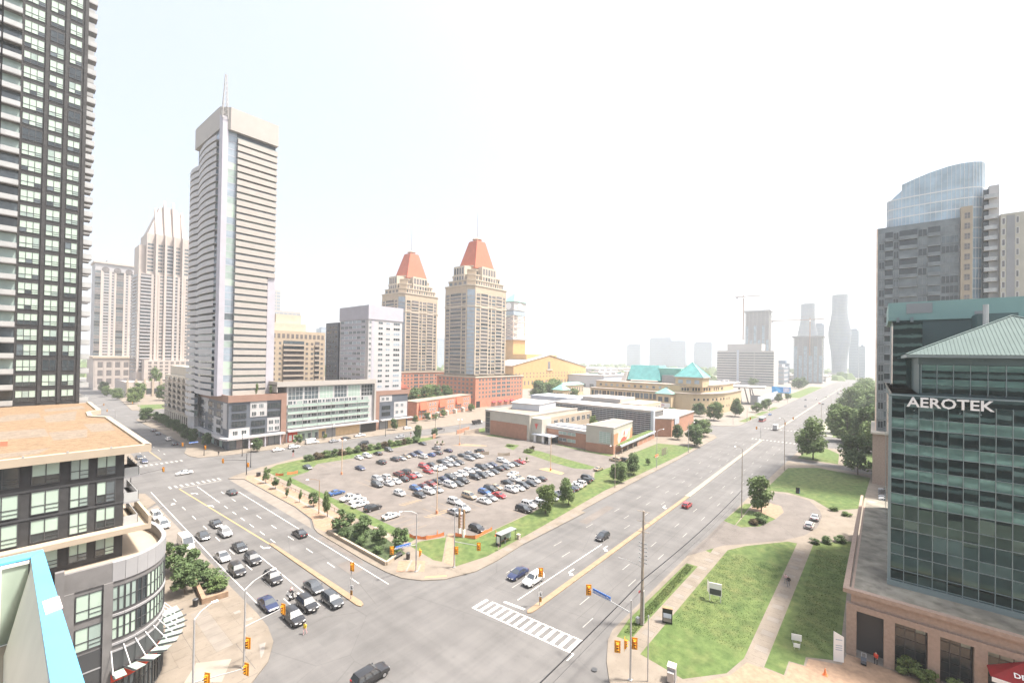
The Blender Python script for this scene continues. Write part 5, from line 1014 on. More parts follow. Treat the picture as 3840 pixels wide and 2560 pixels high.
for i, (lb, x0, y0, x1, y1, z, m) in enumerate((('pale green tower right of the left twisting tower', 1600, 118, 1630, 142, 158, 'haze_blue'), ('pale slab just right of the right twisting tower', 1600, 36, 1630, 58, 138, 'haze_blue'), ('shortest pale block right of the twisting towers', 1600, 21, 1625, 35, 91, 'haze_blue'),
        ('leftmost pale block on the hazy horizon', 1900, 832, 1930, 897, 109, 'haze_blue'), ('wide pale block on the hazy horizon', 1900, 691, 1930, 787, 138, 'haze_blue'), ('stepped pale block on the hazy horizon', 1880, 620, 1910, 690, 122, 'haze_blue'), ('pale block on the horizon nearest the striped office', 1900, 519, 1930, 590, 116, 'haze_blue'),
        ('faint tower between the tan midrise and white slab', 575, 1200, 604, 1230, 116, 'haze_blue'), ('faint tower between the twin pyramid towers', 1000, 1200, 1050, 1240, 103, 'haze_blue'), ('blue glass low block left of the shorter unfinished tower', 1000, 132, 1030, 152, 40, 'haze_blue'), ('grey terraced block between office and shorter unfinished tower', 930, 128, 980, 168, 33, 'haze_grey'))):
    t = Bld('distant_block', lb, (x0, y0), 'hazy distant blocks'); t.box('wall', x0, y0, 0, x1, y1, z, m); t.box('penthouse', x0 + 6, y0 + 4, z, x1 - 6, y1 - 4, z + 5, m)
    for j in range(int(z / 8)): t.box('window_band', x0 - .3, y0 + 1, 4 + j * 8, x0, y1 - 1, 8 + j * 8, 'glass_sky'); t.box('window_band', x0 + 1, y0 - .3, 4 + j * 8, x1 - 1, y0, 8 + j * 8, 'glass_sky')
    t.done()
# --- low roofs of the shopping centre, far behind the library
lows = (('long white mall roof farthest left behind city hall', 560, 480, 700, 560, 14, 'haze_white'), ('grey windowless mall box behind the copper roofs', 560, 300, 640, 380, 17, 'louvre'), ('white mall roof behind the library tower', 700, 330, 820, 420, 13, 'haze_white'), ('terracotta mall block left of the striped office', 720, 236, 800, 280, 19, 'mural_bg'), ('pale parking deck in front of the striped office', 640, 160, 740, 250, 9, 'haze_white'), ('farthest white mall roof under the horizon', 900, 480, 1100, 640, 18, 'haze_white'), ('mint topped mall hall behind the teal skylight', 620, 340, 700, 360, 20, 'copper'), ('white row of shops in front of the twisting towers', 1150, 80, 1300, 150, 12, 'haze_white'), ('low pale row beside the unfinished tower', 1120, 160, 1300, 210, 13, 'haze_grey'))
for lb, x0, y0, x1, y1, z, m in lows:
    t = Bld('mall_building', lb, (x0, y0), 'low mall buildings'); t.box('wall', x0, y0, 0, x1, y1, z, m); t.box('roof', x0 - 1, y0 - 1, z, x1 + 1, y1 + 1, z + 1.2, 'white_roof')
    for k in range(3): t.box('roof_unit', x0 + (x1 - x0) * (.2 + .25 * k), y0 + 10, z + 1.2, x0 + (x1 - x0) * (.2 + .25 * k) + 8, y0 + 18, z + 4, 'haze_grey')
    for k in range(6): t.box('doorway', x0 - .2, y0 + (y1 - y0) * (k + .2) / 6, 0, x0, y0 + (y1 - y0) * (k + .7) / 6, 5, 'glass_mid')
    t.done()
# --- plaza canopy, screen wall and billboard beside the road
t = Bld('plaza_canopy', 'wide white plaza roof on slanted dark legs right of the library', (478, 96), None, 'canopy')
t.vol('roof', MB().prism([(462, 112), (470, 80), (500, 84), (496, 116)], 16, 17.4), 'haze_white')
for i, (x, y) in enumerate(((472, 88), (476, 92), (480, 96), (470, 100), (474, 106), (484, 104))): t.vol('leg', MB().tube((x, y, 0), (x + (4 if i % 2 else -4), y + 3, 16), .6, .5, 6), 'frame_grey')
t.box('stage_block', 468, 84, 0, 476, 92, 9, 'frame_grey'); t.done()
t = Bld('screen_wall', 'long grey perforated wall running beside the boulevard', (440, 81), None, 'wall'); t.vol('panel', MB().prism([(440, 80), (562, 82), (562, 83), (440, 81)], 2.5, 9.5), 'louvre')
for i in range(14): t.box('post', 441 + i * 9, 80 + i * .15, 0, 442 + i * 9, 80.8 + i * .15, 2.5, 'frame_grey')
t.done()
t = Bld('billboard', 'blue digital billboard on a post beside the boulevard', (556, 78), None, 'billboard'); t.box('screen', 555.6, 70, 8, 556.6, 88, 14.4, 'screen_blue'); t.box('screen_image', 555.5, 71, 8.8, 555.6, 77, 13.6, 'screen_pale'); t.box('frame', 555.8, 69.4, 7.4, 556.8, 88.6, 8, 'frame_grey'); t.box('post', 556, 78, 0, 557, 80, 7.4, 'frame_grey'); t.done()
CARS = (
(92.5, 158.5, 's', 'w', '-', 'white sedan, second from left in the back parking row below the hedge', 'lot'),
(96.2, 158.8, 'u', 'w', '-', 'white SUV, third from left in the back parking row below the hedge', 'lot'),
(101.8, 159.7, 's', 'k', '+', 'black sedan, fourth from left in the back parking row below the hedge', 'lot'),
(108.9, 162.4, 'u', 'g', '-', 'dark grey SUV, fifth from left in the back parking row below the hedge', 'lot'),
(127.7, 162.8, 's', 'k', '-', 'black sedan, sixth from left in the back parking row below the hedge', 'lot'),
(84.3, 143.6, 's', 'n', '-', 'navy sedan, first from left in the eighth parking row, behind the red cars', 'lot'),
(94.2, 145.4, 'u', 'k', '+', 'black SUV, second from left in the eighth parking row, behind the red cars', 'lot'),
(100.8, 145.9, 'u', 'g', '+', 'dark grey SUV, third from left in the eighth parking row, behind the red cars', 'lot'),
(103.5, 145.4, 's', 'v', '-', 'silver sedan, fourth from left in the eighth parking row, behind the red cars', 'lot'),
(107.2, 147.3, 's', 't', '-', 'beige sedan, fifth from left in the eighth parking row, behind the red cars', 'lot'),
(110.4, 147.2, 's', 'n', '-', 'navy sedan, sixth from left in the eighth parking row, behind the red cars', 'lot'),
(114.9, 149.1, 's', 'n', '-', 'navy sedan, eighth from left in the eighth parking row, behind the red cars', 'lot'),
(111.3, 141.6, 'u', 'w', '+', 'white SUV, seventh from left in the eighth parking row, behind the red cars', 'lot'),
(115.7, 141.7, 'h', 'b', '+', 'blue hatchback, ninth from left in the eighth parking row, behind the red cars', 'lot'),
(125.5, 150.2, 'u', 'v', '+', 'silver SUV, eleventh from left in the eighth parking row, behind the red cars', 'lot'),
(120.2, 142.7, 's', 'g', '+', 'dark grey sedan, tenth from left in the eighth parking row, behind the red cars', 'lot'),
(126.2, 143.1, 's', 'n', '+', 'navy sedan, twelfth from left in the eighth parking row, behind the red cars', 'lot'),
(134.9, 132.4, 'u', 'k', '+', 'black SUV, fourteenth from left in the seventh parking row up from the south lawn', 'lot'),
(124.3, 131.7, 's', 'g', '-', 'dark grey sedan, tenth from left in the seventh parking row up from the south lawn', 'lot'),
(129.3, 132.8, 's', 'v', '-', 'silver sedan, thirteenth from left in the seventh parking row up from the south lawn', 'lot'),
(126.3, 126.8, 'u', 'g', '-', 'dark grey SUV, eleventh from left in the seventh parking row up from the south lawn', 'lot'),
(128.4, 126.2, 's', 'w', '-', 'white sedan, twelfth from left in the seventh parking row up from the south lawn', 'lot'),
(122.3, 125.4, 'u', 'v', '-', 'silver SUV, thirteenth from left in the sixth parking row up from the south lawn', 'lot'),
(119.0, 131.8, 's', 'k', '-', 'black sedan, ninth from left in the seventh parking row up from the south lawn', 'lot'),
(115.5, 130.8, 's', 'w', '-', 'white sedan, eighth from left in the seventh parking row up from the south lawn', 'lot'),
(111.4, 129.8, 's', 'k', '-', 'black sedan, seventh from left in the seventh parking row up from the south lawn', 'lot'),
(115.3, 124.0, 's', 'g', '-', 'dark grey sedan, twelfth from left in the sixth parking row up from the south lawn', 'lot'),
(112.2, 123.3, 's', 'v', '-', 'silver sedan, eleventh from left in the sixth parking row up from the south lawn', 'lot'),
(109.7, 124.5, 'u', 'v', '-', 'silver SUV, tenth from left in the sixth parking row up from the south lawn', 'lot'),
(105.7, 123.3, 's', 'w', '-', 'white sedan, ninth from left in the sixth parking row up from the south lawn', 'lot'),
(102.9, 122.7, 's', 'w', '-', 'white sedan, eighth from left in the sixth parking row up from the south lawn', 'lot'),
(105.4, 128.9, 's', 'g', '-', 'dark grey sedan, sixth from left in the seventh parking row up from the south lawn', 'lot'),
(101.7, 128.7, 'u', 'r', '-', 'red SUV, fifth from left in the seventh parking row up from the south lawn', 'lot'),
(98.7, 122.3, 's', 'r', '-', 'red sedan, seventh from left in the sixth parking row up from the south lawn', 'lot'),
(92.6, 127.4, 'u', 'g', '+', 'dark grey SUV, fourth from left in the seventh parking row up from the south lawn', 'lot'),
(89.0, 126.5, 'u', 'm', '+', 'maroon SUV, third from left in the seventh parking row up from the south lawn', 'lot'),
(90.1, 120.8, 'h', 'r', '+', 'red hatchback, fifth from left in the sixth parking row up from the south lawn', 'lot'),
(92.8, 121.4, 's', 'v', '-', 'silver sedan, sixth from left in the sixth parking row up from the south lawn', 'lot'),
(86.8, 120.4, 's', 'k', '+', 'black sedan, fourth from left in the sixth parking row up from the south lawn', 'lot'),
(83.6, 126.5, 'u', 'w', '+', 'white SUV, second from left in the seventh parking row up from the south lawn', 'lot'),
(80.6, 126.4, 'u', 'v', '-', 'silver SUV, first from left in the seventh parking row up from the south lawn', 'lot'),
(77.3, 121.3, 'u', 'g', '-', 'dark grey SUV, first from left in the sixth parking row up from the south lawn', 'lot'),
(80.6, 119.9, 's', 'w', '-', 'white sedan, second from left in the sixth parking row up from the south lawn', 'lot'),
(83.6, 120.1, 's', 'w', '-', 'white sedan, third from left in the sixth parking row up from the south lawn', 'lot'),
(77.1, 108.9, 'h', 'w', '-', 'white hatchback, first from left in the fifth parking row up from the south lawn', 'lot'),
(83.3, 109.3, 'h', 'b', '-', 'blue hatchback, second from left in the fifth parking row up from the south lawn', 'lot'),
(86.4, 109.1, 's', 'm', '-', 'maroon sedan, third from left in the fifth parking row up from the south lawn', 'lot'),
(89.8, 110.0, 's', 'm', '-', 'maroon sedan, fourth from left in the fifth parking row up from the south lawn', 'lot'),
(80.3, 103.4, 's', 'k', '-', 'black sedan, first from left in the fourth parking row up from the south lawn', 'lot'),
(84.1, 103.7, 'u', 'w', '-', 'white SUV, second from left in the fourth parking row up from the south lawn', 'lot'),
(86.9, 103.4, 's', 'v', '-', 'silver sedan, third from left in the fourth parking row up from the south lawn', 'lot'),
(93.0, 104.2, 'm', 'w', '-', 'white minivan, fourth from left in the fourth parking row up from the south lawn', 'lot'),
(92.5, 110.2, 's', 'k', '-', 'black sedan, fifth from left in the fifth parking row up from the south lawn', 'lot'),
(96.0, 110.8, 's', 'n', '-', 'navy sedan, sixth from left in the fifth parking row up from the south lawn', 'lot'),
(98.8, 110.6, 'u', 'g', '-', 'dark grey SUV, seventh from left in the fifth parking row up from the south lawn', 'lot'),
(95.8, 103.6, 's', 'g', '-', 'dark grey sedan, fifth from left in the fourth parking row up from the south lawn', 'lot'),
(99.0, 104.4, 'u', 'k', '-', 'black SUV, sixth from left in the fourth parking row up from the south lawn', 'lot'),
(102.0, 111.1, 's', 'w', '-', 'white sedan, eighth from left in the fifth parking row up from the south lawn', 'lot'),
(104.4, 110.4, 'u', 'w', '-', 'white SUV, ninth from left in the fifth parking row up from the south lawn', 'lot'),
(108.2, 111.2, 'u', 'w', '-', 'white SUV, tenth from left in the fifth parking row up from the south lawn', 'lot'),
(111.6, 111.3, 's', 'v', '-', 'silver sedan, eleventh from left in the fifth parking row up from the south lawn', 'lot'),
(104.9, 104.7, 'u', 'k', '-', 'black SUV, seventh from left in the fourth parking row up from the south lawn', 'lot'),
(108.1, 104.7, 'm', 'g', '-', 'dark grey minivan, eighth from left in the fourth parking row up from the south lawn', 'lot'),
(64.8, 115.4, 'p', 'w', 'L', 'white pickup truck, second of the cars parked across the west lawn edge', 'lot'),
(65.2, 112.1, 's', 'w', 'L', 'white sedan, third of the cars parked across the west lawn edge', 'lot'),
(63.9, 108.6, 's', 'w', 'L', 'white sedan, fourth of the cars parked across the west lawn edge', 'lot'),
(64.7, 103.4, 'u', 'k', 'R', 'black SUV, fifth of the cars parked across the west lawn edge', 'lot'),
(64.7, 95.0, 's', 'w', 'R', 'white sedan, sixth of the cars parked across the west lawn edge', 'lot'),
(89.4, 91.6, 'm', 't', '-', 'beige minivan, second from left in the third parking row up from the south lawn', 'lot'),
(83.1, 91.0, 'u', 'w', '-', 'white SUV, first from left in the third parking row up from the south lawn', 'lot'),
(81.1, 85.5, 'u', 'w', '-', 'white SUV, second from left in the second parking row up from the south lawn', 'lot'),
(77.8, 84.9, 's', 'v', '-', 'silver sedan, first from left in the second parking row up from the south lawn', 'lot'),
(89.5, 85.5, 's', 'w', '-', 'white sedan, third from left in the second parking row up from the south lawn', 'lot'),
(92.7, 86.0, 's', 'v', '-', 'silver sedan, fourth from left in the second parking row up from the south lawn', 'lot'),
(96.1, 85.7, 's', 'r', '-', 'red sedan, fifth from left in the second parking row up from the south lawn', 'lot'),
(95.5, 91.2, 'h', 'b', '-', 'blue hatchback, third from left in the third parking row up from the south lawn', 'lot'),
(98.8, 91.8, 'u', 'k', '-', 'black SUV, fourth from left in the third parking row up from the south lawn', 'lot'),
(101.4, 91.8, 's', 't', '-', 'beige sedan, fifth from left in the third parking row up from the south lawn', 'lot'),
(111.2, 104.4, 's', 'w', '-', 'white sedan, ninth from left in the fourth parking row up from the south lawn', 'lot'),
(114.7, 105.0, 's', 'g', '-', 'dark grey sedan, tenth from left in the fourth parking row up from the south lawn', 'lot'),
(118.8, 106.4, 's', 'k', '+', 'black sedan, eleventh from left in the fourth parking row up from the south lawn', 'lot'),
(121.6, 106.1, 's', 'g', '-', 'dark grey sedan, twelfth from left in the fourth parking row up from the south lawn', 'lot'),
(125.3, 107.0, 'u', 'w', '-', 'white SUV, thirteenth from left in the fourth parking row up from the south lawn', 'lot'),
(128.4, 106.6, 's', 'g', '-', 'dark grey sedan, fourteenth from left in the fourth parking row up from the south lawn', 'lot'),
(132.5, 107.3, 's', 'r', '-', 'red sedan, fifteenth from left in the fourth parking row up from the south lawn', 'lot'),
(128.7, 113.5, 'u', 'w', '-', 'white SUV, fifteenth from left in the fifth parking row up from the south lawn', 'lot'),
(121.6, 112.2, 's', 'n', '-', 'navy sedan, fourteenth from left in the fifth parking row up from the south lawn', 'lot'),
(118.6, 111.9, 's', 'v', '-', 'silver sedan, thirteenth from left in the fifth parking row up from the south lawn', 'lot'),
(115.6, 112.3, 'm', 'k', '-', 'black minivan, twelfth from left in the fifth parking row up from the south lawn', 'lot'),
(116.9, 97.9, 's', 'w', 'L', 'white sedan parked crosswise at the end of the lot', 'lot'),
(114.6, 93.4, 's', 't', '-', 'beige sedan, eighth from left in the third parking row up from the south lawn', 'lot'),
(112.3, 93.1, 's', 'w', '-', 'white sedan, seventh from left in the third parking row up from the south lawn', 'lot'),
(107.8, 92.5, 's', 'k', '-', 'black sedan, sixth from left in the third parking row up from the south lawn', 'lot'),
(102.6, 86.4, 'u', 'w', '-', 'white SUV, sixth from left in the second parking row up from the south lawn', 'lot'),
(105.5, 86.0, 's', 'w', '-', 'white sedan, seventh from left in the second parking row up from the south lawn', 'lot'),
(108.6, 86.6, 'u', 'g', '-', 'dark grey SUV, eighth from left in the second parking row up from the south lawn', 'lot'),
(112.2, 86.3, 's', 'k', '-', 'black sedan, ninth from left in the second parking row up from the south lawn', 'lot'),
(115.5, 87.5, 'm', 'w', '-', 'white minivan, tenth from left in the second parking row up from the south lawn', 'lot'),
(118.9, 87.2, 's', 'k', '+', 'black sedan, eleventh from left in the second parking row up from the south lawn', 'lot'),
(91.8, 72.8, 'u', 'k', '-', 'black SUV, first from left in the parking row along the south lawn', 'lot'),
(95.4, 73.8, 'u', 'w', '-', 'white SUV, second from left in the parking row along the south lawn', 'lot'),
(98.3, 73.3, 'u', 'v', '+', 'silver SUV, third from left in the parking row along the south lawn', 'lot'),
(101.6, 73.3, 's', 'w', '-', 'white sedan, fourth from left in the parking row along the south lawn', 'lot'),
(104.9, 72.9, 's', 'v', '-', 'silver sedan, fifth from left in the parking row along the south lawn', 'lot'),
(108.2, 74.1, 's', 'k', '-', 'black sedan, sixth from left in the parking row along the south lawn', 'lot'),
(110.6, 72.9, 's', 'v', '-', 'silver sedan, seventh from left in the parking row along the south lawn', 'lot'),
(114.2, 73.1, 'u', 'n', '+', 'navy SUV, eighth from left in the parking row along the south lawn', 'lot'),
(117.1, 73.3, 's', 'g', '+', 'dark grey sedan, ninth from left in the parking row along the south lawn', 'lot'),
(120.3, 73.8, 's', 'w', '+', 'white sedan, tenth from left in the parking row along the south lawn', 'lot'),
(123.2, 74.2, 'u', 'w', '+', 'white SUV, eleventh from left in the parking row along the south lawn', 'lot'),
(127.2, 74.8, 'u', 'k', '+', 'black SUV, twelfth from left in the parking row along the south lawn', 'lot'),
(130.6, 75.5, 'u', 'k', '-', 'black SUV, thirteenth from left in the parking row along the south lawn', 'lot'),
(74.0, 73.0, 'h', 'k', '-', 'black hatchback parked alone beside the orange netting at the lot corner', 'lot'),
(64.6, 122.9, 's', 'b', 'R', 'blue sedan, first of the cars parked across the west lawn edge', 'lot'),
(71.9, 158.5, 's', 'g', '-', 'dark grey sedan, first from left in the back parking row below the hedge', 'lot'),
(33.5, 121.8, 's', 'k', '-', 'black sedan farthest back in the middle queue lane', 'street'),
(33.2, 114.1, 'u', 'v', '-', 'silver SUV with roof rails behind the black sedan in the queue', 'street'),
(29.4, 115.9, 's', 'g', '-', 'dark grey sedan farthest back in the kerb lane of the queue', 'street'),
(32.9, 103.5, 's', 'k', '-', 'black sedan in the queue beside the silver sedan', 'street'),
(29.1, 101.1, 's', 'v', '-', 'silver sedan in the kerb lane of the queue', 'street'),
(32.7, 95.3, 'u', 'k', '-', 'black SUV in the middle queue lane behind the lamp arm car', 'street'),
(29.1, 92.7, 'u', 'k', '-', 'black SUV in the kerb lane behind the silver sedan gap', 'street'),
(25.6, 113.1, 'V', 'w', '-', 'white high roof cargo van stopped in the west lay-by', 'street'),
(24.9, 130.3, 'm', 'w', '-', 'white minivan nearer the cargo van in the west lay-by', 'street'),
(25.0, 138.3, 'm', 'w', '-', 'white minivan farther back in the west lay-by', 'street'),
(32.5, 84.7, 'u', 'k', '-', 'black SUV in the queue under the street lamp arm', 'street'),
(36.1, 76.2, 's', 'g', '-', 'dark grey sedan in the left turn lane, second from the stop line', 'street'),
(28.7, 76.5, 's', 'n', '-', 'navy sedan in the kerb lane just behind the front SUV', 'street'),
(36.2, 69.6, 'u', 'g', '-', 'dark grey SUV first in the left turn lane by the median tip', 'street'),
(32.9, 71.6, 'u', 'k', '-', 'dark SUV at the front of the middle queue lane', 'street'),
(32.6, 76.8, 'T', 'w', '-', 'open three-wheeler with rider in the middle of the queue', 'street'),
(29.9, 69.6, 'u', 'k', '-', 'black SUV at the very front of the kerb lane by the crosswalk', 'street'),
(44.5, 101.4, 's', 'k', '+', 'black sedan driving away alone beside the planted bed', 'street'),
(40.1, 181.2, 's', 'w', 'L', 'white sedan crossing the far junction', 'street'),
(44.0, 146.1, 's', 'g', '+', 'grey sedan driving away past the brick paving strip', 'street'),
(34.1, 219.7, 's', 'k', '-', 'black sedan farther back at the far stop line', 'street'),
(34.2, 210.9, 's', 'n', '-', 'navy sedan first at the far stop line', 'street'),
(50.6, 290.6, 's', 'k', '+', 'black sedan farthest in the row parked under street trees', 'street'),
(50.1, 277.5, 's', 'g', '+', 'dark grey sedan second in the row parked under street trees', 'street'),
(50.3, 256.6, 'u', 'w', '+', 'white SUV parked in the row under street trees', 'street'),
(49.7, 242.0, 's', 'k', '+', 'black sedan nearest the corner in the row parked under street trees', 'street'),
(76.5, 196.6, 's', 'w', 'R', 'white sedan nearest the corner, parked at the shop kerb', 'street'),
(83.5, 197.7, 'u', 'w', 'R', 'white SUV parked at the shop kerb behind the white sedan', 'street'),
(93.4, 201.7, 'V', 'w', 'R', 'white cargo van parked at the shop kerb', 'street'),
(102.4, 198.3, 's', 'v', 'R', 'silver sedan parked at the shop kerb past the cargo van', 'street'),
(109.8, 200.9, 's', 'k', 'R', 'black sedan parked at the shop kerb before the pickup', 'street'),
(118.1, 202.3, 'p', 'w', 'R', 'white pickup truck parked at the shop kerb near the garage opening', 'street'),
(109.0, 183.2, 'u', 'k', 'L', 'black SUV driving along the hedge', 'street'),
(130.1, 184.5, 'u', 'v', 'L', 'silver SUV driving along the far end of the hedge', 'street'),
(148.8, 204.0, 'u', 'w', 'R', 'white SUV parked outside the white slab', 'street'),
(161.0, 190.3, 's', 'k', 'R', 'black sedan on the back street near the round shrub', 'street'),
(64.2, 52.1, 's', 'n', 'L', 'navy sedan waiting at the main road junction', 'street'),
(64.4, 48.5, 'u', 'w', 'L', 'white SUV beside the navy sedan behind the median signal', 'street'),
(90.8, 48.3, 'h', 'k', 'L', 'black hatchback approaching on the main road', 'street'),
(126.9, 40.8, 'h', 'r', 'R', 'red hatchback driving away on the main road', 'street'),
(345.8, 60.2, 'B', 'r', 'L', 'red and white city bus at the far junction', 'street'),
(307.2, 46.2, 'K', 'w', 'R', 'white box truck crossing the far junction', 'street'),
(389.1, 62.6, 's', 'b', 'L', 'blue sedan behind the bus on the far boulevard', 'street'),
(574.8, 58.4, 's', 'k', 'L', 'black sedan far along the boulevard near the billboard', 'street'),
(595.8, 50.0, 's', 'w', 'R', 'white sedan far along the boulevard in the middle lanes', 'street'),
(489.3, 49.7, 's', 'g', 'L', 'dark grey sedan on the boulevard beyond the far junction', 'street'),
(537.5, 42.8, 's', 'r', 'R', 'red sedan on the boulevard beyond the far junction', 'street'),
(529.2, 39.2, 's', 'g', 'R', 'dark grey sedan beside the red sedan on the boulevard', 'street'),
(642.8, 44.7, 'u', 'w', 'R', 'white SUV in the far boulevard traffic', 'street'),
(678.6, 44.0, 's', 'w', 'R', 'white sedan ahead of the white SUV in far traffic', 'street'),
(801.1, 37.8, 's', 'm', 'R', 'maroon sedan farthest along the boulevard', 'street'),
(731.2, 37.8, 's', 'g', 'R', 'dark grey sedan second farthest along the boulevard', 'street'),
(132.6, 12.4, 'h', 'w', 'R', 'white hatchback in the turning loop, nearer one', 'street'),
(140.5, 11.9, 's', 'v', 'R', 'silver sedan in the turning loop, farther one', 'street'),
(144.6, 79.0, 's', 't', 'R', 'beige sedan in the arts centre driveway', 'street'),
(162.2, 81.1, 'u', 't', '+', 'beige SUV parked by the small trees at the arts centre corner', 'street'),
(164.2, 79.1, 'u', 'k', '+', 'black SUV beside the beige SUV at the arts centre corner', 'street'),
(31.1, 49.5, 'u', 'k', 'R', 'black SUV entering the junction at the bottom edge', 'street'),
(191.1, 189.8, 'D', 'k', 'R', 'black dump truck with white cab on the back street', 'street'),
)
# ------------------------------------------------------------------ vehicles
def loft(mb, st, hw, m=0):
    """st: (x, z_bottom, z_top, width factor) from rear to front"""
    prev = None
    for (x, zb, zt, k) in st:
        w = hw * k; h = zt - zb
        s = [(x, -w * .86, zb), (x, -w, zb + h * .22), (x, -w, zb + h * .68), (x, -w * .93, zt - h * .06), (x, -w * .7, zt), (x, w * .7, zt), (x, w * .93, zt - h * .06), (x, w, zb + h * .68), (x, w, zb + h * .22), (x, w * .86, zb)]
        if prev: mb.add(prev + s, [(i, i + 1, 11 + i, 10 + i) for i in range(9)] + [(9, 0, 10, 19)], m)
        else: mb.add(s, [tuple(range(10))[::-1]], m)
        prev = s
    mb.add(prev, [tuple(range(10))], m)
CAR = {}
def car_parts(ty):
    P = dict(
        s=dict(L=4.7, W=.92, st=[(-2.35, .38, .62, .86), (-2.28, .26, .9, .95), (-1.75, .22, 1.0, 1), (-.6, .2, .98, 1), (.95, .2, .95, 1), (1.7, .22, .84, .98), (2.2, .26, .7, .9), (2.35, .34, .55, .8)], gb=(-1.75, 1.1), gr=(-.85, .18), z=(.95, 1.44), wx=1.4, r=.33),
        h=dict(L=4.3, W=.9, st=[(-2.1, .4, .7, .88), (-2.05, .28, .98, .96), (-1.5, .22, 1.02, 1), (1.0, .2, .98, 1), (1.6, .22, .88, .97), (2.0, .26, .74, .9), (2.15, .34, .58, .8)], gb=(-2.0, 1.15), gr=(-1.6, .2), z=(.98, 1.5), wx=1.3, r=.33),
        u=dict(L=4.75, W=.96, st=[(-2.35, .46, .8, .9), (-2.3, .32, 1.08, .97), (-1.6, .28, 1.12, 1), (.95, .26, 1.1, 1), (1.7, .28, 1.02, .98), (2.2, .32, .9, .92), (2.36, .4, .68, .84)], gb=(-2.25, 1.05), gr=(-1.95, .25), z=(1.09, 1.72), wx=1.42, r=.37),
        m=dict(L=5.0, W=.98, st=[(-2.5, .42, .8, .9), (-2.45, .3, 1.06, .97), (-1.6, .24, 1.1, 1), (1.3, .22, 1.08, 1), (1.9, .24, .96, .97), (2.35, .28, .8, .9), (2.5, .36, .62, .82)], gb=(-2.4, 1.55), gr=(-2.2, .55), z=(1.08, 1.76), wx=1.5, r=.35),
        p=dict(L=5.7, W=1.0, st=[(-2.85, .5, .95, .96), (-2.8, .4, 1.12, 1), (-.6, .36, 1.14, 1), (1.3, .36, 1.12, 1), (2.2, .38, 1.06, .98), (2.7, .42, .95, .93), (2.85, .5, .75, .88)], gb=(-.6, 1.4), gr=(-.4, .75), z=(1.12, 1.82), wx=1.75, r=.4),
        V=dict(L=5.9, W=1.02, st=[(-2.95, .42, 1.1, .98), (-2.9, .32, 1.3, 1), (1.5, .3, 1.3, 1), (2.2, .3, 1.15, .98), (2.7, .34, .98, .93), (2.95, .42, .75, .86)], gb=(-2.9, 2.0), gr=(-2.85, 1.25), z=(1.28, 2.55), wx=1.85, r=.37))[ty]
    S = 1.03; W = P['W']
    b = MB(); loft(b, P['st'], W); x0, x1 = P['gb']; r0, r1 = P['gr']; z0, z1 = P['z']; wb = W * .92; wr = W * (.7 if ty != 'V' else .86)
    base = [(x0, -wb, z0 - .03), (x1, -wb, z0 - .03), (x1, wb, z0 - .03), (x0, wb, z0 - .03)]; roof = [(r0, -wr, z1 - .05), (r1, -wr, z1 - .05), (r1, wr, z1 - .05), (r0, wr, z1 - .05)]
    top = [(r0 + .2, -wr * .8, z1), (r1 - .25, -wr * .8, z1), (r1 - .25, wr * .8, z1), (r0 + .2, wr * .8, z1)]
    b.add(base + roof + top, [(i, (i + 1) % 4, 4 + (i + 1) % 4, 4 + i) for i in range(4)] + [(4 + i, 4 + (i + 1) % 4, 8 + (i + 1) % 4, 8 + i) for i in range(4)] + [(8, 9, 10, 11)], 0)
    if ty == 'p': b.box(-2.75, -.82, 1.125, -.7, .82, 1.13, 1)
    b.box(P['st'][0][0] - .03, -W * .7, .42, P['st'][0][0] + .1, W * .7, .58, 1); b.box(P['st'][-1][0] - .12, -W * .62, .4, P['st'][-1][0] + .02, W * .62, .56, 1)
    for s in (-1, 1): b.box(x1 - .28, s * (W + .02), z0 - .02, x1 - .1, s * (W + .18), z0 + .12, 0); b.box(-P['wx'] + .42, s * (W - .02), P['st'][2][1] - .02, P['wx'] - .42, s * (W + .012), P['st'][2][1] + .08, 1)
    def face(a, b_, c, d, k=.09, off=.015):
        v = [Vector(p) for p in (a, b_, c, d)]; ce = sum(v, Vector()) / 4; n = (v[1] - v[0]).cross(v[3] - v[0]).normalized()
        return [tuple(p + (ce - p) * k + n * off) for p in v]
    def pane(pts): return MB().add(pts, [(0, 1, 2, 3)])
    parts = [('body', b.mesh('car_body', 35), ('paint_w', 'black_metal'), (0, 0, 0))]
    parts.append(('windshield', pane(face(base[1], base[2], roof[2], roof[1], .06)).mesh('windshield'), 'car_glass', (0, 0, 0)))
    if ty != 'V':
        parts.append(('rear_window', pane(face(base[3], base[0], roof[0], roof[3], .1)).mesh('rear_window'), 'car_glass', (0, 0, 0)))
    def cut(p, q, f): return tuple(p[i] + (q[i] - p[i]) * f for i in range(3))
    segs = ((.06, .5), (.53, .95)) if ty in 'shp' else ((.04, .3), (.33, .64), (.67, .96))
    if ty == 'V': segs = ((.74, .97),)
    for s in (0, 1):
        for f0, f1 in segs:
            A, B_ = (base[0], base[1]) if s == 0 else (base[2], base[3]); A2, B2 = (roof[0], roof[1]) if s == 0 else (roof[2], roof[3])
            if s == 1: f0, f1 = 1 - f1, 1 - f0
            q = face(cut(A, B_, f0), cut(A, B_, f1), cut(A2, B2, f1), cut(A2, B2, f0), .1)
            if ty == 'V': q = [cut(p, q[(3, 2, 1, 0)[i]], .0) if i < 2 else cut(p, q[(3, 2, 1, 0)[i]], .45) for i, p in enumerate(q)]
            parts.append(('side_window', pane(q).mesh('side_window'), 'car_glass', (0, 0, 0)))
    whl = MB().tube((0, -.11, 0), (0, .11, 0), P['r'], P['r'], 14, 0).tube((0, -.118, 0), (0, .118, 0), P['r'] * .62, P['r'] * .62, 10, 1).mesh('wheel')
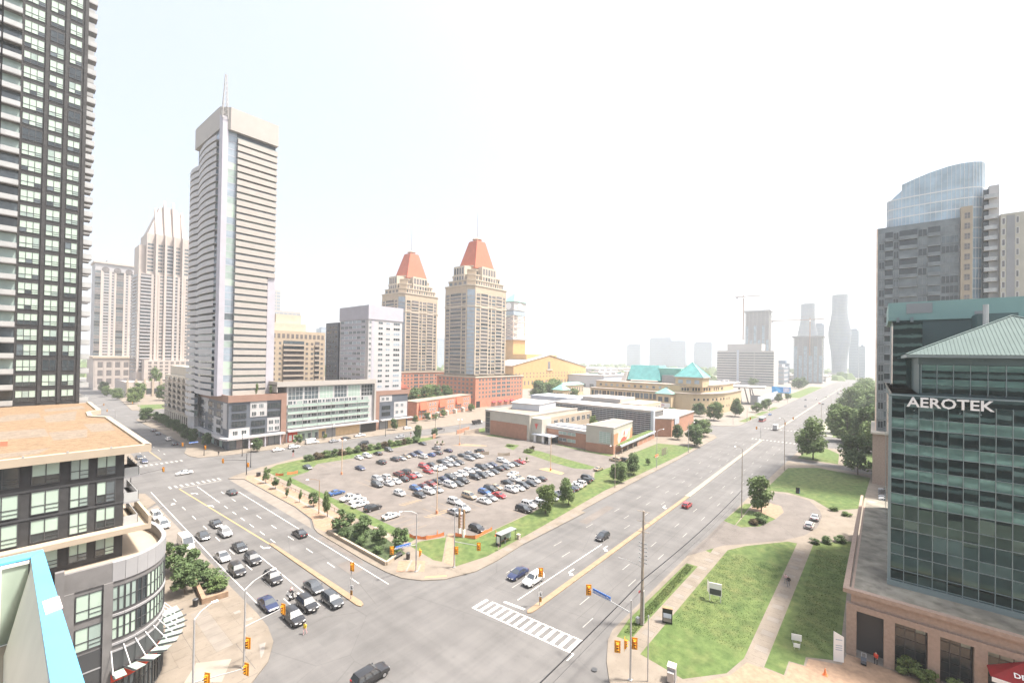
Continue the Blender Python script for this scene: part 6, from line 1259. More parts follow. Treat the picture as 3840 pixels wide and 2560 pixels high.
    for sx in (-1, 1):
        for sy in (-1, 1): parts.append(('wheel', whl, ('rubber', 'alloy'), (sx * P['wx'], sy * (W - .1), P['r'])))
    xf, xr = P['st'][-1][0], P['st'][0][0]; zf = P['st'][-2][2] - .1; zr = P['st'][1][2] - .14
    hl = MB().add([(xf - .0, -.2, -.05), (xf + .02, .0, -.05), (xf - .12, .2, -.04), (xf - .16, .2, .09), (xf - .06, .0, .08), (xf - .06, -.2, .07)], [(0, 1, 2, 3, 4, 5), (5, 4, 3, 2, 1, 0)]); tl = MB().box(xr - .035, -.17, -.08, xr + .1, .17, .1)
    hm, tm = hl.mesh('headlight'), tl.mesh('taillight')
    hm2 = MB().add([(x, -y, z) for x, y, z in hl.v], hl.f).mesh('headlight')
    parts += [('headlight', hm, 'headlight', (.03, W * .62, zf - .03)), ('headlight', hm2, 'headlight', (.03, -W * .62, zf - .03)), ('taillight', tm, 'taillight', (0, W * .66, zr)), ('taillight', tm, 'taillight', (0, -W * .66, zr))]
    pl = MB().box(-.012, -.17, 0, .012, .17, .12).mesh('licence_plate'); parts += [('licence_plate', pl, 'sign_white', (xf + .03, 0, .45)), ('licence_plate', pl, 'sign_white', (xr - .045, 0, .62))]
    for p in parts: setm(p[1], p[2])
    return parts
HD = {'-': R(-90), '+': R(90), 'L': R(180), 'R': 0.0}
NAMES = dict(s='sedan', u='suv', h='hatchback', m='minivan', p='pickup_truck', V='cargo_van', B='city_bus', K='box_truck', D='dump_truck', T='three_wheeler')
def special(ty, root):
    def P(n, mb, m, loc=(0, 0, 0)): return obj(n, mb, m, root, loc)
    def wheels(xs, W, r, tw=.14):
        me = setm(MB().tube((0, -tw, 0), (0, tw, 0), r, r, 14, 0).tube((0, -tw - .01, 0), (0, tw + .01, 0), r * .55, r * .55, 10, 1).mesh('wheel'), ('rubber', 'alloy'))
        for x in xs:
            for s in (-1, 1): P('wheel', me, None, (x, s * W, r))
    if ty == 'B':
        P('body', MB().box(-6, -1.28, .35, 6, 1.28, 1.5, 0).box(-6, -1.28, 1.5, 6, 1.28, 2.6, 2).box(-6, -1.28, 2.6, 6, 1.28, 3.1, 1), ('paint_r', 'paint_w', 'black_metal')); P('roof_unit', MB().box(-4, -.9, 3.1, 1, .9, 3.4), 'paint_w')
        P('windshield', MB().box(5.99, -1.15, 1.1, 6.03, 1.15, 2.6), 'car_glass')
        for i in range(6):
            for s in (-1, 1): P('side_window', MB().box(-5.6 + i * 1.9, s * 1.29, 1.6, -3.9 + i * 1.9, s * 1.27, 2.5), 'car_glass')
        wheels((-3.4, 3.6), 1.15, .48)
    elif ty == 'K':
        P('cargo_box', MB().box(-3.6, -1.2, .9, 1.2, 1.2, 3.6), 'paint_w'); P('cab', MB().frustum([(1.4, -1.05), (3.3, -1.05), (3.3, 1.05), (1.4, 1.05)], .5, [(1.4, -1), (2.8, -1), (2.8, 1), (1.4, 1)], 2.5), 'paint_w')
        P('chassis', MB().box(-3.5, -.5, .5, 1.6, .5, .9), 'black_metal'); P('rear_door', MB().box(-3.64, -1.05, 1.05, -3.6, 1.05, 3.45), 'paint_v'); wheels((-2.4, 2.2), .95, .45)
        for s in (-1, 1): P('taillight', MB().box(-3.66, s * .9, .7, -3.58, s * 1.15, .88), 'taillight')
    elif ty == 'D':
        P('dump_bed', MB().frustum([(-3.4, -1.1), (.6, -1.1), (.6, 1.1), (-3.4, 1.1)], 1.1, [(-3.7, -1.3), (.7, -1.3), (.7, 1.3), (-3.7, 1.3)], 2.5), 'black_metal'); P('cab', MB().frustum([(.9, -1.1), (2.6, -1.1), (2.6, 1.1), (.9, 1.1)], .8, [(1.0, -1), (2.1, -1), (2.1, 1), (1.0, 1)], 2.8), 'paint_k'); P('hood', MB().frustum([(2.4, -.9), (3.9, -.85), (3.9, .85), (2.4, .9)], .8, [(2.4, -.8), (3.7, -.7), (3.7, .7), (2.4, .8)], 1.8), 'paint_w'); P('windshield', MB().add([(2.42, -.85, 1.85), (2.42, .85, 1.85), (2.16, .8, 2.65), (2.16, -.8, 2.65)], [(0, 1, 2, 3)]), 'car_glass'); P('chassis', MB().box(-3.4, -.5, .6, 3.6, .5, 1.1), 'black_metal'); wheels((-2.6, -1.4, 2.8), 1.0, .5)
    else:
        P('body', MB().frustum([(-1.2, -.45), (1.0, -.4), (1.0, .4), (-1.2, .45)], .25, [(-1.1, -.3), (.6, -.25), (.6, .25), (-1.1, .3)], .7), 'paint_w'); P('nose', MB().frustum([(.5, -.5), (1.3, -.2), (1.3, .2), (.5, .5)], .4, [(.5, -.2), (.8, -.1), (.8, .1), (.5, .2)], .95), 'paint_k'); P('seat', MB().box(-.9, -.25, .68, .1, .25, .85), 'black_metal'); P('handlebar', MB().tube((.6, -.45, 1.0), (.6, .45, 1.0), .04), 'black_metal')
        me = setm(MB().tube((0, -.12, 0), (0, .12, 0), .32, .32, 12).mesh('wheel'), 'rubber')
        for x, y in ((1.0, .65), (1.0, -.65), (-.95, 0)): P('wheel', me, None, (x, y, .32))
        P('fender', MB().box(.75, -.8, .6, 1.3, -.5, .68), 'paint_w'); P('fender', MB().box(.75, .5, .6, 1.3, .8, .68), 'paint_w')
TYPES = {}
for (x, y, ty, c, d, lb, g) in CARS:
    r = bpy.data.objects.new(NAMES[ty], None); col.objects.link(r); r.empty_display_size = .2
    zc = .146 if g == 'lot' else .002
    if 165 < 0: pass
    if g == 'street' and (122 < x < 160 and y < 20 or 138 < x < 170 and 75 < y < 85): zc = .148
    r.location = (x, y, zc); jit = random.Random(int(x * 10 + y * 7)).uniform(-.03, .03); r.rotation_euler = (0, 0, HD[d] + (jit if g == 'lot' else 0))
    if ty in 'BKDT': special(ty, r)
    else:
        r.scale = (1.02, 1.02, 1.02)
        if ty not in TYPES: TYPES[ty] = car_parts(ty)
        for n_, me, ms, loc in TYPES[ty]:
            obj(n_, me, ms, r, loc, 0, {0: 'paint_' + c} if n_ == 'body' else None)
    tag(r, lb, {'s': 'car', 'u': 'car', 'h': 'car', 'm': 'minivan', 'p': 'pickup', 'V': 'van', 'B': 'bus', 'K': 'truck', 'D': 'truck', 'T': 'motorcycle'}[ty], 'cars parked in the lot' if g == 'lot' else 'vehicles on the streets')
for i in range(7):   # row behind the teal office
    r = bpy.data.objects.new('sedan', None); col.objects.link(r); r.location = (168 + i * 3.2, -3.5, .006 + .14); r.rotation_euler = (0, 0, R(90))
    for n_, me, ms, loc in TYPES['s']: obj(n_, me, ms, r, loc, 0, {0: 'paint_' + 'kgwvkgv'[i]} if n_ == 'body' else None)
    tag(r, '%s sedan, %s in the row parked behind the teal glass office' % (dict(k='black', g='dark grey', w='white', v='silver')['kgwvkgv'[i]], 'first second third fourth fifth sixth seventh'.split()[i]), 'car', 'cars behind the glass office')
# ------------------------------------------------------------------ trees and plants
def crown_mesh(seed, n, leaf, clumps=16, shape='round'):
    """unit crown (radius 1, height 0..2): many small leaf clumps on uneven lobes"""
    r = random.Random(seed); mb = MB(); cs = []
    for i in range(clumps):
        a = r.uniform(0, 2 * math.pi); h = r.uniform(.15, 1.85)
        rad = math.sqrt(max(.05, 1 - (h - .9) ** 2 / 1.0)) if shape == 'round' else max(.12, (2.0 - h) * .5)
        d = rad * r.uniform(.25, .78); cs.append((d * math.cos(a), d * math.sin(a), h, r.uniform(.26, .46)))
    for i in range(n):
        x, y, z, q = cs[i % clumps]
        v = Vector((r.gauss(0, 1), r.gauss(0, 1), r.gauss(0, 1))).normalized() * q * r.uniform(.55, 1.08)
        p = Vector((x, y, z)) + v; nrm = (v.normalized() * .7 + Vector((r.gauss(0, .5), r.gauss(0, .5), r.gauss(0, .5) + .4))).normalized()
        u = nrm.orthogonal().normalized(); w_ = nrm.cross(u); an = r.uniform(0, 6.28); u, w_ = u * math.cos(an) + w_ * math.sin(an), w_ * math.cos(an) - u * math.sin(an)
        s = leaf * r.uniform(.6, 1.35)
        mb.add([p - u * s, p - w_ * s * .55, p + u * s, p + w_ * s * .55], [(0, 1, 2, 3)])
    return mb.mesh('crown')
CROWN = [crown_mesh(i + 1, 3600, .085, 20 + 3 * i) for i in range(4)]
CROWN_S = [crown_mesh(i + 21, 1300, .12, 13) for i in range(3)]
BUSH = [crown_mesh(i + 31, 1500, .125, 15) for i in range(2)]
CONE = crown_mesh(51, 1200, .10, 18, 'cone')
def trunk_mesh(seed, h, bare, r0):
    r = random.Random(seed); mb = MB(); mb.tube((0, 0, 0), (r.uniform(-.1, .1), r.uniform(-.1, .1), bare), r0, r0 * .75, 8); p = (0, 0, bare)
    mb.tube((0, 0, bare * .96), (r.uniform(-.2, .2), r.uniform(-.2, .2), h * .8), r0 * .72, r0 * .2, 6)
    for k in range(6):
        a = k * 1.05 + r.uniform(-.3, .3); z = bare + (h - bare) * (.02 + .08 * k); L = (h - bare) * r.uniform(.25, .42)
        mb.tube((0, 0, z), (math.cos(a) * L, math.sin(a) * L, z + L * .8), r0 * .42, r0 * .1, 5)
    return mb.mesh('trunk')
NT = [0]
def tree(x, y, h, w_, label, z=.14, m='leaf', bare=.25, name='street_tree', group=None, crown=None, cat='tree'):
    NT[0] += 1; k = NT[0]
    r = bpy.data.objects.new(name, None); col.objects.link(r); r.location = (x, y, z); r.rotation_euler = (0, 0, k * 1.7)
    tag(r, label, cat, group); b = h * bare
    obj('trunk', trunk_mesh(k, h, b + .1, max(.06, h * .018)), 'bark', r)
    cm = crown or (CROWN[k % 4] if h > 5.5 else CROWN_S[k % 3]); setm(cm, 'leaf')
    c = obj('crown', cm, None, r, (0, 0, b * .85), 0, {0: m}); jr = random.Random(k); c.scale = (w_ / 2 * jr.uniform(.9, 1.12), w_ / 2 * jr.uniform(.85, 1.1), (h - b * .85) / 2 * jr.uniform(.95, 1.08)); c.rotation_euler = (jr.uniform(-.12, .12), jr.uniform(-.12, .12), jr.uniform(0, 6))
    return r
OR = 'first second third fourth fifth sixth seventh eighth ninth tenth eleventh twelfth'.split()
for i, (x, y, h, w_) in enumerate(((54.7, 149.9, 4.8, 2.4), (54.5, 141.5, 3.6, 2.7), (57.4, 138.8, 3.5, 1.7), (53.4, 130.6, 2.6, 1.2), (54.1, 123.6, 3.4, 1.2), (55.3, 117.8, 4.2, 2.6), (54.2, 107.6, 6.1, 2.7))):
    tree(x, y, h, w_, 'young tree in the brick paving strip, %s from the far end' % OR[i], .15, ('leaf', 'leaf_dark')[i % 2], .3, 'young_tree', 'young trees in the paving strip')
for i, (x, y, h, w_) in enumerate(((52.0, 95.4, 5.2, 6.4), (53.3, 88.8, 5.4, 5.4), (53.6, 82.7, 4.2, 3.8), (55.7, 77.8, 4.6, 4.6))):
    tree(x, y, h, w_, 'dense small tree in the walled bed at the corner, %s from the far end' % OR[i], .2, 'leaf_dark', .18, 'bed_tree', 'trees in the walled bed')
for i, (x, y, h, w_, lb, m) in enumerate(((94.6, 67.5, 7.6, 6.0, 'open pale tree on the lawn in front of the parked white sedan', 'leaf_light'), (104.6, 66.6, 7.2, 5.4, 'slim tree on the south lawn right of the open pale tree', 'leaf'), (136.0, 66.8, 6.4, 6.4, 'bushy tree beside the lamp post on the south lawn', 'leaf'), (147.5, 66.3, 7.2, 6.6, 'dark tree right of the lamp post on the south lawn', 'leaf_dark'), (165.7, 68.6, 2.8, 2.1, 'sapling on the lawn near the mural', 'leaf'), (230, 79.1, 7.2, 6.2, 'tree before the brick east wing', 'leaf_dark'), (219.4, 67.4, 9.8, 11, 'spreading tree over the pavement by the east lawn', 'leaf_dark'), (250.2, 71.8, 8.6, 10.4, 'broad tree behind the spreading pavement tree', 'leaf'), (252.9, 76, 8.2, 8.2, 'dark tree against the brick east wing end', 'leaf_dark'), (336.3, 100.2, 9.6, 10.6, 'left tree in front of the curved library corner', 'leaf_dark'), (323.4, 86.3, 13, 13.4, 'tall tree in front of the curved library corner', 'leaf'), (357.6, 80.4, 12.4, 10.6, 'tree beside the plaza right of the library', 'leaf_dark'), (336, 120.5, 5.4, 6, 'small tree beside the library porch', 'leaf'), (330, 139, 7, 3, 'narrow tree left of the library porch banner', 'leaf_light'),
        (136.4, 23.8, 9.8, 7.4, 'leafy tree on the island of the turning loop', 'leaf'), (226.7, 20.1, 15.9, 14.4, 'big tree on the triangle lawn by the main road', 'leaf'), (208.1, 4.6, 14.3, 14.4, 'tree with bare lower trunk on the east lawn edge', 'leaf_dark'), (318.5, 17, 16.6, 14.2, 'tree beside the second junction on the right', 'leaf'),
        (131.9, 172.6, 7.6, 5.0, 'bushy shrub tree at the hedge end', 'leaf_dark'), (144.5, 174.6, 4.4, 4.2, 'round shrub at the lot corner by the back street', 'leaf_dark'), (69.6, 200.9, 6.0, 5.0, 'street tree outside the dark podium corner shop', 'leaf_dark'), (88, 205, 4.6, 4.4, 'street tree before the red shop front', 'leaf'), (141.9, 206.3, 6.0, 4.4, 'street tree outside the plywood shop front', 'leaf_dark'), (102, 206.6, 3.0, 2.2, 'tiny green street tree before the mint shops', 'leaf_light'),
        (177.4, 222, 5.4, 5.4, 'left tree before the townhouses', 'leaf_dark'), (166, 219, 4.6, 4.4, 'tree squeezed between the white slab and townhouses', 'leaf_dark'), (196, 228, 5.4, 6, 'middle tree before the townhouses', 'leaf'), (184, 221.8, 4, 5, 'low round tree before the townhouses', 'leaf'), (232, 236.6, 6.4, 6.2, 'tree before the townhouse archway', 'leaf'), (192, 252, 19, 17, 'tree rising behind the left townhouses', 'leaf_dark'), (205, 257, 20, 17, 'tree rising behind the middle townhouses', 'leaf'), (218, 262, 19, 16, 'tree rising behind the right townhouses', 'leaf_dark'), (231, 266, 18, 14, 'tree below the nearer pyramid tower podium', 'leaf_dark'),
        (344, 258, 20, 25, 'great dark tree right of the brick podium', 'leaf_dark'), (362, 252, 18, 22, 'rounded tree left of the copper pavilion', 'leaf'), (380, 262, 19, 25, 'wide tree in front of city hall', 'leaf'), (395, 280, 14, 16, 'pale tree before the city hall arcade', 'leaf_light'), (420, 300, 13, 14, 'farthest tree before city hall', 'leaf_light'), (372, 232, 11, 12, 'tree behind the copper pavilion', 'leaf'), (196, 100, 9, 8, 'courtyard tree between gallery and dark glass wall', 'leaf_light'), (214, 120, 10, 6, 'courtyard tree left of the gallery', 'leaf_light'), (209, 99, 9, 7, 'courtyard tree at the gallery end', 'leaf_light'),
        (53.9, 331.7, 8, 8.4, 'dark round tree at the second left junction', 'leaf_dark'), (70, 470, 12, 12, 'bright tree before the arcade podium', 'leaf_light'), (76, 500, 14, 12, 'tree on the lawn before the arcade podium', 'leaf'), (66, 452, 9, 10, 'small bright tree at the second junction lawn', 'leaf_light'), (88, 470, 14, 13, 'tree beside the beige midrise', 'leaf'), (62, 500, 9, 9, 'roadside tree beyond the second left junction', 'leaf'), (60, 540, 10, 9, 'farther roadside tree beyond the second left junction', 'leaf'), (64, 600, 10, 10, 'farthest roadside tree on the left street', 'leaf_dark'), (92, 528, 24, 12, 'tree on the arcade podium roof', 'leaf'))):
    tree(x, y, h, w_, lb, .14, m, .22)
for i, (x, y) in enumerate(((58, 326), (58, 314), (57.8, 302), (57.6, 289), (57.5, 275), (57, 262), (56, 249), (55.6, 238), (57.6, 226))):
    tree(x, y, 5.6 + (i * 37 % 10) * .12, 5.2 - (i % 3) * .5, 'dark street tree along the podium pavement, %s from the far junction' % OR[i], .14, 'leaf_dark', .25, 'street_tree', 'street trees along the podium')
rr = random.Random(5)
for i in range(12):
    x = 262 + i * 17 + (i > 5) * (i - 5) * 10; y = rr.uniform(-10, 3)
    tree(x, y, rr.uniform(15, 21), rr.uniform(14, 18), 'park tree right of the boulevard, %s from the nearer junction' % OR[i], .14, ('leaf', 'leaf_dark')[i % 2], .15, 'park_tree', 'park trees along the boulevard')
for i in range(11):
    x = 270 + i * 19; tree(x, rr.uniform(-22, 12), rr.uniform(13, 19), rr.uniform(15, 20), 'park tree in the second line right of the boulevard, %s by distance' % OR[i], .14, ('leaf_dark', 'leaf')[i % 2], .12, 'park_tree', 'second line of park trees')
for i in range(9):
    x = 470 + i * 52; tree(x, rr.uniform(6, 16), rr.uniform(17, 23), rr.uniform(16, 22), 'far park tree fading along the boulevard, %s of its line' % OR[i], .14, 'leaf', .1, 'park_tree', 'far park trees along the boulevard')
for i, (x, y) in enumerate(((400, 74), (425, 74), (455, 75), (520, 76), (566, 74), (800, 90), (830, 96), (870, 92), (780, 150), (690, 200), (760, 300), (600, 220))):
    tree(x, y, 8 + (i > 4) * 7, 8 + (i > 4) * 9, 'tree on the left side of the far boulevard, %s by distance' % OR[i], .14, ('leaf', 'leaf_dark')[i % 2], .2, 'boulevard_tree', 'trees left of the far boulevard')
for i, (x, y) in enumerate(((68, 222), (74, 216), (80, 215), (83.5, 218))):
    tree(x, y, 4.4 + (i % 2), 2.4, 'small conifer on the podium roof terrace, %s from the corner' % OR[i], 22.9, 'leaf', .1, 'roof_conifer', 'conifers on the podium roof', CONE)
def shrub(x, y, h, w_, label, z=.15, m='leaf_dark', name='shrub', group=None):
    NT[0] += 1; k = NT[0]; me = BUSH[k % 2]; setm(me, 'leaf'); o = obj(name, me, None, None, (x, y, z - .1), k * 1.3, {0: m}); o.scale = (w_ / 2, w_ / 2, h / 2); tag(o, label, 'shrub', group); return o
for i in range(16):
    x = 77.5 + i * 3.4; shrub(x, 169.6 + (i % 3) * .25, 2.5 + (i % 4) * .2, 4.6, 'hedge shrub north of the lot, %s of the hedge from the left' % (OR + ['thirteenth', 'fourteenth', 'fifteenth', 'sixteenth'])[i], .15, ('leaf_dark', 'leaf_red', 'leaf')[i % 3], 'hedge_shrub', 'hedge along the lot')
for i, (x, y, h, w_, lb, m) in enumerate(((79.3, -3.6, 2.3, 2.8, 'left round bush before the granite piers', 'leaf_light'), (78.6, -5.6, 2.0, 2.8, 'middle round bush before the granite piers', 'leaf_light'), (78.2, -8.6, 2.1, 2.8, 'right round bush before the granite piers', 'leaf_light'), (127.9, 22.6, 2.4, 4.0, 'dark flower shrub on the loop island', 'leaf_dark'), (125, 23.6, 1.4, 3.0, 'low reddish shrub on the loop island', 'leaf_red'), (121.5, 10.2, 1.3, 2.6, 'hedge end nearest the path by the teal office', 'leaf_dark'), (124, 8.2, 1.5, 3.0, 'hedge middle by the teal office', 'leaf_dark'), (127, 5.8, 1.5, 3.2, 'hedge end nearest the teal office', 'leaf_dark'), (152.4, 8.6, 1.3, 3, 'left planter shrub beyond the loop', 'leaf'), (149.5, 5.8, 1.2, 3, 'right planter shrub beyond the loop', 'leaf'), (150, 117, 1.6, 5.0, 'low green shrub on the drive island', 'leaf_light'), (154, 117.6, 2.2, 3.0, 'purple shrub on the drive island', 'leaf_red'), (155, 131.5, .9, 5.0, 'white flowering bed before the arts centre', 'leaf_light'),
        (50.8, 93, 2.2, 3.2, 'low shrub on the kerb side of the walled bed, far end', 'leaf_dark'), (51.2, 86.5, 2.0, 3.2, 'low shrub on the kerb side of the walled bed, middle', 'leaf_dark'), (51.4, 80, 1.6, 3.0, 'low shrub on the kerb side of the walled bed, near end', 'leaf_dark'), (53.4, 76.4, 1.4, 3, 'low shrub at the tip of the walled bed', 'leaf'),
        (23.2, 99, 4.2, 5.4, 'dark bush behind the planter by the white van', 'leaf_dark'), (23.2, 95, 3.6, 5.0, 'second dark bush behind the brick planter', 'leaf_dark'), (24.2, 91.4, 2.8, 4.4, 'bush at the middle of the brick planter', 'leaf_dark'), (24.6, 88, 2.4, 3.6, 'bush at the near end of the brick planter', 'leaf'))):
    shrub(x, y, h, w_, lb, .15, m)
tree(20.6, 91.0, 5.2, 5.0, 'low spreading tree beside the brick planter on the west plaza', .14, 'leaf_dark', .3); tree(21.2, 101.7, 5.4, 5.0, 'dark tree behind the west plaza planter', .14, 'leaf_dark', .25); tree(19.5, 128, 6.5, 4.4, 'pale tree by the balconies above the lay-by', .14, 'leaf_light', .25)
mb = MB().prism([(21.6, 85), (25.3, 84.6), (25.3, 85.1), (22.3, 85.5), (23, 94), (22.5, 94.1)], 0, .9); o = obj('planter_wall', MB().merge(mb.mesh('planter_wall'), Matrix.Translation((-22, -86, 0)), 0), 'paver', None, (22, 86, .14)); tag(o, 'angled brick planter wall on the west plaza', 'planter')
def blockwall(name, label, pts, h, m, bl=1.6):
    r = bpy.data.objects.new(name, None); col.objects.link(r); r.location = (*pts[0], .14); tag(r, label, 'wall')
    for a, b in zip(pts, pts[1:]):
        d = Vector((b[0] - a[0], b[1] - a[1])); L = d.length; n = max(1, int(L / bl)); u = d / L; nv = Vector((-u.y, u.x)) * .25; s = L / n
        me = setm(MB().prism([(.02, -.25), (s - .02, -.25), (s - .02, .25), (.02, .25)], 0, h).mesh('stone_block'), m)
        for i in range(n): obj('stone_block', me, None, r, (a[0] + u.x * s * i - pts[0][0], a[1] + u.y * s * i - pts[0][1], (i % 2) * .02), math.atan2(u.y, u.x))
blockwall('bed_wall', 'low wall of pale stone blocks around the planted corner bed', [(49.5, 98), (49.7, 74.2), (52.6, 75.4)], .7, 'cream')
sheet('bed_soil', [(49.8, 97.8), (49.9, 74.5), (55.4, 75.6), (57.6, 90), (57.4, 98)], Z3, 'groundcover')
for i, (x, y) in enumerate(((57.2, 86), (57.0, 80.6), (58.0, 91))): o = obj('boulder', MB().frustum([(-.9, -.6), (.9, -.6), (.9, .6), (-.9, .6)], 0, [(-.5, -.3), (.6, -.35), (.5, .4), (-.6, .3)], .6), 'cream', None, (x, y, .15), i); tag(o, 'pale boulder edging the walled bed, %s from the corner' % OR[(1, 0, 2)[i]], 'boulder')
# mown-grass tufts, too many to count, near the camera
def tufts(name, label, polys, n):
    r = random.Random(3); mb = MB()
    for (x0, y0, x1, y1) in polys:
        for i in range(n):
            x, y = r.uniform(x0, x1), r.uniform(y0, y1); a = r.uniform(0, 3.14); s = r.uniform(.05, .12); h = r.uniform(.03, .09)
            mb.add([(x - s * math.cos(a), y - s * math.sin(a), .146), (x + s * math.cos(a), y + s * math.sin(a), .146), (x + r.uniform(-.06, .06), y + r.uniform(-.06, .06), .146 + h)], [(0, 1, 2)])
    o = obj(name, mb, 'grass'); o['kind'] = 'stuff'; tag(o, label, 'grass')
tufts('grass_tufts', 'short grass blades on the lawn beside the teal office', ((69, 14.2, 103, 24.4), (77, 4.2, 118, 9.6), (62, 27.8, 91, 29.2)), 6000)
# ------------------------------------------------------------------ street furniture
class Prop(Thing): 
    def m(s, name, mb, mats, parent=None): return s.part(name, mb.mesh(name), mats, parent=parent)
def head_parts(p, x, y, z, rz, back='signal_yellow'):
    """three-lamp signal head with backboard, facing local -y"""
    h = p.part('signal_head', MB().box(-.2, -.15, -.55, .2, .12, .55, 0).box(-.38, .06, -.78, .38, .1, .78, 0).mesh('signal_head'), back, (x, y, z), rz)
    for k, m in ((.34, 'lamp_red'), (0, 'lamp_dark'), (-.34, 'lamp_dark')):
        p.part('lens', MB().tube((0, -.15, k), (0, -.2, k), .13, .13, 10).mesh('lens'), m, parent=h)
        p.part('visor', MB().box(-.15, -.36, k + .1, .15, -.15, k + .14).mesh('visor'), back, parent=h)
def signal(label, x, y, h, arm=None, armz=5.5, lamp=None, sign=None, low=(), m='steel', z=.14, hd=None):
    p = Prop('traffic_signal', label, 'traffic light', (x, y, z), 0, 'traffic signals'); p.m('pole', MB().tube((0, 0, 0), (0, 0, h), .14, .09, 10).box(-.25, -.25, 0, .25, .25, .12), m)
    if arm:
        dx, dy = arm[0] - x, arm[1] - y; L = math.hypot(dx, dy); a = math.atan2(dy, dx)
        p.m('mast_arm', MB().tube((0, 0, armz - .3), (dx, dy, armz), .08, .05, 8), m); head_parts(p, dx, dy, armz - .2, hd if hd is not None else a)
        if sign:
            s = p.part('name_sign', MB().box(-1.5, -.04, -.3, 1.5, .04, .3).mesh('name_sign'), 'sign_blue', (dx * sign[1], dy * sign[1], armz + .1), a + (math.pi if dx < -.5 * L or (abs(dx) < abs(dy) and dy > 0) else 0))
            lettering(p, sign[0], .42, (0, -.06, -.15), 0, 'sign_white', .008, parent=s)
    if lamp:
        dx, dy = lamp[0] - x, lamp[1] - y; p.m('lamp_arm', MB().path([(0, 0, h), (dx * .3, dy * .3, h + .5), (dx * .8, dy * .8, h + .65), (dx, dy, h + .6)], .05), m); p.m('lamp_head', MB().box(dx - .35, dy - .14, h + .5, dx + .35, dy + .14, h + .66), 'sign_white')
    for (lx, ly, lz, r_) in low: head_parts(p, lx, ly, lz, r_)
    return p
signal('signal pole with blue name sign at the walled bed corner', 52.1, 67.8, 11.2, (47.3, 68.9), 5.5, (49.6, 69.6), ('Burnhamthorpe Rd', .55), ((.5, -.5, 3.6, R(40)),), hd=R(-90) + R(50))
signal('signal pole beside the garden path at the lot corner', 58.2, 63.6, 10.8, (59.6, 58.2), 5.4, None, None, ((.1, -.5, 3.4, R(-40)),), hd=R(-50))
signal('signal pole with blue name sign on the southeast corner by the utility pole', 53.4, 24.1, 10.4, (54.4, 31.0), 9.0, None, ('Confederation Pkwy', .68), ((-2.4, .7, 5.2, R(-60)), (-.6, .5, 4.8, R(20)), (.5, -.3, 4.6, R(-60))), hd=R(-50))
signal('tall grey signal pole on the west plaza with long arm over the queue', 21.1, 63.9, 10.4, (26.0, 64.1), 5.7, (25.2, 65.6), None, ((.4, 0, 3.0, R(-60)),), hd=R(-70))
signal('grey signal pole at the bottom edge of the west plaza', 14.8, 61.0, 10.4, (19.6, 58.6), 3.3, (17.2, 62.4), None, ((1.2, -.6, 3.0, R(-60)),), hd=R(-70))
signal('black signal pole at the far junction beside the brick strip', 54.0, 165.0, 7.4, (47.9, 168.6), 5.4, None, None, ((.3, -.3, 3.4, R(-45)),), 'black_metal', hd=R(-60))
signal('black signal pole with arm over the far junction from the west', 24.0, 166.0, 6.2, (31.9, 168.3), 5.6, None, None, (), 'black_metal', hd=R(-60))
signal('black signal pole with blue sign at the podium corner', 52.6, 208.6, 6.0, (45.4, 208.8), 5.6, None, ('Princess Royal Dr', .5), ((.2, -.4, 3.2, R(-45)),), 'black_metal', hd=R(-60))
for i, (x, y, hx, hy) in enumerate(((298, 31, 297, 40), (265.6, 47.0, 265.6, 49), (330, 30, 330, 40), (306, 70, 306, 60))):
    signal('small signal at the second road junction, %s from the left' % OR[(3, 0, 2, 1)[i]] if 0 else 'signal at the second road junction, %s' % ('on the right kerb', 'on the median nose', 'beyond the right kerb', 'on the left kerb')[i], x, y, 6.4, (hx, hy), 5.8, hd=R(-60))
for i, (x, y) in enumerate(((39, 400), (62, 402), (44, 358))):
    signal('signal at the second left junction, %s' % ('far left', 'far right', 'near middle')[i], x, y, 6.2, (x + 4 * (1 if i == 0 else -1), y), 5.6, hd=R(-75))
def median_signal(label, x, y, h, hd):
    p = Prop('median_signal', label, 'traffic light', (x, y, .15), 0, 'median signals'); p.m('pole', MB().tube((0, 0, 0), (0, 0, h), .08, .07, 8), 'steel'); head_parts(p, 0, -.15, h - .7, hd)
    s = p.part('keep_right_sign', MB().box(-.3, -.03, -.4, .3, .0, .4).mesh('keep_right_sign'), 'sign_white', (.0, -.14, 2.0), hd); p.part('sign_arrow', MB().add([(-.12, -.04, .3), (.0, -.04, .3), (.0, -.04, .05), (.12, -.04, -.1), (.2, -.04, -.02), (.16, -.04, -.32), (-.1, -.04, -.22), (-.02, -.04, -.14), (-.12, -.04, 0)], [tuple(range(9))]).mesh('sign_arrow'), 'lamp_dark', parent=s)
    s = p.part('hazard_sign', MB().box(-.2, -.03, -.4, .2, 0, .4).mesh('hazard_sign'), 'signal_yellow', (0, -.14, 1.1), hd)
    for k in range(3): p.part('hazard_stripe', MB().add([(-.2, -.035, -.36 + k * .26), (.2, -.035, -.22 + k * .26), (.2, -.035, -.1 + k * .26), (-.2, -.035, -.24 + k * .26)], [(0, 1, 2, 3)]).mesh('hazard_stripe'), 'lamp_dark', parent=s)
median_signal('signal post on the tip of the left street median', 38.9, 68.4, 6.2, R(-60)); median_signal('signal post on the tip of the main road median', 59.0, 43.0, 6.3, R(-50))
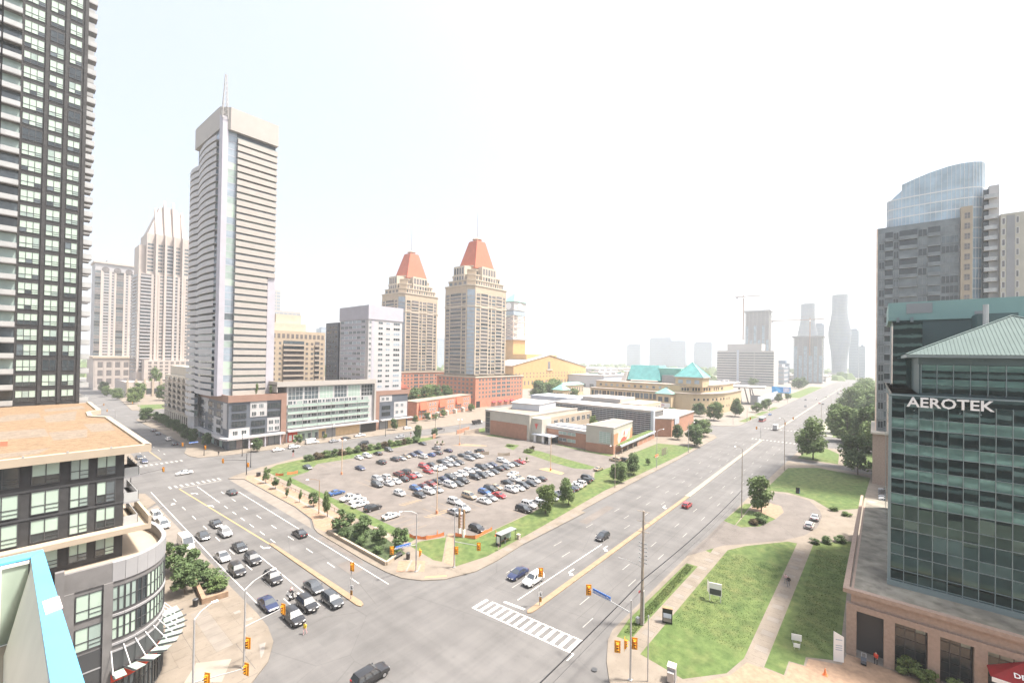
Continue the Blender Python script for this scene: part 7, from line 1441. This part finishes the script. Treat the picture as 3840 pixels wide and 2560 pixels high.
def lamp(label, x, y, h, arms, m='steel', z=.14, name='street_lamp', group='street lamps', curved=False):
    p = Prop(name, label, 'street lamp', (x, y, z), 0, group); p.m('pole', MB().tube((0, 0, 0), (0, 0, h), .13, .07, 8).tube((0, 0, 0), (0, 0, .6), .2, .18, 8), m)
    for dx, dy in arms:
        p.m('lamp_arm', MB().path([(0, 0, h - .15), (dx * .35, dy * .35, h + .35), (dx * .75, dy * .75, h + .5), (dx, dy, h + .45)], .045), m); p.m('lamp_head', MB().frustum([(dx - .4, dy - .2), (dx + .4, dy - .2), (dx + .4, dy + .2), (dx - .4, dy + .2)], h + .38, [(dx - .25, dy - .1), (dx + .25, dy - .1), (dx + .25, dy + .1), (dx - .25, dy + .1)], h + .55), 'sign_white')
    return p
for lb, x, y, h in (('tall parking lot lamp near the lone navy sedan', 76.4, 142.1, 12), ('tall parking lot lamp on the yellow hatched island', 74.7, 88.7, 12), ('tall parking lot lamp at the far corner before the brick walls', 139.7, 150.2, 12), ('tall parking lot lamp on the yellow kerbed island', 131.7, 91.9, 12.6)):
    p = Prop('lot_lamp', lb, 'street lamp', (x, y, .146), 0, 'parking lot lamps'); p.m('pole', MB().tube((0, 0, 0), (0, 0, h), .13, .1, 8), 'lamp_pole'); p.m('footing', MB().tube((0, 0, 0), (0, 0, .9), .35, .35, 10), 'mural_orange')
    for s in (-1, 1): p.m('lamp_head', MB().tube((s * .75, -.4 * s, h - .1), (s * .75, -.4 * s, h + .25), .5, .42, 10), 'sign_white')
    p.m('cross_arm', MB().tube((-.75, .4, h), (.75, -.4, h), .05), 'lamp_pole')
lamp('dark street lamp in the brick strip with arm over the street', 53.7, 111.3, 8.8, ((-2.6, 1.2),), 'wood', group='street lamps')
lamp('black street lamp over the west lay-by', 21.2, 116.4, 8.2, ((2.8, .6),), 'black_metal'); lamp('slim black lamp beside the far junction signal', 58.5, 174.7, 8.2, ((.3, .2),), 'black_metal')
lamp('white street lamp on the east lawn edge', 164.5, 64.6, 14.2, ((3.4, -1.2),)); lamp('street lamp further along the east lawn', 201.7, 64.6, 13.6, ((.4, -2.4),)); p = lamp('lamp post with crossed twin arms on the south lawn', 129.4, 64.6, 13.2, ((-1.6, .9), (1.6, -1.2)), 'wood_pole')
for i, (x, y, h) in enumerate(((128.3, 27.0, 18.4), (195.2, 26.4, 19.6), (366.2, 28, 13), (440, 27.2, 13.6), (510.9, 27, 16), (602.8, 26.2, 17), (700, 25.6, 17), (335.1, 22.2, 10))):
    lamp('slim pole on the right side of the main road, %s from the near end' % OR[i] if i < 7 else 'lower lamp behind the second junction on the right', x, y, h, ((-.6, 1.6),), 'wood_pole', group='poles right of the road')
for i, (x, y) in enumerate(((336, 68), (420, 68), (520, 68), (62.6, 196.5), (100, 195.6), (128, 194), (150, 180.6))): lamp('lamp post %s' % ('before the library trees', 'before the plaza wall', 'near the billboard', 'outside the podium corner', 'before the red shop', 'before the plywood shop', 'on the back street by the arts centre')[i], x, y, 8.6, ((.2, -1.4),), 'frame_grey' if i < 3 else 'black_metal')
# utility pole with insulators and wires
p = Prop('utility_pole', 'tall grey utility pole with insulators on the right verge', 'utility pole', (65.7, 27.9, .14)); p.m('pole', MB().tube((0, 0, 0), (.35, .05, 17.8), .28, .15, 9), 'wood_pole')
for z in (17.6, 16.0, 14.4): p.m('cross_arm', MB().tube((-.1, .9, z + .2), (.6, -.9, z), .05), 'wood_pole')
for z in (12.6, 12.0, 11.4, 10.8, 10.2, 9.6): 
    for s in (-1, 1): p.m('insulator', MB().tube((.25, 0, z), (.25 + .1 * s, s * .75, z + .12), .06, .09, 6), 'frame_grey')
p.m('guard', MB().box(-.18, -.38, .1, .18, -.26, 5.4), 'steel'); p.m('meter_box', MB().box(-.7, .2, .3, -.1, .7, 1.1), 'steel'); p.m('flag_arm', MB().box(-.6, .25, 5.0, .0, .3, 5.3), 'lamp_red'); p.m('lamp_arm', MB().path([(.1, .1, 9), (-1.2, 1.8, 9.9), (-1.9, 3.2, 10.2)], .05), 'steel')
for i, (z, r_) in enumerate(((7.3, .08), (5.9, .02))):
    mb = MB().path([(10 + 55.9 * k / 24, 27.2 + .5 * k / 24, z - 2.0 * (k / 24) * (1 - k / 24)) for k in range(25)], r_, 5)
    mb.path([(65.9 + 62.4 * k / 24, 27.7 - .6 * k / 24, z - 3.0 * (k / 24) * (1 - k / 24)) for k in range(25)], r_, 5)
    o = obj('overhead_cable', mb, 'black_metal'); tag(o, ('thick black overhead cable strung along the right kerb', 'thin overhead wire below the thick cable')[i], 'cable')
p = Prop('thin_pole', 'slim bare pole on the right corner below the utility pole', 'pole', (54.7, 22.3, .144)); p.m('pole', MB().tube((0, 0, 0), (0, 0, 8.4), .09, .07, 8), 'steel'); p.m('finial', MB().tube((0, 0, 8.4), (0, 0, 8.6), .12, .05, 8), 'steel')
# bus shelter
p = Prop('bus_shelter', 'glass bus shelter with dark advert end on the south lawn', 'bus shelter', (71.2, 62.9, .15), R(-1)); p.m('roof', MB().box(-.1, -.3, 2.5, 5.2, 1.5, 2.62), 'frame_grey'); p.m('advert_panel', MB().box(-.05, -.1, .1, .15, 1.3, 2.5), 'black_metal'); p.m('poster', MB().box(-.08, .15, .6, -.05, 1.05, 2.1), 'sign_white'); p.m('rear_glass', MB().box(.2, 1.3, .3, 5, 1.34, 2.4), 'mint_glass')
for x in (.2, 2.6, 4.95): p.m('post', MB().box(x, 1.3, 0, x + .08, 1.42, 2.5), 'black_metal')
p.m('post', MB().box(4.95, -.1, 0, 5.03, -.02, 2.5), 'black_metal'); p.m('bench', MB().box(1.2, .8, .42, 3.8, 1.2, .5), 'wood')
def simple(name, label, cat, x, y, parts, z=.15, rz=0, group=None):
    p = Prop(name, label, cat, (x, y, z), rz, group)
    for n, mb, m in parts: p.m(n, mb, m)
    return p
simple('litter_bin', 'pale litter bin beside the bus shelter', 'bin', 77.2, 62.6, [('body', MB().frustum([(-.3, -.3), (.3, -.3), (.3, .3), (-.3, .3)], 0, [(-.36, -.36), (.36, -.36), (.36, .36), (-.36, .36)], .95), 'pale_stone'), ('lid', MB().box(-.4, -.4, .95, .4, .4, 1.08), 'grey_cream')])
simple('litter_bin', 'black bin beside the walled bed corner', 'bin', 54.2, 73.2, [('body', MB().tube((0, 0, 0), (0, 0, 1.2), .38, .42, 10), 'black_metal'), ('lid', MB().tube((0, 0, 1.2), (0, 0, 1.35), .45, .3, 10), 'frame_dark')])
simple('litter_bin', 'black bin against the west plaza planter', 'bin', 20.8, 85.4, [('body', MB().tube((0, 0, 0), (0, 0, 1.1), .36, .4, 10), 'black_metal'), ('lid', MB().tube((0, 0, 1.1), (0, 0, 1.22), .43, .3, 10), 'frame_dark')])
simple('litter_bin', 'black bin at the far junction end of the brick strip', 'bin', 56.2, 160.4, [('body', MB().box(-.5, -.5, 0, .5, .5, 1.2), 'black_metal'), ('lid', MB().box(-.55, -.55, 1.2, .55, .55, 1.3), 'frame_dark')])
simple('bench', 'dark bench along the walled bed', 'bench', 53.2, 75.2, [('seat', MB().box(-1.2, -.25, .4, 1.2, .25, .5), 'frame_dark'), ('backrest', MB().box(-1.2, .25, .5, 1.2, .32, .95), 'frame_dark'), ('leg', MB().box(-1, -.2, 0, -.9, .2, .4), 'black_metal'), ('leg', MB().box(.9, -.2, 0, 1, .2, .4), 'black_metal')], rz=R(12))
simple('info_pillar', 'dark advertising pillar with posters on the right pavement', 'kiosk', 68.9, 25.0, [('frame', MB().box(-.3, -.75, 0, .3, .75, 2.3), 'black_metal'), ('poster', MB().box(-.34, -.6, .9, -.3, .6, 1.6), 'screen_pale'), ('poster', MB().box(-.34, -.6, .3, -.3, .6, .85), 'shop'), ('cap', MB().box(-.36, -.8, 2.3, .36, .8, 2.4), 'wood'), ('side_panel', MB().box(.3, -.7, .2, .36, .7, 2.1), 'frame_dark')], rz=R(20))
simple('development_sign', 'braced wooden notice board on the lawn', 'sign', 80.4, 20.9, [('board', MB().box(-.06, -1.0, 1.1, .06, 1.0, 3.2), 'sign_white'), ('back', MB().add([(.1, -1.0, 1.3), (.1, 1.0, 1.3), (.1, 1.0, 3.1), (.1, -1.0, 3.1)], [(0, 1, 2, 3), (3, 2, 1, 0)]), 'wood'), ('print', MB().box(-.08, -.9, 1.2, -.06, .9, 2.2), 'frame_dark'), ('leg', MB().box(-.05, -.9, 0, .05, -.8, 1.1), 'sign_white'), ('leg', MB().box(-.05, .8, 0, .05, .9, 1.1), 'sign_white'), ('brace', MB().tube((.1, -.85, 2.6), (1.3, -.85, 0), .05), 'pale_stone'), ('brace', MB().tube((.1, .85, 2.6), (1.3, .85, 0), .05), 'pale_stone'), ('wing', MB().add([(.06, 1.0, 1.2), (1.0, 1.3, 1.2), (1.0, 1.3, 3.2), (.06, 1.0, 3.2)], [(0, 1, 2, 3), (3, 2, 1, 0)]), 'sign_white')], rz=R(15))
simple('utility_box', 'grey utility cabinet at the lawn edge', 'cabinet', 57.0, 20.0, [('body', MB().box(-.55, -.5, 0, .55, .5, 1.9), 'stone_light'), ('lid', MB().box(-.6, -.55, 1.9, .6, .55, 2.0), 'white_roof'), ('side_box', MB().box(-1.0, -.4, .3, -.55, .4, 1.5), 'steel'), ('plinth', MB().box(-.7, -.65, 0, .7, .65, .12), 'concrete')], rz=R(10))
simple('pylon_sign', 'tall white pylon sign at the granite corner', 'sign', 76.2, 3.6, [('panel', MB().add([(-.08, -.6, 0), (.08, -.6, 0), (.08, .6, 0), (-.08, .6, 0), (-.08, -.6, 3.5), (.08, -.6, 3.5), (.08, .6, 4.1), (-.08, .6, 4.1)], [(0, 3, 2, 1), (4, 5, 6, 7), (0, 1, 5, 4), (1, 2, 6, 5), (2, 3, 7, 6), (3, 0, 4, 7)]), 'sign_white')] + [('print', MB().box(-.1, -.4, z, -.08, .4, z + .14), 'louvre') for z in (3.0, 2.2, 1.9, 1.6)], rz=R(25))
for lb, x, y, s in (('larger white lawn sign before the pylon', 76.7, 8.6, 1.0), ('smaller white lawn sign before the pylon', 75.2, 8.4, .62)):
    simple('lawn_sign', lb, 'sign', x, y, [('panel', MB().box(-.04, -.65 * s, .5 * s, .04, .65 * s, 1.4 * s), 'sign_white'), ('leg', MB().box(-.03, -.5 * s, 0, .03, -.44 * s, .5 * s), 'steel'), ('leg', MB().box(-.03, .44 * s, 0, .03, .5 * s, .5 * s), 'steel')], rz=R(20))
simple('white_notice', 'white notice board on the south lawn slope', 'sign', 108.5, 69.6, [('panel', MB().box(-1.3, -.05, .6, 1.3, .05, 2.4), 'sign_white'), ('leg', MB().box(-1.1, -.05, 0, -1.0, .05, .6), 'steel'), ('leg', MB().box(1.0, -.05, 0, 1.1, .05, .6), 'steel')], rz=R(-30))
simple('a_frame_sign', 'small dark sandwich board on the east lawn', 'sign', 164.4, 18.5, [('panel', MB().add([(-.5, -.5, 0), (-.5, .5, 0), (0, .5, 1.8), (0, -.5, 1.8)], [(0, 1, 2, 3), (3, 2, 1, 0)]), 'black_metal'), ('panel', MB().add([(.5, -.5, 0), (.5, .5, 0), (0, .5, 1.8), (0, -.5, 1.8)], [(0, 1, 2, 3), (3, 2, 1, 0)]), 'screen_blue')])
simple('diamond_sign', 'red temporary diamond sign on the back street', 'sign', 76.2, 181, [('diamond', MB().add([(0, 0, 1.7), (.6, 0, 2.4), (0, 0, 3.1), (-.6, 0, 2.4)], [(0, 1, 2, 3), (3, 2, 1, 0)]), 'cloth_red'), ('leg', MB().tube((-.4, 0, 0), (0, 0, 1.8), .05), 'cloth_red'), ('leg', MB().tube((.4, 0, 0), (0, 0, 1.8), .05), 'cloth_red')], .004)
simple('diamond_sign', 'red temporary diamond sign beyond the hedge end', 'sign', 137, 184.6, [('diamond', MB().add([(0, 0, 1.2), (.5, 0, 1.8), (0, 0, 2.4), (-.5, 0, 1.8)], [(0, 1, 2, 3), (3, 2, 1, 0)]), 'cloth_red'), ('leg', MB().tube((0, 0, 0), (0, 0, 1.3), .06), 'cloth_red')], .004)
for i, (x, y, lb) in enumerate(((69.0, 73.8, 'left'), (69.2, 72.5, 'right'))):
    simple('gate_post', '%s tall wooden post at the lot corner' % lb, 'post', x, y, [('post', MB().box(-.2, -.2, 0, .2, .2, 6.4), 'wood'), ('footing', MB().box(-.26, -.26, 0, .26, .26, 1.9), 'sign_white')])
simple('gate_rungs', 'pale rungs between the two tall wooden posts', 'frame', 69.1, 73.15, [('rung', MB().box(-.05, -.5, z, .05, .5, z + .12), 'cloth_pink') for z in (2.2, 2.9, 3.6, 4.3, 5.0)])
def net(label, pts, h, m='orange_net'):
    p = Prop('safety_net', label, 'barrier', (*pts[0], .15), 0, 'orange safety netting')
    for i, (a, b) in enumerate(zip(pts, pts[1:])):
        n = 6; mb = MB(); d = Vector((b[0] - a[0], b[1] - a[1]))
        vs_ = []
        for k in range(n + 1):
            f = k / n; sg = .25 * math.sin(f * math.pi); vs_ += [(a[0] + d.x * f - pts[0][0], a[1] + d.y * f - pts[0][1], .03), (a[0] + d.x * f - pts[0][0] + .1 * math.sin(k), a[1] + d.y * f - pts[0][1], h - sg)]
        mb.add(vs_, [(2 * k, 2 * k + 2, 2 * k + 3, 2 * k + 1) for k in range(n)]); p.m('net_panel', mb, m)
    for a in pts: p.m('stake', MB().tube((a[0] - pts[0][0], a[1] - pts[0][1], 0), (a[0] - pts[0][0], a[1] - pts[0][1], h + .25), .04), 'wood')
net('orange netting along the near lot corner', [(60.8, 81.7), (61.3, 79.6), (62.6, 77.9), (66.7, 76.5)], .9); net('orange netting around the lone black hatchback', [(68.2, 74.6), (70.3, 69.8), (74.0, 70.3), (76.6, 70.4)], .9); net('left scrap of orange netting on the far lawn corner', [(60.2, 156.6), (62.0, 154.6)], 1.0); net('right scrap of orange netting on the far lawn corner', [(63.4, 155.0), (66.8, 154.6)], 1.0)
for i, (x, y, lb, h) in enumerate(((74.9, 67.6, 'orange cone shaped marker on the lawn behind the shelter', 1.3), (71.7, 4.8, 'orange traffic cone on the brick forecourt', .9), (65.6, 77.6, 'slim orange marker by the near lot corner', 1.4))):
    o = simple('traffic_cone', lb, 'cone', x, y, [('base', MB().box(-.28, -.28, 0, .28, .28, .06), 'orange_net'), ('cone', MB().tube((0, 0, .06), (0, 0, h), .22, .04, 10), 'orange_net')])
for i, (x, y, lb) in enumerate(((57.2, 105.2, 'near end of the brick strip'), (56.8, 156.8, 'far end of the brick strip'))):
    simple('fire_hydrant', 'red hydrant at the ' + lb, 'hydrant', x, y, [('barrel', MB().tube((0, 0, 0), (0, 0, .8), .16, .14, 8), 'cloth_red'), ('cap', MB().tube((0, 0, .8), (0, 0, 1.0), .18, .06, 8), 'cloth_red'), ('outlet', MB().tube((-.25, 0, .55), (.25, 0, .55), .08, .08, 6), 'cloth_red')])
p = Prop('handrail', 'low brown rail along the inner edge of the brick strip', 'railing', (57.3, 101, .15)); p.m('rail', MB().box(-.05, 0, .8, .05, 58, .9), 'brown_panel')
for k in range(20): p.m('post', MB().box(-.05, k * 3, 0, .05, k * 3 + .1, .8), 'brown_panel')
for i, (x, y) in enumerate(((129.2, 108), (131.6, 106.4), (127.6, 157), (130, 156))):
    simple('concrete_planter', 'grass topped concrete planter, %s' % ('left by the yellow island', 'right by the yellow island', 'left at the far lot edge', 'right at the far lot edge')[i], 'planter', x + 4, y, [('box', MB().frustum([(-.7, -.7), (.7, -.7), (.7, .7), (-.7, .7)], 0, [(-.9, -.9), (.9, -.9), (.9, .9), (-.9, .9)], .9), 'taupe'), ('plant', MB().merge(BUSH[0], Matrix.Translation((0, 0, .8)) @ Matrix.Scale(.6, 4), 0), 'leaf')])
for i, pts in enumerate(([(135.4, 121.8), (139.4, 118.6)], [(131.0, 129.6), (134.6, 126.4)])):
    net(('right', 'left')[i] + ' tan mesh barrier at the lot entrance', pts, 1.4, 'cream')
simple('sculpture', 'row of thin dark figures standing on the east lawn', 'sculpture', 186, 70.5, [('figure', MB().tube((k * .9, (k % 2) * .6, 0), (k * .9, (k % 2) * .6, 2.6), .14, .1, 6).tube((k * .9, (k % 2) * .6, 2.6), (k * .9, (k % 2) * .6, 3.0), .18, .14, 6), 'taupe') for k in range(7)])
simple('ground_sign', 'low orange and white sign left of the lawn figures', 'sign', 181.6, 71.4, [('panel', MB().box(-1.6, -.1, .2, 1.6, .1, 1.2), 'orange_net'), ('base', MB().box(-1.7, -.2, 0, 1.7, .2, .2), 'white_roof')])
for i, (x, y, lb) in enumerate(((52.0, 28.6, 'at the right corner kerb'), (33.0, 69.2, 'among the queue by the stop line'))):
    o = obj('manhole_cover', MB().tube((0, 0, 0), (0, 0, .008), .4, .4, 16), 'frame_dark', None, (x, y, .147 if i == 0 else .002)); tag(o, 'round dark manhole cover ' + lb, 'manhole')
# ------------------------------------------------------------------ people
def person(label, x, y, z, rz, top, legs, pose='walk', s=1.0, hair='cloth_black'):
    me = bpy.data.meshes.new('person'); a = .32 if pose == 'walk' else .08
    V = [(0, 0, .95), (0, 0, 1.15), (0, 0, 1.4), (0, 0, 1.52), (0, .02, 1.68), (.1, 0, .9), (.12, a * .5, .5), (.12, a * .2 + .02, .08), (.12, a * .2 + .16, .04), (-.1, 0, .9), (-.12, -a * .3, .5), (-.12, -a, .1), (-.12, -a + .16, .05), (.2, 0, 1.4), (.26, -.08, 1.12), (.25, .08, .9), (-.2, 0, 1.4), (-.26, .06, 1.12), (-.25, .2, .92), (.25, .12, .82), (-.25, .25, .84)]
    E_ = [(0, 1), (1, 2), (2, 3), (3, 4), (0, 5), (5, 6), (6, 7), (7, 8), (0, 9), (9, 10), (10, 11), (11, 12), (2, 13), (13, 14), (14, 15), (2, 16), (16, 17), (17, 18), (15, 19), (18, 20)]
    me.from_pydata(V, E_, []); o = bpy.data.objects.new('tmp', me); col.objects.link(o); md = o.modifiers.new('skin', 'SKIN'); sv_ = me.skin_vertices[0].data
    rad = [.15, .15, .16, .065, .11, .1, .07, .05, .04, .1, .07, .05, .04, .07, .05, .04, .07, .05, .04, .035, .035]
    for i, v in enumerate(sv_): v.radius = (rad[i] * 1.05, rad[i] * (1.25 if i in (1, 2) else 1)); v.use_root = i == 0
    o.modifiers.new('sub', 'SUBSURF').levels = 2
    m2 = bpy.data.meshes.new_from_object(o.evaluated_get(bpy.context.evaluated_depsgraph_get())); bpy.data.objects.remove(o)
    for k in (top, legs, 'skin', hair): m2.materials.append(MATS[k])
    for p in m2.polygons:
        c = p.center; p.material_index = 1 if c.z < .93 and abs(c.x) < .21 else (3 if c.z > 1.7 or (c.z > 1.58 and c.y < -.0) else 2 if c.z > 1.5 else 2 if abs(c.x) > .2 and c.z < 1.0 else 0); p.use_smooth = True
    m2.name = 'person'; q = bpy.data.objects.new('person', m2); col.objects.link(q); q.location = (x, y, z); q.rotation_euler = (0, 0, rz); q.scale = (s, s, s); tag(q, label, 'person'); return q
person('person in black jacket walking along the lawn path', 95.2, 12.0, .15, R(-90), 'cloth_black', 'cloth_grey', s=1.08); person('person beside the black jacket walker on the lawn path', 96.2, 12.6, .15, R(-95), 'cloth_pink', 'cloth_grey', s=1.02)
person('person in red shirt by the granite pier', 79.0, -.4, .15, R(60), 'cloth_red', 'cloth_black', 'stand'); person('person in black at the bus shelter kerb', 69.6, 62.0, .15, R(200), 'cloth_black', 'pale_stone', 'stand', 1.05); person('person sitting side of the bus shelter bench', 73.2, 63.2, .15, R(180), 'cloth_black', 'cloth_grey', 'stand')
person('person in yellow top crossing before the front SUV', 29.6, 65.0, .002, R(120), 'cloth_yellow', 'cloth_pink', s=1.04); person('worker in lime vest behind the white van', 23.0, 110.4, .15, R(30), 'cloth_green', 'cloth_black', 'stand')
person('rider in pink top on the three-wheeler', 32.6, 77.0, .30, R(180), 'cloth_pink', 'cloth_black', 'stand', .82)
for i, (x, y, lb) in enumerate(((56.6, 204.6, 'pedestrian at the podium corner crossing'), (83, 208.2, 'pedestrian outside the grey shutter'), (98, 207, 'pedestrian outside the mint shop'), (243, 70.4, 'pedestrian on the pavement past the east lawn'), (160, 185, 'pedestrian on the back street near the lamp'), (205, 186, 'pedestrian beside the dump truck'))): person(lb, x, y, .15 if i not in (4, 5) else .002, i, ('cloth_black', 'cloth_grey')[i % 2], 'cloth_black', s=1.05)
for i, (x, y) in enumerate(((77.9, .9),)): simple('cart', 'dark cart beside the person in red', 'cart', x, y, [('tray', MB().box(-.5, -.3, .3, .5, .3, .7), 'slate_panel'), ('wheel', MB().tube((-.3, -.32, .15), (-.3, .32, .15), .15, .15, 8), 'rubber'), ('wheel', MB().tube((.3, -.32, .15), (.3, .32, .15), .15, .15, 8), 'rubber'), ('handle', MB().tube((.5, -.25, .7), (.8, -.25, 1.1), .03).tube((.5, .25, .7), (.8, .25, 1.1), .03).tube((.8, -.25, 1.1), (.8, .25, 1.1), .03), 'steel')])
# distant woods on the horizon: one mass
r = random.Random(9); mb = MB()
for k in range(900):
    a = R(r.uniform(2, 88)); d = r.uniform(900, 2500); x, y = d * math.cos(a), d * math.sin(a)
    if x < 1250 and y < 240 or x > 1550 and y < 50: continue
    s = r.uniform(10, 26); h = r.uniform(9, 20)
    mb.frustum([(x + s * math.cos(q * 1.047), y + s * math.sin(q * 1.047)) for q in range(6)], 0, [(x + s * .5 * math.cos(q * 1.047), y + s * .5 * math.sin(q * 1.047)) for q in range(6)], h)
o = obj('distant_woods', mb, 'leaf'); o['kind'] = 'stuff'; tag(o, 'hazy belt of trees along the horizon', 'woods')
# ------------------------------------------------------------------ haze
hz = bpy.data.materials.new('haze'); hz.use_nodes = True; n = hz.node_tree.nodes; n.clear()
out = n.new('ShaderNodeOutputMaterial'); pv = n.new('ShaderNodeVolumePrincipled'); pv.inputs['Color'].default_value = (.90, .94, .99, 1); pv.inputs['Density'].default_value = HAZE; pv.inputs['Anisotropy'].default_value = .2
hz.node_tree.links.new(pv.outputs[0], out.inputs['Volume'])
ho = obj('haze', MB().box(-610, -610, -1.2, 3010, 3010, 242), hz); ho['kind'] = 'stuff'; tag(ho, 'thin white summer haze filling the air', 'haze')
